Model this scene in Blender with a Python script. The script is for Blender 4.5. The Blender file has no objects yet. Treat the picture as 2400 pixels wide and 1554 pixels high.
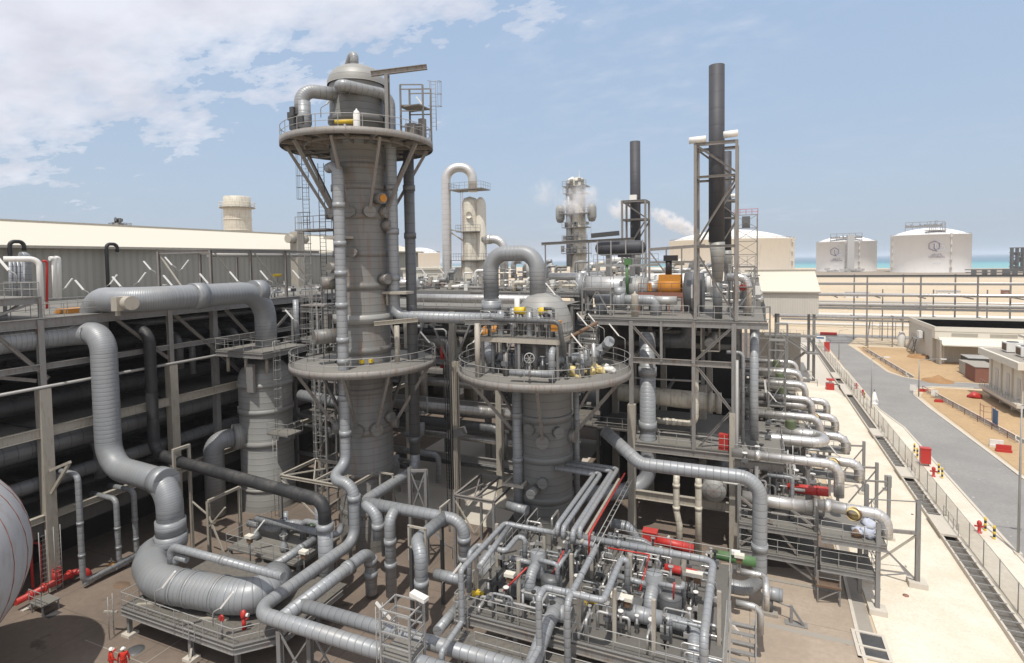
import bpy, math, random
from mathutils import Vector, Matrix
random.seed(7)
SC = bpy.context.scene
COL = SC.collection
# ---------------------------------------------------------------- survey: plant axes X (east), Y (north), Z up; eye 25 m above the paving
F, PITCH, ROLL, CY, AZ, EYE = 1320., .045, .015, 670., .402, 25.
_ca, _sa = math.cos(AZ), math.sin(AZ)
_R0 = Vector((_ca, _sa, 0)); FW = Vector((-_sa*math.cos(PITCH), _ca*math.cos(PITCH), -math.sin(PITCH)))
_D0 = FW.cross(_R0)
RR = math.cos(ROLL)*_R0 + math.sin(ROLL)*_D0
DD = -math.sin(ROLL)*_R0 + math.cos(ROLL)*_D0
C0 = Vector((0, 0, EYE))
def ray(x, y): return FW + RR*((x-1200)/F) + DD*((y-CY)/F)
def pz(x, y, z=0.):
    d = ray(x, y); return C0 + d*((z-EYE)/d.z)
def pX(x, y, v):
    d = ray(x, y); return C0 + d*(v/d.x)
def pY(x, y, v):
    d = ray(x, y); return C0 + d*(v/d.y)
def pD(x, y, t): return C0 + ray(x, y)*t
def ppm(p): return F/((Vector(p)-C0).dot(FW))
AX = {'x': Vector((1,0,0)), 'y': Vector((0,1,0)), 'z': Vector((0,0,1))}
def along(p, a, x, y):
    """slide from p along axis a to the place nearest the sight line (x, y)"""
    d = ray(x, y).normalized(); a = AX[a] if isinstance(a, str) else Vector(a).normalized(); w = Vector(p)-C0
    b = a.dot(d); den = 1-b*b
    t = (b*d.dot(w)-a.dot(w))/den
    return Vector(p)+a*t
def route(p, *legs):
    pts = [Vector(p)]
    for l in legs:
        if l[0] == 'd': pts.append(pts[-1]+Vector(l[1:]))
        elif len(l) == 2:
            q = pts[-1].copy(); q[{'x':0,'y':1,'z':2}[l[0]]] = l[1]; pts.append(q)
        else: pts.append(along(pts[-1], l[0], l[1], l[2]))
    return pts
# ---------------------------------------------------------------- materials
MATS = {}
def _nt(name):
    m = bpy.data.materials.new(name); m.use_nodes = True
    nt = m.node_tree; b = nt.nodes['Principled BSDF']; return m, nt, b
def _n(nt, t, **k):
    n = nt.nodes.new(t)
    for a, v in k.items():
        if a.startswith('i_'): n.inputs[a[2:].replace('_', ' ')].default_value = v
        else: setattr(n, a, v)
    return n
def _math(nt, op, a, b=None, c=None):
    n = nt.nodes.new('ShaderNodeMath'); n.operation = op
    for i, v in enumerate((a, b, c)):
        if v is None: continue
        if isinstance(v, (int, float)): n.inputs[i].default_value = v
        else: nt.links.new(v, n.inputs[i])
    return n.outputs[0]
def _mix(nt, f, a, b, blend='MIX'):
    n = nt.nodes.new('ShaderNodeMix'); n.data_type = 'RGBA'; n.blend_type = blend
    for i, v in ((0, f), (6, a), (7, b)):
        if isinstance(v, (int, float)): n.inputs[i].default_value = v
        elif isinstance(v, tuple): n.inputs[i].default_value = (*v, 1) if len(v) == 3 else v
        else: nt.links.new(v, n.inputs[i])
    return n.outputs[2]
def _ramp(nt, f, stops):
    n = nt.nodes.new('ShaderNodeValToRGB'); e = n.color_ramp.elements
    while len(e) < len(stops): e.new(.5)
    for el, (p, c) in zip(e, stops):
        el.position = p; el.color = (*c, 1) if isinstance(c, tuple) else (c, c, c, 1)
    nt.links.new(f, n.inputs[0]); return n.outputs[0]
def _noise(nt, vec, scale, detail=4, rough=.55):
    n = nt.nodes.new('ShaderNodeTexNoise'); n.inputs['Scale'].default_value = scale
    n.inputs['Detail'].default_value = detail; n.inputs['Roughness'].default_value = rough
    if vec is not None: nt.links.new(vec, n.inputs['Vector'])
    return n.outputs['Fac']
def _map(nt, vec, scale=(1,1,1), rot=(0,0,0)):
    n = nt.nodes.new('ShaderNodeMapping'); n.inputs['Scale'].default_value = scale; n.inputs['Rotation'].default_value = rot
    nt.links.new(vec, n.inputs['Vector']); return n.outputs[0]
def _geo(nt): return nt.nodes.new('ShaderNodeNewGeometry')
def _bump(nt, h, b, strength=.3, dist=.02):
    n = nt.nodes.new('ShaderNodeBump'); n.inputs['Strength'].default_value = strength; n.inputs['Distance'].default_value = dist
    nt.links.new(h, n.inputs['Height']); nt.links.new(n.outputs[0], b.inputs['Normal'])
def clad(name, col, metal=.16, rough=.42, ring=.9, dust=(.30,.275,.235), dustamt=.45, seam=.55, rust=0.):
    """sheet-metal cladding in hoops: seams run round the pipe at a pitch along it (uv.x = metres along)"""
    m, nt, b = _nt(name); uv = nt.nodes.new('ShaderNodeUVMap'); sep = nt.nodes.new('ShaderNodeSeparateXYZ'); nt.links.new(uv.outputs[0], sep.inputs[0])
    g = _geo(nt); pos = g.outputs['Position']
    fr = _math(nt, 'FRACT', _math(nt, 'DIVIDE', sep.outputs[0], ring))
    d = _math(nt, 'ABSOLUTE', _math(nt, 'SUBTRACT', fr, .5))            # .5 at the seam
    line = _ramp(nt, d, [(.455, 0.), (.49, 1.)])
    hoop = _math(nt, 'FLOOR', _math(nt, 'DIVIDE', sep.outputs[0], ring))
    wn = nt.nodes.new('ShaderNodeTexWhiteNoise'); wn.noise_dimensions = '1D'; nt.links.new(hoop, wn.inputs['W'])
    n1 = _noise(nt, pos, .55, 5); n2 = _noise(nt, _map(nt, pos, (3.2, 3.2, .35)), 1., 4, .6)
    f = _ramp(nt, _math(nt, 'MULTIPLY', n1, n2), [(.16, 0.), (.42, 1.)])
    up = nt.nodes.new('ShaderNodeSeparateXYZ'); nt.links.new(g.outputs['Normal'], up.inputs[0])
    flat = _ramp(nt, up.outputs[2], [(.35, .35), (.95, 1.)])            # dust settles on what faces up
    f = _math(nt, 'MULTIPLY', _math(nt, 'MULTIPLY', f, flat), dustamt)
    base = _mix(nt, _math(nt, 'MULTIPLY', wn.outputs[0], .16), col, tuple(c*.6 for c in col))
    c = _mix(nt, f, base, dust)
    if rust:
        r = _ramp(nt, n2, [(.5, 0.), (.66, 1.)]); c = _mix(nt, _math(nt, 'MULTIPLY', r, rust), c, (.2, .105, .055))
    c = _mix(nt, _math(nt, 'MULTIPLY', line, seam), c, tuple(x*.22 for x in col))
    nt.links.new(c, b.inputs['Base Color']); b.inputs['Metallic'].default_value = metal
    rr = _math(nt, 'ADD', _math(nt, 'MULTIPLY', n1, .22), rough-.1); nt.links.new(rr, b.inputs['Roughness'])
    prof = _math(nt, 'SUBTRACT', 1., _math(nt, 'POWER', _math(nt, 'MULTIPLY', d, 2.), 6.))
    _bump(nt, _math(nt, 'ADD', prof, _math(nt, 'MULTIPLY', n1, .25)), b, .55, .025)
    MATS[name] = m
def paint(name, col, rough=.5, metal=0., var=.25, rust=0., scale=1.2, dust=.25, rustcol=(.17,.09,.05), dustcol=(.31,.275,.225), rustlo=.52):
    m, nt, b = _nt(name); g = _geo(nt); pos = g.outputs['Position']
    n1 = _noise(nt, pos, scale, 5); n2 = _noise(nt, _map(nt, pos, (2.5,2.5,.5)), scale*1.6, 5, .65)
    c = _mix(nt, _math(nt, 'MULTIPLY', n1, var), col, tuple(x*.5 for x in col))
    up = nt.nodes.new('ShaderNodeSeparateXYZ'); nt.links.new(g.outputs['Normal'], up.inputs[0])
    f = _math(nt, 'MULTIPLY', _ramp(nt, up.outputs[2], [(.3, .25), (.9, 1.)]), dust)
    c = _mix(nt, _math(nt, 'MULTIPLY', f, _ramp(nt, n2, [(.3, .3), (.6, 1.)])), c, dustcol)
    if rust:
        r = _ramp(nt, n2, [(rustlo, 0.), (rustlo+.12, 1.)]); c = _mix(nt, _math(nt, 'MULTIPLY', r, rust), c, rustcol)
    nt.links.new(c, b.inputs['Base Color']); b.inputs['Metallic'].default_value = metal
    nt.links.new(_math(nt, 'ADD', _math(nt, 'MULTIPLY', n2, .3), rough-.15), b.inputs['Roughness'])
    _bump(nt, n2, b, .12, .01)
    MATS[name] = m
def sheet(name, col, axis, pitch=.3, depth=.03, dirt=.15):
    """profiled wall sheeting with ribs; axis = the horizontal axis across the ribs"""
    m, nt, b = _nt(name); g = _geo(nt); pos = g.outputs['Position']
    sep = nt.nodes.new('ShaderNodeSeparateXYZ'); nt.links.new(pos, sep.inputs[0])
    w = _math(nt, 'PINGPONG', sep.outputs[axis], pitch/2)
    h = _ramp(nt, _math(nt, 'DIVIDE', w, pitch/2), [(.3, 0.), (.5, 1.)])
    n2 = _noise(nt, _map(nt, pos, (.6,.6,.12)), 1., 5, .6)
    c = _mix(nt, _math(nt, 'MULTIPLY', _ramp(nt, n2, [(.35, 0.), (.7, 1.)]), dirt), col, tuple(x*.6 for x in col))
    c = _mix(nt, _math(nt, 'MULTIPLY', _math(nt, 'SUBTRACT', 1., h), .25), c, tuple(x*.55 for x in col))
    nt.links.new(c, b.inputs['Base Color']); b.inputs['Roughness'].default_value = .6
    _bump(nt, h, b, .6, depth)
    MATS[name] = m
def ground(name, c1, c2, s1, s2, rough=.95, spots=None, joints=None, bump=.3):
    m, nt, b = _nt(name); g = _geo(nt); pos = g.outputs['Position']
    n1 = _noise(nt, pos, s1, 6, .6); n2 = _noise(nt, pos, s2, 4, .7)
    f = _ramp(nt, n1, [(.35, 0.), (.65, 1.)])
    c = _mix(nt, f, c1, c2)
    c = _mix(nt, _math(nt, 'MULTIPLY', _ramp(nt, n2, [(.38, 0.), (.62, 1.)]), .35), c, tuple(x*.62 for x in c1))
    if spots:
        col, sc, lo = spots; n3 = _noise(nt, pos, sc, 3, .5); c = _mix(nt, _ramp(nt, n3, [(lo, 0.), (lo+.06, .8)]), c, col)
    if joints:
        sp = nt.nodes.new('ShaderNodeSeparateXYZ'); nt.links.new(pos, sp.inputs[0])
        for i in (0, 1):
            q = _math(nt, 'PINGPONG', sp.outputs[i], joints/2)
            c = _mix(nt, _ramp(nt, q, [(.015, .7), (.03, 0.)]), c, tuple(x*.35 for x in c1))
    nt.links.new(c, b.inputs['Base Color']); b.inputs['Roughness'].default_value = rough; b.inputs['Specular IOR Level'].default_value = .2
    _bump(nt, n2, b, bump, .03)
    MATS[name] = m
clad('grey', (.30,.315,.33), ring=.5, seam=.65, rough=.42); clad('greyfine', (.29,.305,.32), ring=.34, seam=.7, rough=.42)
clad('tower', (.20,.20,.19), ring=.62, dustamt=.4, rust=.4, rough=.5, metal=.15)
clad('tower2', (.185,.19,.185), ring=.62, dustamt=.3, rust=.12, rough=.5, metal=.15)
clad('vessel', (.31,.31,.295), ring=.62, dustamt=.5, rough=.5, metal=.1)
clad('silver', (.68,.66,.63), metal=.75, rough=.38, ring=.9, dustamt=.25, seam=.35)
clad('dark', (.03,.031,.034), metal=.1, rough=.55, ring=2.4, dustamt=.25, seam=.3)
clad('cream', (.62,.58,.48), metal=.1, rough=.5, ring=1.0, dustamt=.35, seam=.3, rust=.35)
clad('stack', (.062,.063,.072), metal=.15, rough=.6, ring=1.4, dustamt=.05, seam=.25)
clad('darkgrey', (.12,.125,.13), ring=.9, dustamt=.3)
paint('steel', (.25,.25,.245), .55, .1, .3, .35); paint('steelrust', (.26,.25,.235), .6, .1, .3, .5, rustlo=.52)
paint('beige', (.42,.39,.33), .6, 0, .25, .25); paint('rail', (.36,.36,.35), .5, .15, .2, .15)
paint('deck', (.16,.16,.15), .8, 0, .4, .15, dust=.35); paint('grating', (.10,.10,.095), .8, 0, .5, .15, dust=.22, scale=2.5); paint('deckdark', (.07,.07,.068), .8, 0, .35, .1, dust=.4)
paint('concrete', (.34,.31,.27), .85, 0, .35, 0); paint('palecon', (.62,.57,.49), .85, 0, .2, 0)
paint('white', (.78,.77,.73), .5, 0, .1, .08); paint('whitebright', (.85,.84,.8), .4, 0, .05)
paint('red', (.5,.025,.02), .45, 0, .2, 0, dust=.15); paint('green', (.07,.19,.06), .5, 0, .3, 0, dust=.3); paint('olive', (.07,.1,.04), .6, 0, .3, .3, dust=.3)
paint('orange', (.62,.25,.02), .7, 0, .4, .25, scale=3); paint('yellow', (.75,.52,.02), .5, 0, .2, 0); paint('blue', (.03,.12,.28), .5)
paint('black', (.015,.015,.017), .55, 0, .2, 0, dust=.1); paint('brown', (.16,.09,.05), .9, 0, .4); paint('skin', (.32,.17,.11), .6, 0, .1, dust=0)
paint('coverall', (.6,.03,.012), .8, 0, .3, 0, dust=0); paint('creamwall', (.74,.70,.60), .8, 0, .15); paint('pinkwhite', (.6,.57,.52), .7, 0, .2, .2, scale=.15)
paint('rustred', (.3,.12,.08), .7, 0, .4, .3); paint('tankwhite', (.88,.87,.85), .55, 0, .06, .03, scale=.05, dust=.02); paint('tankrust', (.88,.86,.81), .7, 0, .1, .15, scale=.1, rustlo=.58)
paint('logodark', (.09,.06,.12), .6, 0, .05, dust=0); paint('logogrey', (.45,.48,.56), .6, 0, .05, dust=0)
paint('bag', (.42,.46,.42), .7, 0, .3, dust=.1); paint('bagyellow', (.75,.6,.26), .7, 0, .25, dust=0); paint('silverpaint', (.55,.55,.54), .4, .5, .2, .1)
sheet('wallsheet', (.34,.325,.28), 1, .9, .05); sheet('roofsheet', (.62,.58,.48), 1, .6, .03, .05); sheet('shelterwall', (.60,.57,.50), 0, .3, .03)
ground('paving', (.225,.178,.142), (.155,.125,.102), .16, 2.6, joints=6., spots=((.085,.068,.055), .45, .66)); ground('paving_lit', (.42,.345,.27), (.33,.27,.21), .2, 2.6, joints=7., spots=((.2,.16,.12), .5, .68))  # second paving is a lighter copy, with light painted into its colour
ground('gravel', (.76,.69,.58), (.66,.58,.46), .35, 5.5, spots=((.46,.38,.29), 9., .66), bump=1.)
ground('asphalt', (.30,.29,.275), (.25,.24,.23), .15, 3., spots=((.4,.38,.35), 1.3, .69))
ground('sand', (.50,.35,.2), (.42,.29,.165), .08, 1.4, spots=((.36,.25,.15),.9,.62)); ground('desert', (.60,.49,.35), (.53,.43,.30), .012, .2)
ground('verge', (.72,.66,.56), (.6,.53,.43), .15, 2.); ground('soil', (.4,.24,.12), (.32,.18,.08), .4, 3.)
ground('shore', (.33,.27,.2), (.25,.21,.17), .02, .2)
def fence_mesh():
    m, nt, b = _nt('chainlink'); g = _geo(nt)
    sp = nt.nodes.new('ShaderNodeSeparateXYZ'); nt.links.new(g.outputs['Position'], sp.inputs[0])
    a = _math(nt, 'ADD', sp.outputs[1], sp.outputs[2]); c = _math(nt, 'SUBTRACT', sp.outputs[1], sp.outputs[2])
    s = .09
    l1 = _math(nt, 'LESS_THAN', _math(nt, 'PINGPONG', a, s/2), .006); l2 = _math(nt, 'LESS_THAN', _math(nt, 'PINGPONG', c, s/2), .006)
    al = _math(nt, 'MAXIMUM', l1, l2); nt.links.new(al, b.inputs['Alpha'])
    b.inputs['Base Color'].default_value = (.5,.47,.42,1); b.inputs['Roughness'].default_value = .5
    MATS['chainlink'] = m
fence_mesh()
def water():
    m, nt, b = _nt('seawater'); g = _geo(nt); sp = nt.nodes.new('ShaderNodeSeparateXYZ'); nt.links.new(g.outputs['Position'], sp.inputs[0])
    n = _noise(nt, _map(nt, g.outputs['Position'], (.0004,.0016,1.)), 1., 4)
    d = _math(nt, 'ADD', _math(nt, 'ADD', sp.outputs[1], _math(nt, 'MULTIPLY', sp.outputs[0], .25)), _math(nt, 'MULTIPLY', n, 900.))
    c = _ramp(nt, _math(nt, 'DIVIDE', d, 8000.), [(.21, (.20,.40,.40)), (.29, (.10,.33,.36)), (.38, (.045,.15,.22)), (.6, (.05,.12,.2))])
    nt.links.new(c, b.inputs['Base Color']); b.inputs['Roughness'].default_value = .45; b.inputs['Specular IOR Level'].default_value = .25
    _bump(nt, _noise(nt, g.outputs['Position'], .3, 3), b, .3, .3)
    MATS['seawater'] = m
water()
# ---------------------------------------------------------------- mesh builder
def _perp(d):
    d = Vector(d).normalized(); a = Vector((0,0,1)) if abs(d.z) < .95 else Vector((0,1,0))
    s = d.cross(a).normalized(); return s, s.cross(d).normalized()
def smooth_path(pts, rb, seg=8):
    """round the corners of a polyline; returns (point, in_bend)"""
    pts = [Vector(p) for p in pts]; out = [(pts[0], False)]
    for i in range(1, len(pts)-1):
        a, p, b = pts[i-1], pts[i], pts[i+1]; u = (a-p); v = (b-p); lu, lv = u.length, v.length
        if lu < 1e-6 or lv < 1e-6: continue
        u /= lu; v /= lv; ang = u.angle(v)
        if ang > math.pi-.02: out.append((p, False)); continue
        t = min(rb/math.tan(ang/2), lu*.499, lv*.499); r = t*math.tan(ang/2)
        c = p+(u+v).normalized()*(r/math.sin(ang/2)); s0 = p+u*t-c; s1 = p+v*t-c; tot = math.pi-ang
        ax = s0.cross(s1)
        if ax.length < 1e-9: out.append((p, False)); continue
        ax.normalize(); k = max(2, int(seg*tot/1.57+.5))
        for j in range(k+1): out.append((c+Matrix.Rotation(tot*j/k, 3, ax)@s0, True if 0 < j else False))
    out.append((pts[-1], False)); return out
class MB:
    def __init__(s): s.v = []; s.f = []; s.uv = {}; s.sm = set()
    def quad_uv(s, f, uvs): s.uv[len(s.f)] = uvs; s.f.append(f)
    def box(s, a, b):
        (x0,y0,z0), (x1,y1,z1) = a, b; x0,x1 = sorted((x0,x1)); y0,y1 = sorted((y0,y1)); z0,z1 = sorted((z0,z1)); n = len(s.v)
        s.v += [Vector(p) for p in ((x0,y0,z0),(x1,y0,z0),(x1,y1,z0),(x0,y1,z0),(x0,y0,z1),(x1,y0,z1),(x1,y1,z1),(x0,y1,z1))]
        s.f += [tuple(n+i for i in q) for q in ((3,2,1,0),(4,5,6,7),(0,1,5,4),(1,2,6,5),(2,3,7,6),(3,0,4,7))]; return s
    def cbox(s, c, sx, sy, sz): return s.box((c[0]-sx/2,c[1]-sy/2,c[2]-sz/2), (c[0]+sx/2,c[1]+sy/2,c[2]+sz/2))
    def bar(s, p, q, w, h=None, up=None):
        """square bar from p to q"""
        p, q = Vector(p), Vector(q); h = h or w; d = q-p
        if d.length < 1e-5: return s
        a, b = _perp(d)
        if up is not None:
            b = Vector(up); a = d.normalized().cross(b).normalized(); b = a.cross(d.normalized())
        n = len(s.v)
        for e in (p, q):
            for i, j in ((-1,-1),(1,-1),(1,1),(-1,1)): s.v.append(e+a*(i*w/2)+b*(j*h/2))
        s.f += [tuple(n+i for i in t) for t in ((0,1,2,3),(7,6,5,4),(0,4,5,1),(1,5,6,2),(2,6,7,3),(3,7,4,0))]; return s
    def ibeam(s, p, q, w=.25, h=.3, t=.03, side=None):
        """rolled I section; flanges lie across the web"""
        p, q = Vector(p), Vector(q); d = (q-p).normalized()
        if side is not None: a = Vector(side).normalized(); b = d.cross(a).normalized()
        else: a, b = _perp(d)
        pr = [(-w/2,-h/2),(w/2,-h/2),(w/2,-h/2+t),(t/2,-h/2+t),(t/2,h/2-t),(w/2,h/2-t),(w/2,h/2),(-w/2,h/2),(-w/2,h/2-t),(-t/2,h/2-t),(-t/2,-h/2+t),(-w/2,-h/2+t)]
        n = len(s.v); k = len(pr)
        for e in (p, q):
            for x, y in pr: s.v.append(e+a*x+b*y)
        for i in range(k): s.f.append((n+i, n+(i+1)%k, n+k+(i+1)%k, n+k+i))
        for o in (0, k):
            for t4 in ((0,1,2,11),(5,6,7,8),(3,4,9,10)): s.f.append(tuple(n+o+i for i in t4))
        return s
    def tube(s, pts, r, seg=14, rb=None, caps=True, bend_seg=9, u0=0., tight=2.6):
        pts = [Vector(p) for p in pts]
        path = smooth_path(pts, rb if rb is not None else r*2.6, bend_seg) if len(pts) > 2 and rb != 0 else [(p, False) for p in pts]
        P = [path[0][0]]; B = [False]
        for p, b in path[1:]:
            if (p-P[-1]).length > 1e-4: P.append(p); B.append(b)
        if len(P) < 2: return s
        rs = r if isinstance(r, (list, tuple)) else None
        T = []
        for i in range(len(P)):
            t = (P[min(i+1,len(P)-1)]-P[max(i-1,0)]); T.append(t.normalized())
        a, _b = _perp(T[0]); n0 = len(s.v); u = u0; U = []
        for i, p in enumerate(P):
            if i:
                ax = T[i-1].cross(T[i])
                if ax.length > 1e-8: a = Matrix.Rotation(T[i-1].angle(T[i]), 3, ax.normalized())@a
                u += (p-P[i-1]).length*(tight if B[i] else 1.)
            U.append(u); c = T[i].cross(a).normalized(); rad = rs[min(i,len(rs)-1)] if rs else r
            for k in range(seg):
                an = 2*math.pi*k/seg; s.v.append(p+(a*math.cos(an)+c*math.sin(an))*rad)
        for i in range(len(P)-1):
            for k in range(seg):
                k2 = (k+1)%seg; f = (n0+i*seg+k, n0+i*seg+k2, n0+(i+1)*seg+k2, n0+(i+1)*seg+k)
                s.sm.add(len(s.f)); s.quad_uv(f, ((U[i],k/seg),(U[i],(k+1)/seg),(U[i+1],(k+1)/seg),(U[i+1],k/seg)))
        if caps:
            s.f.append(tuple(n0+k for k in reversed(range(seg)))); e = n0+(len(P)-1)*seg; s.f.append(tuple(e+k for k in range(seg)))
        return s
    def cyl(s, p, q, r, seg=16): return s.tube([p, q], r, seg)
    def cone(s, p, q, r0, r1, seg=16): return s.tube([p, q], [r0, r1], seg)
    def lathe(s, c, prof, seg=28, axis=(0,0,1), a0=0., a1=2*math.pi):
        """prof: (radius, height) pairs turned about axis through c"""
        c = Vector(c); ax = Vector(axis).normalized(); a, b = _perp(ax); n = len(s.v); full = abs(a1-a0-2*math.pi) < 1e-6
        cnt = seg if full else seg+1; u = 0; U = []
        for i, (r, h) in enumerate(prof):
            if i: u += math.hypot(r-prof[i-1][0], h-prof[i-1][1])
            U.append(u)
            for k in range(cnt):
                an = a0+(a1-a0)*k/seg; s.v.append(c+ax*h+(a*math.cos(an)+b*math.sin(an))*r)
        for i in range(len(prof)-1):
            for k in range(seg):
                k2 = (k+1) % cnt if full else k+1
                s.sm.add(len(s.f)); s.quad_uv((n+i*cnt+k, n+i*cnt+k2, n+(i+1)*cnt+k2, n+(i+1)*cnt+k), ((U[i],k/seg),(U[i],(k+1)/seg),(U[i+1],(k+1)/seg),(U[i+1],k/seg)))
        return s
    def rail(s, pts, h=1.1, step=1.5, r=.028, mid=True, closed=False, seg=5, toe=0.):
        pts = [Vector(p) for p in pts]
        if closed: pts.append(pts[0])
        Zv = Vector((0,0,1))
        for i in range(len(pts)-1):
            a, b = pts[i], pts[i+1]; L = (b-a).length; k = max(1, round(L/step))
            s.tube([a+Zv*h, b+Zv*h], r, seg, caps=False)
            if mid: s.tube([a+Zv*h*.52, b+Zv*h*.52], r*.85, seg, caps=False)
            if toe: s.bar(a+Zv*toe/2, b+Zv*toe/2, .012, toe, up=(0,0,1))
            for j in range(k+1 if i == len(pts)-2 else k):
                p = a+(b-a)*(j/k); s.tube([p, p+Zv*h], r, seg, caps=False)
        return s
    def ring_rail(s, c, R, h=1.1, n=32, a0=0., a1=2*math.pi, r=.03, toe=.12, post=2):
        c = Vector(c); P = [c+Vector((math.cos(a0+(a1-a0)*i/n)*R, math.sin(a0+(a1-a0)*i/n)*R, 0)) for i in range(n+1)]; Zv = Vector((0,0,1))
        for hh, rr in ((h, r), (h*.52, r*.8)):
            s.tube([p+Zv*hh for p in P], rr, 5, rb=0, caps=False)
        for i, p in enumerate(P):
            if i % post == 0: s.tube([p, p+Zv*h], r, 5, caps=False)
        return s
    def ladder(s, p, q, side, w=.45, cage=None, step=.35, cage_r=.38):
        """rungs between two stringers from p (low) to q; cage = outward direction"""
        p, q = Vector(p), Vector(q); sd = Vector(side).normalized()*(w/2); d = q-p; L = d.length
        for k in (-1, 1): s.tube([p+sd*k, q+sd*k], .03, 5)
        n = int(L/step)
        for i in range(1, n): s.tube([p+d*(i/n)-sd, p+d*(i/n)+sd], .014, 4, caps=False)
        if cage is not None:
            o = Vector(cage).normalized(); sdn = sd.normalized()
            hoops = max(2, int((L-2.2)/.9)); H0 = []
            for i in range(hoops+1):
                m = p+d.normalized()*(2.2+(L-2.2)*i/hoops); pts = []
                for j in range(9):
                    an = math.pi*j/8; pts.append(m+sdn*(math.cos(an)*cage_r)+o*(math.sin(an)*cage_r*1.7))
                s.tube(pts, .022, 4, rb=0, caps=False); H0.append(pts)
            for j in (1, 3, 4, 5, 7): s.tube([H0[0][j], H0[-1][j]], .016, 4, caps=False)
        return s
    def blob(s, c, rx, ry, rz, seed=0, n=10, m=7, rough=.15):
        rnd = random.Random(seed); c = Vector(c); n0 = len(s.v); ph = [rnd.uniform(0, 6.28) for _ in range(6)]
        for i in range(m+1):
            th = math.pi*i/m
            for k in range(n):
                an = 2*math.pi*k/n; q = 1+rough*(math.sin(2*an+ph[0]+th*2)+math.sin(3*an+ph[1]-th*3)*.7+math.sin(5*th+ph[2])*.4)
                s.v.append(c+Vector((math.sin(th)*math.cos(an)*rx*q, math.sin(th)*math.sin(an)*ry*q, math.cos(th)*rz*q)))
        for i in range(m):
            for k in range(n):
                s.sm.add(len(s.f)); s.f.append((n0+i*n+k, n0+(i+1)*n+k, n0+(i+1)*n+(k+1)%n, n0+i*n+(k+1)%n))
        return s
    def poly(s, pts, z0, z1):
        """prism over a plan outline"""
        n = len(s.v); k = len(pts)
        for z in (z0, z1): s.v += [Vector((p[0], p[1], z)) for p in pts]
        s.f.append(tuple(n+i for i in reversed(range(k)))); s.f.append(tuple(n+k+i for i in range(k)))
        for i in range(k): s.f.append((n+i, n+(i+1)%k, n+k+(i+1)%k, n+k+i))
        return s
    def sheetz(s, pts, z):
        n = len(s.v); s.v += [Vector((p[0], p[1], z)) for p in pts]; s.f.append(tuple(range(n, n+len(pts)))); return s
    def build(s, name, mat, parent=None, origin=None):
        if not s.v: return None
        if parent is not None: o0 = WORLD.get(parent.name, Vector((0,0,0)))
        elif origin is not None: o0 = Vector(origin)
        else:
            xs = [v.x for v in s.v]; ys = [v.y for v in s.v]; o0 = Vector(((min(xs)+max(xs))/2, (min(ys)+max(ys))/2, min(v.z for v in s.v)))
        me = bpy.data.meshes.new(name); me.from_pydata([v-o0 for v in s.v], [], s.f)
        if s.uv:
            ul = me.uv_layers.new(name='UVMap').data
            for p in me.polygons:
                t = s.uv.get(p.index)
                if t:
                    for li, c in zip(p.loop_indices, t): ul[li].uv = c
        me.polygons.foreach_set('use_smooth', [i in s.sm for i in range(len(s.f))])
        me.materials.append(MATS[mat]); me.update()
        o = bpy.data.objects.new(name, me); COL.objects.link(o)
        if parent is not None: o.parent = parent
        else: o.location = o0
        WORLD[o.name] = o0
        return o
WORLD = {}
def squash(objs, z0, k):
    """bring everything above z0 down by the factor k (survey correction)"""
    for o in objs:
        if o.type == 'MESH':
            a = WORLD[o.name].z
            for v in o.data.vertices:
                w = v.co.z+a
                if w > z0: v.co.z = z0+(w-z0)*k-a
    for o in objs:
        if o.parent is None and o.location.z > z0:
            d = o.location.z-(z0+(o.location.z-z0)*k); o.location.z -= d
            for q in [o]+list(o.children_recursive):
                if q.type == 'MESH':
                    for v in q.data.vertices: v.co.z += d
def tag(o, label, cat, group=None):
    o['label'] = label; o['category'] = cat
    if group: o['group'] = group
    return o
def thing(name, label, cat, loc, group=None):
    o = bpy.data.objects.new(name, None); COL.objects.link(o); o.location = loc; o.empty_display_size = .3
    WORLD[o.name] = Vector(loc); return tag(o, label, cat, group)
def kind(o, k): o['kind'] = k; return o
def copy_tree(o, loc, label=None, rz=0.):
    c = o.copy(); COL.objects.link(c); c.location = loc; c.rotation_euler = (0, 0, rz)
    if label: c['label'] = label
    for ch in [x for x in o.children]:
        d = ch.copy(); COL.objects.link(d); d.parent = c
        for g in [x for x in ch.children]:
            e = g.copy(); COL.objects.link(e); e.parent = d
    return c
def one(name, mb, mat, label, cat, group=None): return tag(mb.build(name, mat), label, cat, group)
def pipe(label, pts, d, mat='grey', rb=None, bands=(), group=None, name='pipe', cat='pipe', seg=16, bandmat=None, flange_ends=False, supports=()):
    """a pipe run: sheathed tube, with raised collars at fractions or points of the run as parts"""
    r = d/2; t = thing(name, label, cat, Vector(pts[0]), group)
    MB().tube(pts, r, seg, rb if rb is not None else d*1.25).build('tube', mat, t)
    for i, f in bands:
        a, b = Vector(pts[i]), Vector(pts[i+1]); p = a+(b-a)*f; u = (b-a).normalized()
        MB().tube([p-u*d*.28, p+u*d*.28], r*1.14, seg).build('collar', bandmat or mat, t)
    for p, w in supports:
        MB().cbox((p[0], p[1], p[2]/2-r*.5), w, w, p[2]-r).build('support_leg', 'steel', t)
    return t
def lamp(label, base, tube_c, tilt, group=None, L=1.3):
    """fluorescent work light: swan pole with a slanting tube"""
    base = Vector(base); c = Vector(tube_c); t = thing('tube_light', label, 'lamp', base, group); dv = Vector(tilt).normalized()
    lo = c-dv*L/2
    MB().tube([base, Vector((base.x, base.y, base.z+(lo.z-base.z)*.75)), lo], .035, 5, .25).build('pole', 'rail', t)
    MB().bar(c-dv*L/2, c+dv*L/2, .17, .1).build('tube_housing', 'whitebright', t)
    return t
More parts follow.
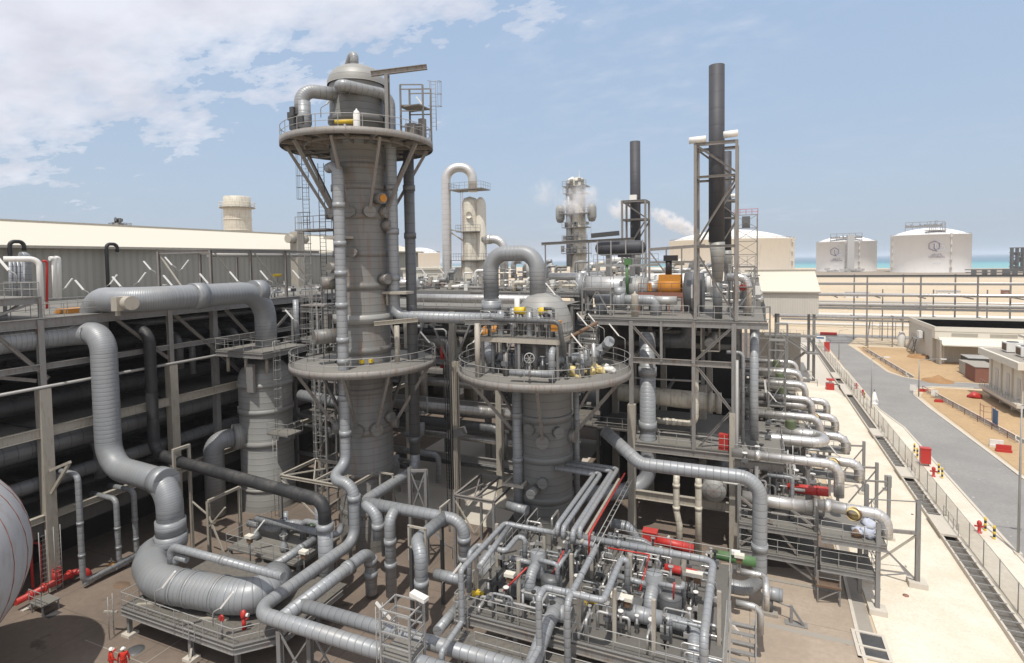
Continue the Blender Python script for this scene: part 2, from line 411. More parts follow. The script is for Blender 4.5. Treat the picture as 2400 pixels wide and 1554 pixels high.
paint('tankpale', (.44,.45,.47), .6, 0, .25, .35, scale=.5, dust=.15, rustcol=(.3,.24,.2)); paint('weldrust', (.3,.1,.06), .8, 0, .4, .3); paint('coveralldark', (.25,.02,.015), .8, 0, .2, dust=0)
# ================================================================ camera, sky, sun
cam = bpy.data.cameras.new('camera'); co = bpy.data.objects.new('camera', cam); COL.objects.link(co)
co.matrix_world = Matrix(((RR.x, -DD.x, -FW.x, 0), (RR.y, -DD.y, -FW.y, 0), (RR.z, -DD.z, -FW.z, EYE), (0,0,0,1)))
cam.sensor_width = 36; cam.lens = 36*F/2400; cam.shift_y = (CY-777)/2400; cam.clip_start = .5; cam.clip_end = 120000
SC.camera = co
HAZE = .00014
SUN_EL, SUN_AZ = math.radians(67), math.radians(172)      # azimuth from +Y towards +X
SUND = Vector((math.sin(SUN_AZ)*math.cos(SUN_EL), math.cos(SUN_AZ)*math.cos(SUN_EL), math.sin(SUN_EL)))
sl = bpy.data.lights.new('sun', 'SUN'); sl.energy = 3.7; sl.angle = math.radians(.5); sl.color = (1, .955, .88)
so = bpy.data.objects.new('sun', sl); COL.objects.link(so); so.rotation_euler = SUND.to_track_quat('Z', 'Y').to_euler(); so.location = (0,0,200)
W = bpy.data.worlds.new('World'); SC.world = W; W.use_nodes = True
def sky():
    nt = W.node_tree; nt.nodes.clear(); out = nt.nodes.new('ShaderNodeOutputWorld'); bg = nt.nodes.new('ShaderNodeBackground')
    st = nt.nodes.new('ShaderNodeTexSky'); st.sky_type = 'NISHITA'; st.sun_disc = False; st.sun_elevation = SUN_EL; st.sun_rotation = SUN_AZ
    st.air_density = 1.0; st.dust_density = 1.6; st.ozone_density = 1.5; st.altitude = 0
    tc = nt.nodes.new('ShaderNodeTexCoord'); d = tc.outputs['Generated']
    def dot(v):
        n = nt.nodes.new('ShaderNodeVectorMath'); n.operation = 'DOT_PRODUCT'; nt.links.new(d, n.inputs[0]); n.inputs[1].default_value = v; return n.outputs['Value']
    # clouds lie on a plane high overhead: project the direction on it
    sp = nt.nodes.new('ShaderNodeSeparateXYZ'); nt.links.new(d, sp.inputs[0])
    q = _math(nt, 'ADD', _math(nt, 'MAXIMUM', sp.outputs[2], 0.), .22)
    cb = nt.nodes.new('ShaderNodeCombineXYZ'); nt.links.new(_math(nt, 'DIVIDE', sp.outputs[0], q), cb.inputs[0]); nt.links.new(_math(nt, 'DIVIDE', sp.outputs[1], q), cb.inputs[1])
    v = cb.outputs[0]
    big = _noise(nt, _map(nt, v, (1.5, 2.1, 1), (0,0,.5)), 1.3, 8, .6); fine = _noise(nt, _map(nt, v, (2.,3.4,1), (0,0,.7)), 3.4, 9, .62)
    n1 = ray(0, 420).cross(ray(1250, 20)).normalized(); s1 = 1 if n1.dot(ray(100, 0)) > 0 else -1
    side = dot(tuple(n1*s1))
    dens = _math(nt, 'ADD', _math(nt, 'MULTIPLY', side, 3.4), _math(nt, 'ADD', _math(nt, 'MULTIPLY', _math(nt, 'SUBTRACT', big, .5), 1.7), _math(nt, 'MULTIPLY', _math(nt, 'SUBTRACT', fine, .5), .9)))
    bank = _ramp(nt, dens, [(-.34, 0.), (-.08, .28), (.2, .72), (.5, 1.)])
    n2 = ray(1500, 0).normalized(); patch = _ramp(nt, dot(tuple(n2)), [(.965, 0.), (.995, .55)])
    wisp = _math(nt, 'MULTIPLY', _ramp(nt, fine, [(.46, 0.), (.8, .8)]), _math(nt, 'ADD', _ramp(nt, big, [(.48, .0), (.75, .4)]), _math(nt, 'MULTIPLY', patch, .8)))
    fac = _math(nt, 'MINIMUM', _math(nt, 'MAXIMUM', bank, wisp), .96)
    shade = _ramp(nt, _noise(nt, _map(nt, v, (1.2,1.6,1), (0,0,.2)), 2.2, 5, .55), [(.34, (4.5, 4.6, 5.2)), (.58, (5.6, 5.75, 6.3))])
    hz = _ramp(nt, sp.outputs[2], [(.0, .88), (.12, .8), (.45, .7), (.8, .4)])
    veil = _ramp(nt, sp.outputs[2], [(.0, (2.75,3.3,4.2)), (.12, (3.05,3.75,4.7)), (.4, (3.1,4.05,5.4))]); hzc = _mix(nt, hz, st.outputs[0], veil)
    c = _mix(nt, fac, hzc, shade)
    nt.links.new(c, bg.inputs[0]); bg.inputs[1].default_value = .15; nt.links.new(bg.outputs[0], out.inputs[0])
sky()
SC.view_settings.view_transform = 'Standard'; SC.view_settings.look = 'None'; SC.view_settings.gamma = 1; SC.view_settings.exposure = 0
# ================================================================ ground
def gsheet(name, pts, z, mat, k='structure'):
    m = MB().sheetz(pts, z).build(name, mat); return kind(m, k)
B = 40000
gsheet('ground', [(-B,-B),(B,-B),(B,1350),(900,1150),(300,1180),(-600,1900),(-B,9000)], 0, 'desert')
gsheet('sea', [(-B,9000),(-600,1900),(300,1180),(900,1150),(B,1350),(B,B*1.6),(-B,B*1.6)], -.6, 'seawater')
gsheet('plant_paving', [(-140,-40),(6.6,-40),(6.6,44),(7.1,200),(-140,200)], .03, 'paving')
gsheet('paving_lit_side', [(-2.2,-40),(6.55,-40),(6.55,44),(6.9,50),(-2.2,48)], .036, 'paving_lit')  # lighter sheet: the brighter right side of the paving is put into its colour
gsheet('drain_channel', [(6.6,42.2),(7.55,42.2),(7.75,60),(7.0,60)], .04, 'concrete')
gsheet('gravel_yard', [(7.75,-40),(15.4,-40),(15.4,112),(13.5,122),(11,124),(7.75,124)], .05, 'gravel')
gsheet('concrete_apron', [(7.1,124.01),(11,124.01),(13.5,122.01),(15.4,112.01),(15.4,200),(7.1,200)], .05, 'palecon')
gsheet('gravel_verge', [(16.55,-40),(20.3,-40),(20.3,96),(19.0,106),(19.0,170),(18.3,200),(16.55,200)], .055, 'verge')
gsheet('road', [(20.5,-40),(28.2,-40),(27.5,85),(26.6,110),(26.6,119),(28.,125),(32,128.2),(60,129.5),(60,133.6),(31,133.4),(28.5,136),(26.8,141),(25.9,167),(25,181),(30,199),(60,199),(60,205),(18.5,205),(18.5,196),(19.6,181),(19.2,141),(19.2,106),(20.5,96)], .06, 'asphalt')
gsheet('sand_yard', [(29.0,-40),(90,-40),(90,128),(32.2,126.8),(29.2,123.4),(27.6,118.4),(27.6,110),(28.3,85)], .045, 'sand')
gsheet('sand_lot', [(31.4,134.4),(90,134.6),(90,178),(26.8,178),(26.7,167),(27.6,142),(29.2,137)], .045, 'sand')
gsheet('dark_shore', [(-300,760),(1500,640),(1500,1100),(-300,1180)], .08, 'shore')
def kerb(name, pts, w=.25, h=.14):
    m = MB()
    for a, b in zip(pts, pts[1:]): m.bar((*a, h/2), (*b, h/2), w, h, up=(0,0,1))
    return kind(m.build(name, 'palecon'), 'structure')
kerb('road_kerb', [(20.4,20),(20.4,96),(19.1,106),(19.1,140)])
kerb('corner_kerb', [(28.35,60),(27.65,85),(26.75,110),(26.75,119),(28.1,124.8),(32,127.9),(38,128.4)], .35)
kerb('paving_kerb', [(6.55,20),(6.55,42),(7.05,60),(7.05,110)], .22, .12)
m = MB(); 
for (x0,x1,y0,y1) in ((-1,6.4,46.6,46.9),(0.1,6.3,40.6,41.1)): m.box((x0,y0,.035),(x1,y1,.11 if y0 > 46 else .04))
kind(m.build('bund_kerb', 'concrete'), 'structure')
# sunk service trench: dark floor between low walls, crossed by slabs
m = MB(); m.sheetz([(15.5,-20),(16.5,-20),(16.5,200),(15.5,200)], .06); kind(m.build('trench_floor', 'deckdark'), 'structure')
m = MB()
for x in (15.4, 16.5): m.box((x,-20,.03),(x+.14,200,.42))
kind(m.build('trench_wall', 'palecon'), 'structure')
for i, (y0, y1) in enumerate(((58.9,63.),(73,76.2),(113.5,122.5),(88.5,92.),(128,134))):
    w = ('nearest the camera by the striped bollards','near the red hose cabinet','beside the red hydrant set at the pale apron','midway along the bright gravel','farthest away beside the long fence')[i]
    t = thing('trench_slab', 'pale concrete slab over the trench, '+w, 'slab', (16,y0,.42), 'concrete slabs over the trench')
    MB().box((15.3,y0,.42),(16.8,y1,.6)).build('slab', 'palecon', t); MB().rail([(16.6,y0,.6),(16.6,y1,.6)], 1.0, 1.4).build('handrail', 'rail', t)
m = MB()
for i in range(60):
    y = 20+i*1.15
    if 58.5 < y < 63.2 or 72.8 < y < 76.4: continue
    m.bar((15.45,y,.46),(16.6,y,.46),.06,.06)
one('trench_crossbars', m, 'rail', 'row of thin grey bars lying across the open trench', 'trench bars')
# ================================================================ fence along the trench
def fence():
    for i in range(4):
        y0, y1 = (20, 58, 92, 128, 176)[i:i+2]
        t = thing('chain_link_fence', 'chain-link fence with thin posts above the trench, '+('its nearest stretch','the stretch past the red hydrant','the stretch beside the dark pump stand','its farthest stretch by the road end')[i], 'fence', (17.1,y0,0), 'fence stretches beside the road')
        n = int((y1-y0)/3)
        for k in range(n+(i == 3)):
            y = y0+(y1-y0)*k/n; MB().tube([(17.1,y,0),(17.1,y,2.3)], .04, 5).build('post', 'rail', t)
        r = MB()
        for z in (2.25, .15): r.tube([(17.1,y0,z),(17.1,y1,z)], .025, 5)
        r.build('rail', 'rail', t)
        MB().box((17.09,y0,.1),(17.11,y1,2.25)).build('mesh_panel', 'chainlink', t)
fence()
# ================================================================ storage tanks by the sea
def textpart(s, size, centre, right, up, mat, parent, name='lettering'):
    cu = bpy.data.curves.new('t', 'FONT'); cu.body = s; cu.size = size; cu.align_x = 'CENTER'; cu.align_y = 'CENTER'; cu.extrude = size*.02
    o = bpy.data.objects.new('t', cu); COL.objects.link(o); bpy.context.view_layer.update()
    me = bpy.data.meshes.new_from_object(o.evaluated_get(bpy.context.evaluated_depsgraph_get())); bpy.data.objects.remove(o)
    r, u = Vector(right).normalized(), Vector(up).normalized(); n = r.cross(u); w = WORLD[parent.name]
    for v in me.vertices: v.co = Vector(centre)+r*v.co.x+u*v.co.y+n*v.co.z-w
    me.materials.clear(); me.materials.append(MATS[mat]); me.name = name
    p = bpy.data.objects.new(name, me); COL.objects.link(p); p.parent = parent; WORLD[p.name] = w; return p
def tank(label, px, py_base, depth, R, zrim, zdome, mat, logo=None, top=None, catlad=(), group=None, zb=0):
    c = pD(px, py_base, depth); c.z = zb; t = thing('storage_tank', label, 'storage tank', c, group)
    m = MB().lathe(c, [(R,0),(R,zrim-zb),(R*1.012,zrim-zb),(R*1.012,zrim-zb+1)], 64); m.build('shell', mat, t)
    n = 10; Rs = (R*R+(zdome-zrim)**2)/(2*(zdome-zrim)); a = math.asin(R/Rs)
    MB().lathe((c.x,c.y,zdome-Rs), [(Rs*math.sin(a*(n-i)/n), Rs*math.cos(a*(n-i)/n)) for i in range(n+1)], 64).build('dome_roof', mat, t)
    rgt = Vector((_ca,_sa,0)); tow = Vector((C0.x-c.x, C0.y-c.y, 0)).normalized(); side = Vector((-tow.y, tow.x, 0))  # side points right seen from camera
    if side.dot(rgt) < 0: side = -side
    def onshell(u, z):   # u: -1..1 across
        q = c+side*(u*R)+tow*(math.sqrt(max(0,1-u*u))*R*1.004); q.z = z; return q
    for u in catlad:
        m = MB()
        p0, p1 = onshell(u, zb), onshell(u, zrim+2); m.bar(p0+tow*.6, p1+tow*.6, 1.6, 1.2)
        for k in range(5): z = zb+(zrim-zb)*(k+.7)/5; m.cbox(onshell(u,z)+tow*1.2, 3.2, 3.2, .5)
        m.build('access_ladder', 'pinkwhite', t)
    m = MB(); m.ring_rail((c.x,c.y,zrim+1), R*.99, 1.2, 48, r=.12); m.build('rim_rail', 'steel', t)
    if logo:
        u, z, s = logo; nrm = (tow*math.sqrt(1-u*u)+side*u).normalized(); rt = Vector((0,0,1)).cross(nrm).normalized()
        if rt.dot(rgt) < 0: rt = -rt
        o = onshell(u, z)+nrm*.7
        def hexpart(cx, col, gap, name):
            m = MB(); P = [o+rt*(cx+math.sin(math.pi*k/3)*s)+Vector((0,0,math.cos(math.pi*k/3)*s)) for k in range(6)]
            for k in range(6):
                if k in gap: continue
                m.bar(P[k], P[(k+1)%6], s*.14, .25, up=nrm)
            m.build(name, col, t)
        hexpart(-s*.42, 'logodark', (), 'emblem_hexagon'); hexpart(s*.62, 'logogrey', (0,1), 'emblem_hexagon')
        m = MB(); m.bar(o+rt*(-s*.42)-Vector((0,0,s*.35)), o+rt*(s*.0)-Vector((0,0,s*1.15)), s*.14, .25, up=nrm); m.bar(o+rt*(-s*.42)+Vector((0,0,s*.5)), o+rt*(-s*.42)-Vector((0,0,s*.5)), s*.12, .25, up=nrm); m.build('emblem_strokes', 'logodark', t)
        m = MB(); m.bar(o+rt*(s*.62), o+rt*(s*1.3), s*.14, .25, up=nrm); m.bar(o+rt*.2*s+Vector((0,0,s*1.15)), o+rt*.2*s+Vector((0,0,s*1.5)), s*.12, .25, up=nrm); m.build('emblem_strokes', 'logogrey', t)
        textpart('\u0642\u0637\u0631\u063a\u0627\u0632', s*.62, o-Vector((0,0,s*1.75)), rt, (0,0,1), 'logodark', t)
        textpart('QATARGAS', s*.52, o-Vector((0,0,s*2.25)), rt, (0,0,1), 'logodark', t)
        m = MB()
        for k in range(7): m.bar(o+rt*((k-3)*s*.2)-Vector((0,0,s*3.5)), o+rt*((k-3)*s*.2+s*.1)-Vector((0,0,s*3.5)), s*.09, .2, up=nrm)
        m.build('small_caption', 'logogrey', t)
    if top:
        for (u0, u1, z0, z1, dp) in top:      # steel platforms: across from u0 to u1
            q0, q1 = c+side*(u0*R)+tow*dp, c+side*(u1*R)+tow*dp; w = (q1-q0); L = w.length; w.normalize()
            g = MB()
            for s2 in (-3, 3):
                for k in range(6):
                    p = q0+w*(L*k/5)+tow*s2
                    g.bar((p.x,p.y,zrim-1),(p.x,p.y,z1 if s2 > 0 else z1-2),.7)
                g.bar((*(q0+tow*s2).xy, z0), (*(q1+tow*s2).xy, z0), 1., 1.); g.bar((*(q0+tow*s2).xy, z1), (*(q1+tow*s2).xy, z1), .45, .45)
            for k in range(16):
                p = q0+w*(L*(k+.5)/16)+tow*random.uniform(-2,2); h = random.uniform(.8,3.4); g.cbox((p.x,p.y,z0+.8+h/2), 2.,2.,h)
            g.build('roof_platform', 'steel', t)
            MB().bar((*q0.xy, z0+.6), (*q1.xy, z0+.6), 7, .5, up=(0,0,1)).build('platform_deck', 'deck', t)
    return t, c, side, tow, onshell
t1 = tank('white domed storage tank with a tall grey service tower and walkway up its front', 1982, 640, 905, 42, 46, 56, 'tankwhite', logo=(-.3, 31, 6.2), top=[(-.5,.5,52,59,33)], catlad=(.0,.42))
tt, c, side, tow, ons = t1
m = MB()
p = c+side*6+tow*53; m.cbox((p.x,p.y,28), 9,9,56); m.build('service_tower', 'silverpaint', tt)
m = MB()
for k in range(30):
    p = c+side*random.uniform(-26,26)+tow*random.uniform(56,62); m.cbox((p.x,p.y,random.uniform(1,5)), random.uniform(2,8), 3, random.uniform(1,4))
m.build('base_pipework', 'silverpaint', tt)
t2 = tank('big white domed storage tank farthest right, with a roof platform set left of its crown', 2178, 637, 800, 46.5, 51, 62, 'tankwhite', logo=(.16, 36, 6.6), top=[(-.62,.3,64,71,-4)], catlad=(-.93,.5))
m = MB(); tt, c, side, tow, ons = t2
for k in range(14):
    p = c+side*random.uniform(-3,17)+tow*36; z = random.uniform(60,72); m.bar((p.x,p.y,51),(p.x,p.y,z),.6)
p = c+side*6+tow*36; m.cbox((p.x,p.y,57.3), 24,8,1.); m.build('vent_stack_platform', 'steel', tt)
t3 = tank('wide cream tank with a rusty roof edge standing behind the tallest stack', 1710, 660, 515, 53, 39.5, 50, 'tankrust', catlad=(.93,))
tank('low white tank half hidden behind the tall dark column', 985, 625, 480, 17, 31.5, 37, 'tankwhite')
# ================================================================ distant pieces along the horizon
def derrick(label, px, w, ztop, depth, base_px=None):
    c = pD(px, 640, depth); c.z = 0; t = thing('far_steel_tower', label, 'steel tower', c); m = MB()
    for i in range(4):
        for j in range(3): m.bar((c.x+(i-1.5)*w/3,c.y+j*4,0),(c.x+(i-1.5)*w/3,c.y+j*4,ztop),1.2)
    for k in range(5): m.cbox((c.x,c.y+4,ztop*(k+1)/5), w*1.15, 10, 1.)
    m.build('frame', 'darkgrey', t)
    m = MB()
    for k in range(14): m.cbox((c.x+random.uniform(-.4,.4)*w, c.y+random.uniform(0,8), random.uniform(3,ztop)), 3,3,random.uniform(2,6))
    m.build('equipment', 'black', t)
derrick('dark steel process structure at the far right edge by the sea', 2392, 17, 32, 760)
m = MB()
for k in range(70):
    x = 230+k*9; h = random.uniform(3,8); m.cbox((x, 780+random.uniform(-6,6), h/2), random.uniform(3,9), 4, h)
m.bar((220,778,7),(860,778,7),1.5,1.); m.bar((220,776,4),(860,776,4),1.,1.)
one('shore_pipeway', m, 'darkgrey', 'long dark band of pipework along the shore below the sea', 'pipe rack')
# pipelines over the desert
for i, (y, z, d, mat, lab) in enumerate(((255,1.6,1.5,'white','thick white pipeline across the desert sand'),(262,1.,1.2,'rustred','rust red pipeline just behind the thick white one'),(300,2.2,1.8,'white','long white pipeline farther back on the desert'),(330,1.5,1.,'silverpaint','thin silver pipeline farthest back on the desert'),(225,1.0,1.0,'white','low white pipeline nearest the steel pipe rack'))):
    t = thing('desert_pipeline', lab, 'pipeline', (30,y,0)); MB().tube([(8,y,z),(260,y,z)], d/2, 10).build('tube', mat, t)
    m = MB()
    for k in range(26): m.box((10+k*10,y-.4,0),(10.5+k*10,y+.4,z))
    m.build('sleepers', 'palecon', t)
for i, (px, py, L, mat, lab) in enumerate(((2010,652,12,'white','small white shed on the desert beyond the rack'),(2225,655,11,'white','long white cabin on the desert at right'),(2360,655,3,'rustred','small red shelter on the desert at right'),(1945,812,0,'red','long red barrier wall at the end of the road'))):
    p = pz(px, py, 0) if i < 3 else pz(1941, 787, 0)
    if i < 3: p = pD(px, py, 330); p.z = 0
    t = thing('desert_cabin' if i < 3 else 'red_barrier', lab, 'cabin' if i < 3 else 'barrier', p)
    if i < 3:
        MB().box((p.x-L/2,p.y,0),(p.x+L/2,p.y+4,3.2)).build('wall', mat, t); MB().box((p.x-L/2-.3,p.y-.4,3.2),(p.x+L/2+.3,p.y+4.4,3.45)).build('roof', 'silverpaint', t); MB().box((p.x-.5,p.y-.04,0),(p.x+.5,p.y,2.1)).build('door', 'steel', t)
    else:
        MB().box((p.x-2.2,p.y,.0),(p.x+2.4,p.y+.4,1.1)).build('panel', 'red', t); MB().box((p.x-2.3,p.y-.1,0),(p.x+2.5,p.y+.5,.25)).build('foot', 'concrete', t)

m = bpy.data.materials.new('air'); m.use_nodes = True; nt = m.node_tree; nt.nodes.clear(); o_ = nt.nodes.new('ShaderNodeOutputMaterial'); v_ = nt.nodes.new('ShaderNodeVolumePrincipled'); nt.links.new(v_.outputs[0], o_.inputs['Volume'])
v_.inputs['Color'].default_value = (.86,.9,.96,1); v_.inputs['Density'].default_value = HAZE; v_.inputs['Anisotropy'].default_value = .1; MATS['air'] = m
kind(MB().box((-42000,-42000,-1.8),(42000,66000,74)).build('haze', 'air'), 'stuff')

SC.cycles.volume_bounces = 4
# ================================================================ warehouse behind the rack
t = thing('warehouse', 'long pale green sheeted shed with a cream roof behind the left pipe rack', 'industrial shed', (-88, 90, 0))
MB().box((-104,-30,0),(-75,118,27.6)).build('wall', 'wallsheet', t)
m = MB(); n = len(m.v)
m.v += [Vector(p) for p in ((-74.2,-31,27.5),(-74.2,119,27.5),(-90,119,31.2),(-90,-31,31.2),(-105.5,-31,27.5),(-105.5,119,27.5))]
m.f += [(0,1,2,3),(3,2,5,4)]; m.build('roof', 'roofsheet', t)
MB().bar((-90,-31,31.25),(-90,119,31.25), .9, .3).build('ridge_cap', 'beige', t); MB().bar((-74.1,-31,27.35),(-74.1,119,27.35), .25, .3).build('gutter', 'beige', t)
for x, ytop, ybot, lab in ((17, 566, 700, 'leftmost'), (244, 572, 700, 'second')):
    p = pX(x, ytop, -74.4); q = pX(x, ybot, -74.4)
    pipe('black downpipe with a hooked top on the shed wall, '+('at the far left edge' if x < 100 else 'right of the white riser pair'), [(p.x+.4,p.y+1.3,p.z-1.0),(p.x+.4,p.y+1.3,p.z),(p.x+.4,p.y,p.z),(p.x+.4,p.y,14)], .42, 'black', .5, cat='downpipe', name='downpipe', seg=10)
# roof ventilator standing on the shed eave
c = pX(696, 560, -72); t = thing('roof_duct_head', 'grey duct head with two round outlets above the shed eave', 'duct', (c.x,c.y,21))
MB().box((c.x-.8,c.y-.8,21),(c.x+.8,c.y+.8,c.z+1.2)).build('duct', 'beige', t)
for s in (-1,1): MB().cyl((c.x,c.y+s*.8,c.z),(c.x,c.y+s*2.1,c.z), .75, 14).build('outlet', 'beige', t)
# ================================================================ big pipe rack with columns on X = -50
rk = thing('pipe_rack', 'tall steel pipe rack with heavy fireproofed columns and dark pipes inside, along the left', 'pipe rack', (-60, 40, 0))
YC = [4.5, 14.9, 25.3, 35.7, 46.1, 56.5, 66.9, 77.3, 87.7]
for y in YC:
    MB().box((-50.4,y-.38,0),(-49.65,y+.38,15.7)).build('fireproofed_column', 'beige', rk)
    MB().ibeam((-50,y,15.7),(-50,y,21.), .4, .4, .04, side=(0,1,0)).build('column', 'steel', rk)
    MB().box((-60.4,y-.38,0),(-59.65,y+.38,21)).build('column', 'darkgrey', rk)
MB().box((-50.9,40.6,0),(-50.3,41.1,22)).build('column', 'steel', rk)
for z, w, h, mat in ((20.75,.35,.75,'steel'),(17.4,.3,.45,'steel'),(12.35,.35,.75,'beige'),(5.75,.4,.5,'beige')):
    MB().ibeam((-50,0,z),(-50,92,z), w, h, .05, side=(1,0,0)).build('edge_beam', mat, rk)
MB().box((-50.35,0,4.3),(-50.05,92,5.4)).build('edge_grating', 'deckdark', rk)
m = MB().tube([(-49.8,0,15.85),(-49.8,92,15.85)], .13, 8).build('walkway_pipe', 'rail', rk)
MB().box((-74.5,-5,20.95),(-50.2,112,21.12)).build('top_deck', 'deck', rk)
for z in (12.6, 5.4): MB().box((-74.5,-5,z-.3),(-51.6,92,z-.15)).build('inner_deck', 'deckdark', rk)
MB().box((-74.6,-5,0),(-74.3,112,20.9)).build('added_back_wall', 'black', rk); MB().box((-56,-5,0),(-55.7,92,5.1)).build('added_shade_wall', 'black', rk)  # black walls added to keep the rack interior and the ground beneath dark
for i, (a, b) in enumerate((((-50,12,20.4),(-50,24.9,16.4)),((-50,25.7,16.4),(-50,22.4,20.4)),((-50,35.4,16.4),(-50,31.,20.4)),((-50,36.2,20.4),(-50,44.,13)),((-50,45.6,16.4),(-50,41.8,20.4)),((-50,46.6,16.4),(-50,52,20.4)))):
    MB().ibeam(a, b, .25, .25, .03, side=(1,0,0)).build('brace', 'steelrust', rk)
m = MB(); m.rail([(-50,25.6,21.1),(-50,34,21.1)], 1.1, 1.3); m.rail([(-52,18,21.1),(-52,40,21.1)],1.1,1.3); m.rail([(-58,27,21.1),(-58,60,21.1)],1.1,1.4); m.rail([(-50,52,21.1),(-50,90,21.1)],1.1,1.5); m.build('handrail', 'rail', rk)
# transfer beams inside, lit a little at the face
for y in YC[1:8]:
    for z in (17.4, 12.3, 8.0): MB().ibeam((-50,y,z),(-60,y,z), .3, .5, .04).build('cross_beam', 'darkgrey', rk)
# pipes running inside the rack
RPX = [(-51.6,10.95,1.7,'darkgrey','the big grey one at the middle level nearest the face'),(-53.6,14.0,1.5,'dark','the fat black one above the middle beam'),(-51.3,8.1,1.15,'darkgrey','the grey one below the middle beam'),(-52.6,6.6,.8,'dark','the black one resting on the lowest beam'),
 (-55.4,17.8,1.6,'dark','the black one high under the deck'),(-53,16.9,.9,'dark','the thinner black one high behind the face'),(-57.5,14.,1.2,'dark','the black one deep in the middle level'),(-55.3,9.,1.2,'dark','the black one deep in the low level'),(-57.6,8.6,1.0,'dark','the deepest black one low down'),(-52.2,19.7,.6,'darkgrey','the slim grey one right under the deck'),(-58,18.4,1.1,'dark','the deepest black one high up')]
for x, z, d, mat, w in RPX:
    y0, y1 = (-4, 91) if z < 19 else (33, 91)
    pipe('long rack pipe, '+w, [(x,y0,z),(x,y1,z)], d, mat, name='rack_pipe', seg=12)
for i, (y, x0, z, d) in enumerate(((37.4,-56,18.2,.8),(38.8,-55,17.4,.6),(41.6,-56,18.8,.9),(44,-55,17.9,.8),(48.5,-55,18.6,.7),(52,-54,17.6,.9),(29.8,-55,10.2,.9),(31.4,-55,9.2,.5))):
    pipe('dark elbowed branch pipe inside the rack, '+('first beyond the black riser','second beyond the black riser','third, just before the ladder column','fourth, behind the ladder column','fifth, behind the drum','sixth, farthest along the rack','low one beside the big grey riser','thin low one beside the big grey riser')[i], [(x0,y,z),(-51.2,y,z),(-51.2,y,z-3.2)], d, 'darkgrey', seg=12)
# wall-lit pipes hung outside the face
for i, (x, y0, y1, xl, lab) in enumerate(((182,1113,1345,-47.6,'first'),(272,1170,1310,-47.8,'second'),(313,1150,1300,-47.8,'third'))):
    p = pX(x, y0, xl); q = pX(x, y1, xl)
    pipe('slim grey downcomer from the rack to the paving, '+('nearest the pale tank','the middle one','the one beside the big grey riser')[i], [(-51,p.y,p.z),(p.x,p.y,p.z),(p.x,p.y,.6),(p.x,p.y+4,.6)], .42, 'grey', .5, bands=((1,.45),(1,.75)), seg=12)
m = MB(); 
t = thing('pipe_bracket', 'pale steel bracket holding the first slim downcomer off the column', 'bracket', (-49.6,25.3,9)); m.bar((-49.6,25.3,9.4),(-47.6,25.6,10.2),.2); m.bar((-49.6,25.3,7.6),(-47.8,25.6,10.),.2); m.build('arm', 'beige', t)
# the big insulated lines
V2 = pz(401,1252,4.6); UP = [pz(x,y,3.25) for x,y in ((400,1268),(362,1291),(350,1325),(368,1358),(412,1374),(470,1384),(540,1396),(592,1397),(628,1382),(648,1352))]
pipe('huge grey clad pipe dropping from the rack and turning out over the paving', [(-51,-2,19.55),(-51,28.7,19.55),(-48.1,28.7,19.55),(-48.1,28.7,8.75),(V2.x,V2.y,8.55),(V2.x,V2.y,4.9)], 1.85, 'greyfine', 2.1, bands=((3,.9),(4,.9)), seg=24)
t = thing('pipe', 'giant grey U-shaped pipe lying on the front left platform', 'pipe', (-42.4,29.3,3.4))
MB().cone((V2.x,V2.y,5.0),(V2.x,V2.y,3.9), .95, 1.12, 26).build('reducer', 'grey', t)
MB().tube([Vector((V2.x,V2.y,4.7)), Vector((V2.x,V2.y,3.6))]+UP[1:], 1.12, 26, 1.6, bend_seg=8, tight=1.).build('tube', 'greyfine', t)
for i, f in ((4,.2),(4,.75),(5,.7)):
    p = UP[i]+(UP[i+1]-UP[i])*f; u = (UP[i+1]-UP[i]).normalized(); MB().tube([p-u*.1, p+u*.1], 1.165, 26).build('collar', 'grey', t)
for x, y in ((UP[3].x+.5,UP[3].y+.1),(UP[6].x-.5,UP[6].y+.1)):
    MB().cyl((x,y,2),(x,y,2.7), .5, 16).build('trunnion', 'grey', t)
    m = MB(); m.bar((x-.9,y-.7,2.08),(x+.9,y-.7,2.08),.22,.14,up=(0,0,1)); m.bar((x-.9,y-1.3,2.06),(x+.2,y-.7,2.06),.22,.1,up=(0,0,1)); m.build('bearing_beam', 'beige', t)
pipe('huge grey clad overhead pipe arching from the rack deck to the round drum', [(-52,30.3,18.5),(-52,30.3,22.2),(-46.4,30.3,22.2),(-46.4,43.6,22.2),(-46.4,43.6,15)], 2.1, 'greyfine', 2.9, bands=((2,.42),(2,.93)), seg=26)
t = thing('pipe_stop', 'pale drum-shaped cap and box beside the near end of the huge overhead pipe', 'fitting', (-46.0,29.3,21.1)); MB().cyl((-46.4,29.2,22.1),(-44.7,28.9,22.1), .55, 16).build('cap', 'beige', t); MB().box((-46.3,28.3,21.5),(-45.6,28.8,22.6)).build('box', 'beige', t); MB().bar((-46,28.6,21.1),(-46,28.6,21.6),.25).build('post', 'beige', t)
pipe('black lagged pipe from the rack crossing above the front skids to a grey riser', [(-53,33.2,19.3),(-49.2,33.2,19.3),(-49.2,33.2,8.3),(-45.5,32.9,8.0),(-28.9,32.0,7.5),(-28.9,32.0,5.6)], .95, 'dark', 1.3, seg=18)
pipe('grey riser that takes the end of the black lagged pipe', [(-28.9,32.0,5.8),(-28.9,32.0,.3)], 1.08, 'grey', bands=((0,.04),), seg=18)
t = thing('pipe_portal', 'small pale portal frame holding the black lagged pipe', 'pipe support', (-45.2,32.9,0))
m = MB(); m.bar((-45.4,32.3,0),(-45.4,32.3,9.2),.22); m.bar((-45.4,33.7,0),(-45.4,33.7,9.2),.22); m.bar((-45.4,32.2,9.2),(-45.4,33.8,9.2),.25); m.bar((-45.4,32.2,7.2),(-45.4,33.8,7.2),.25); m.build('frame', 'beige', t)
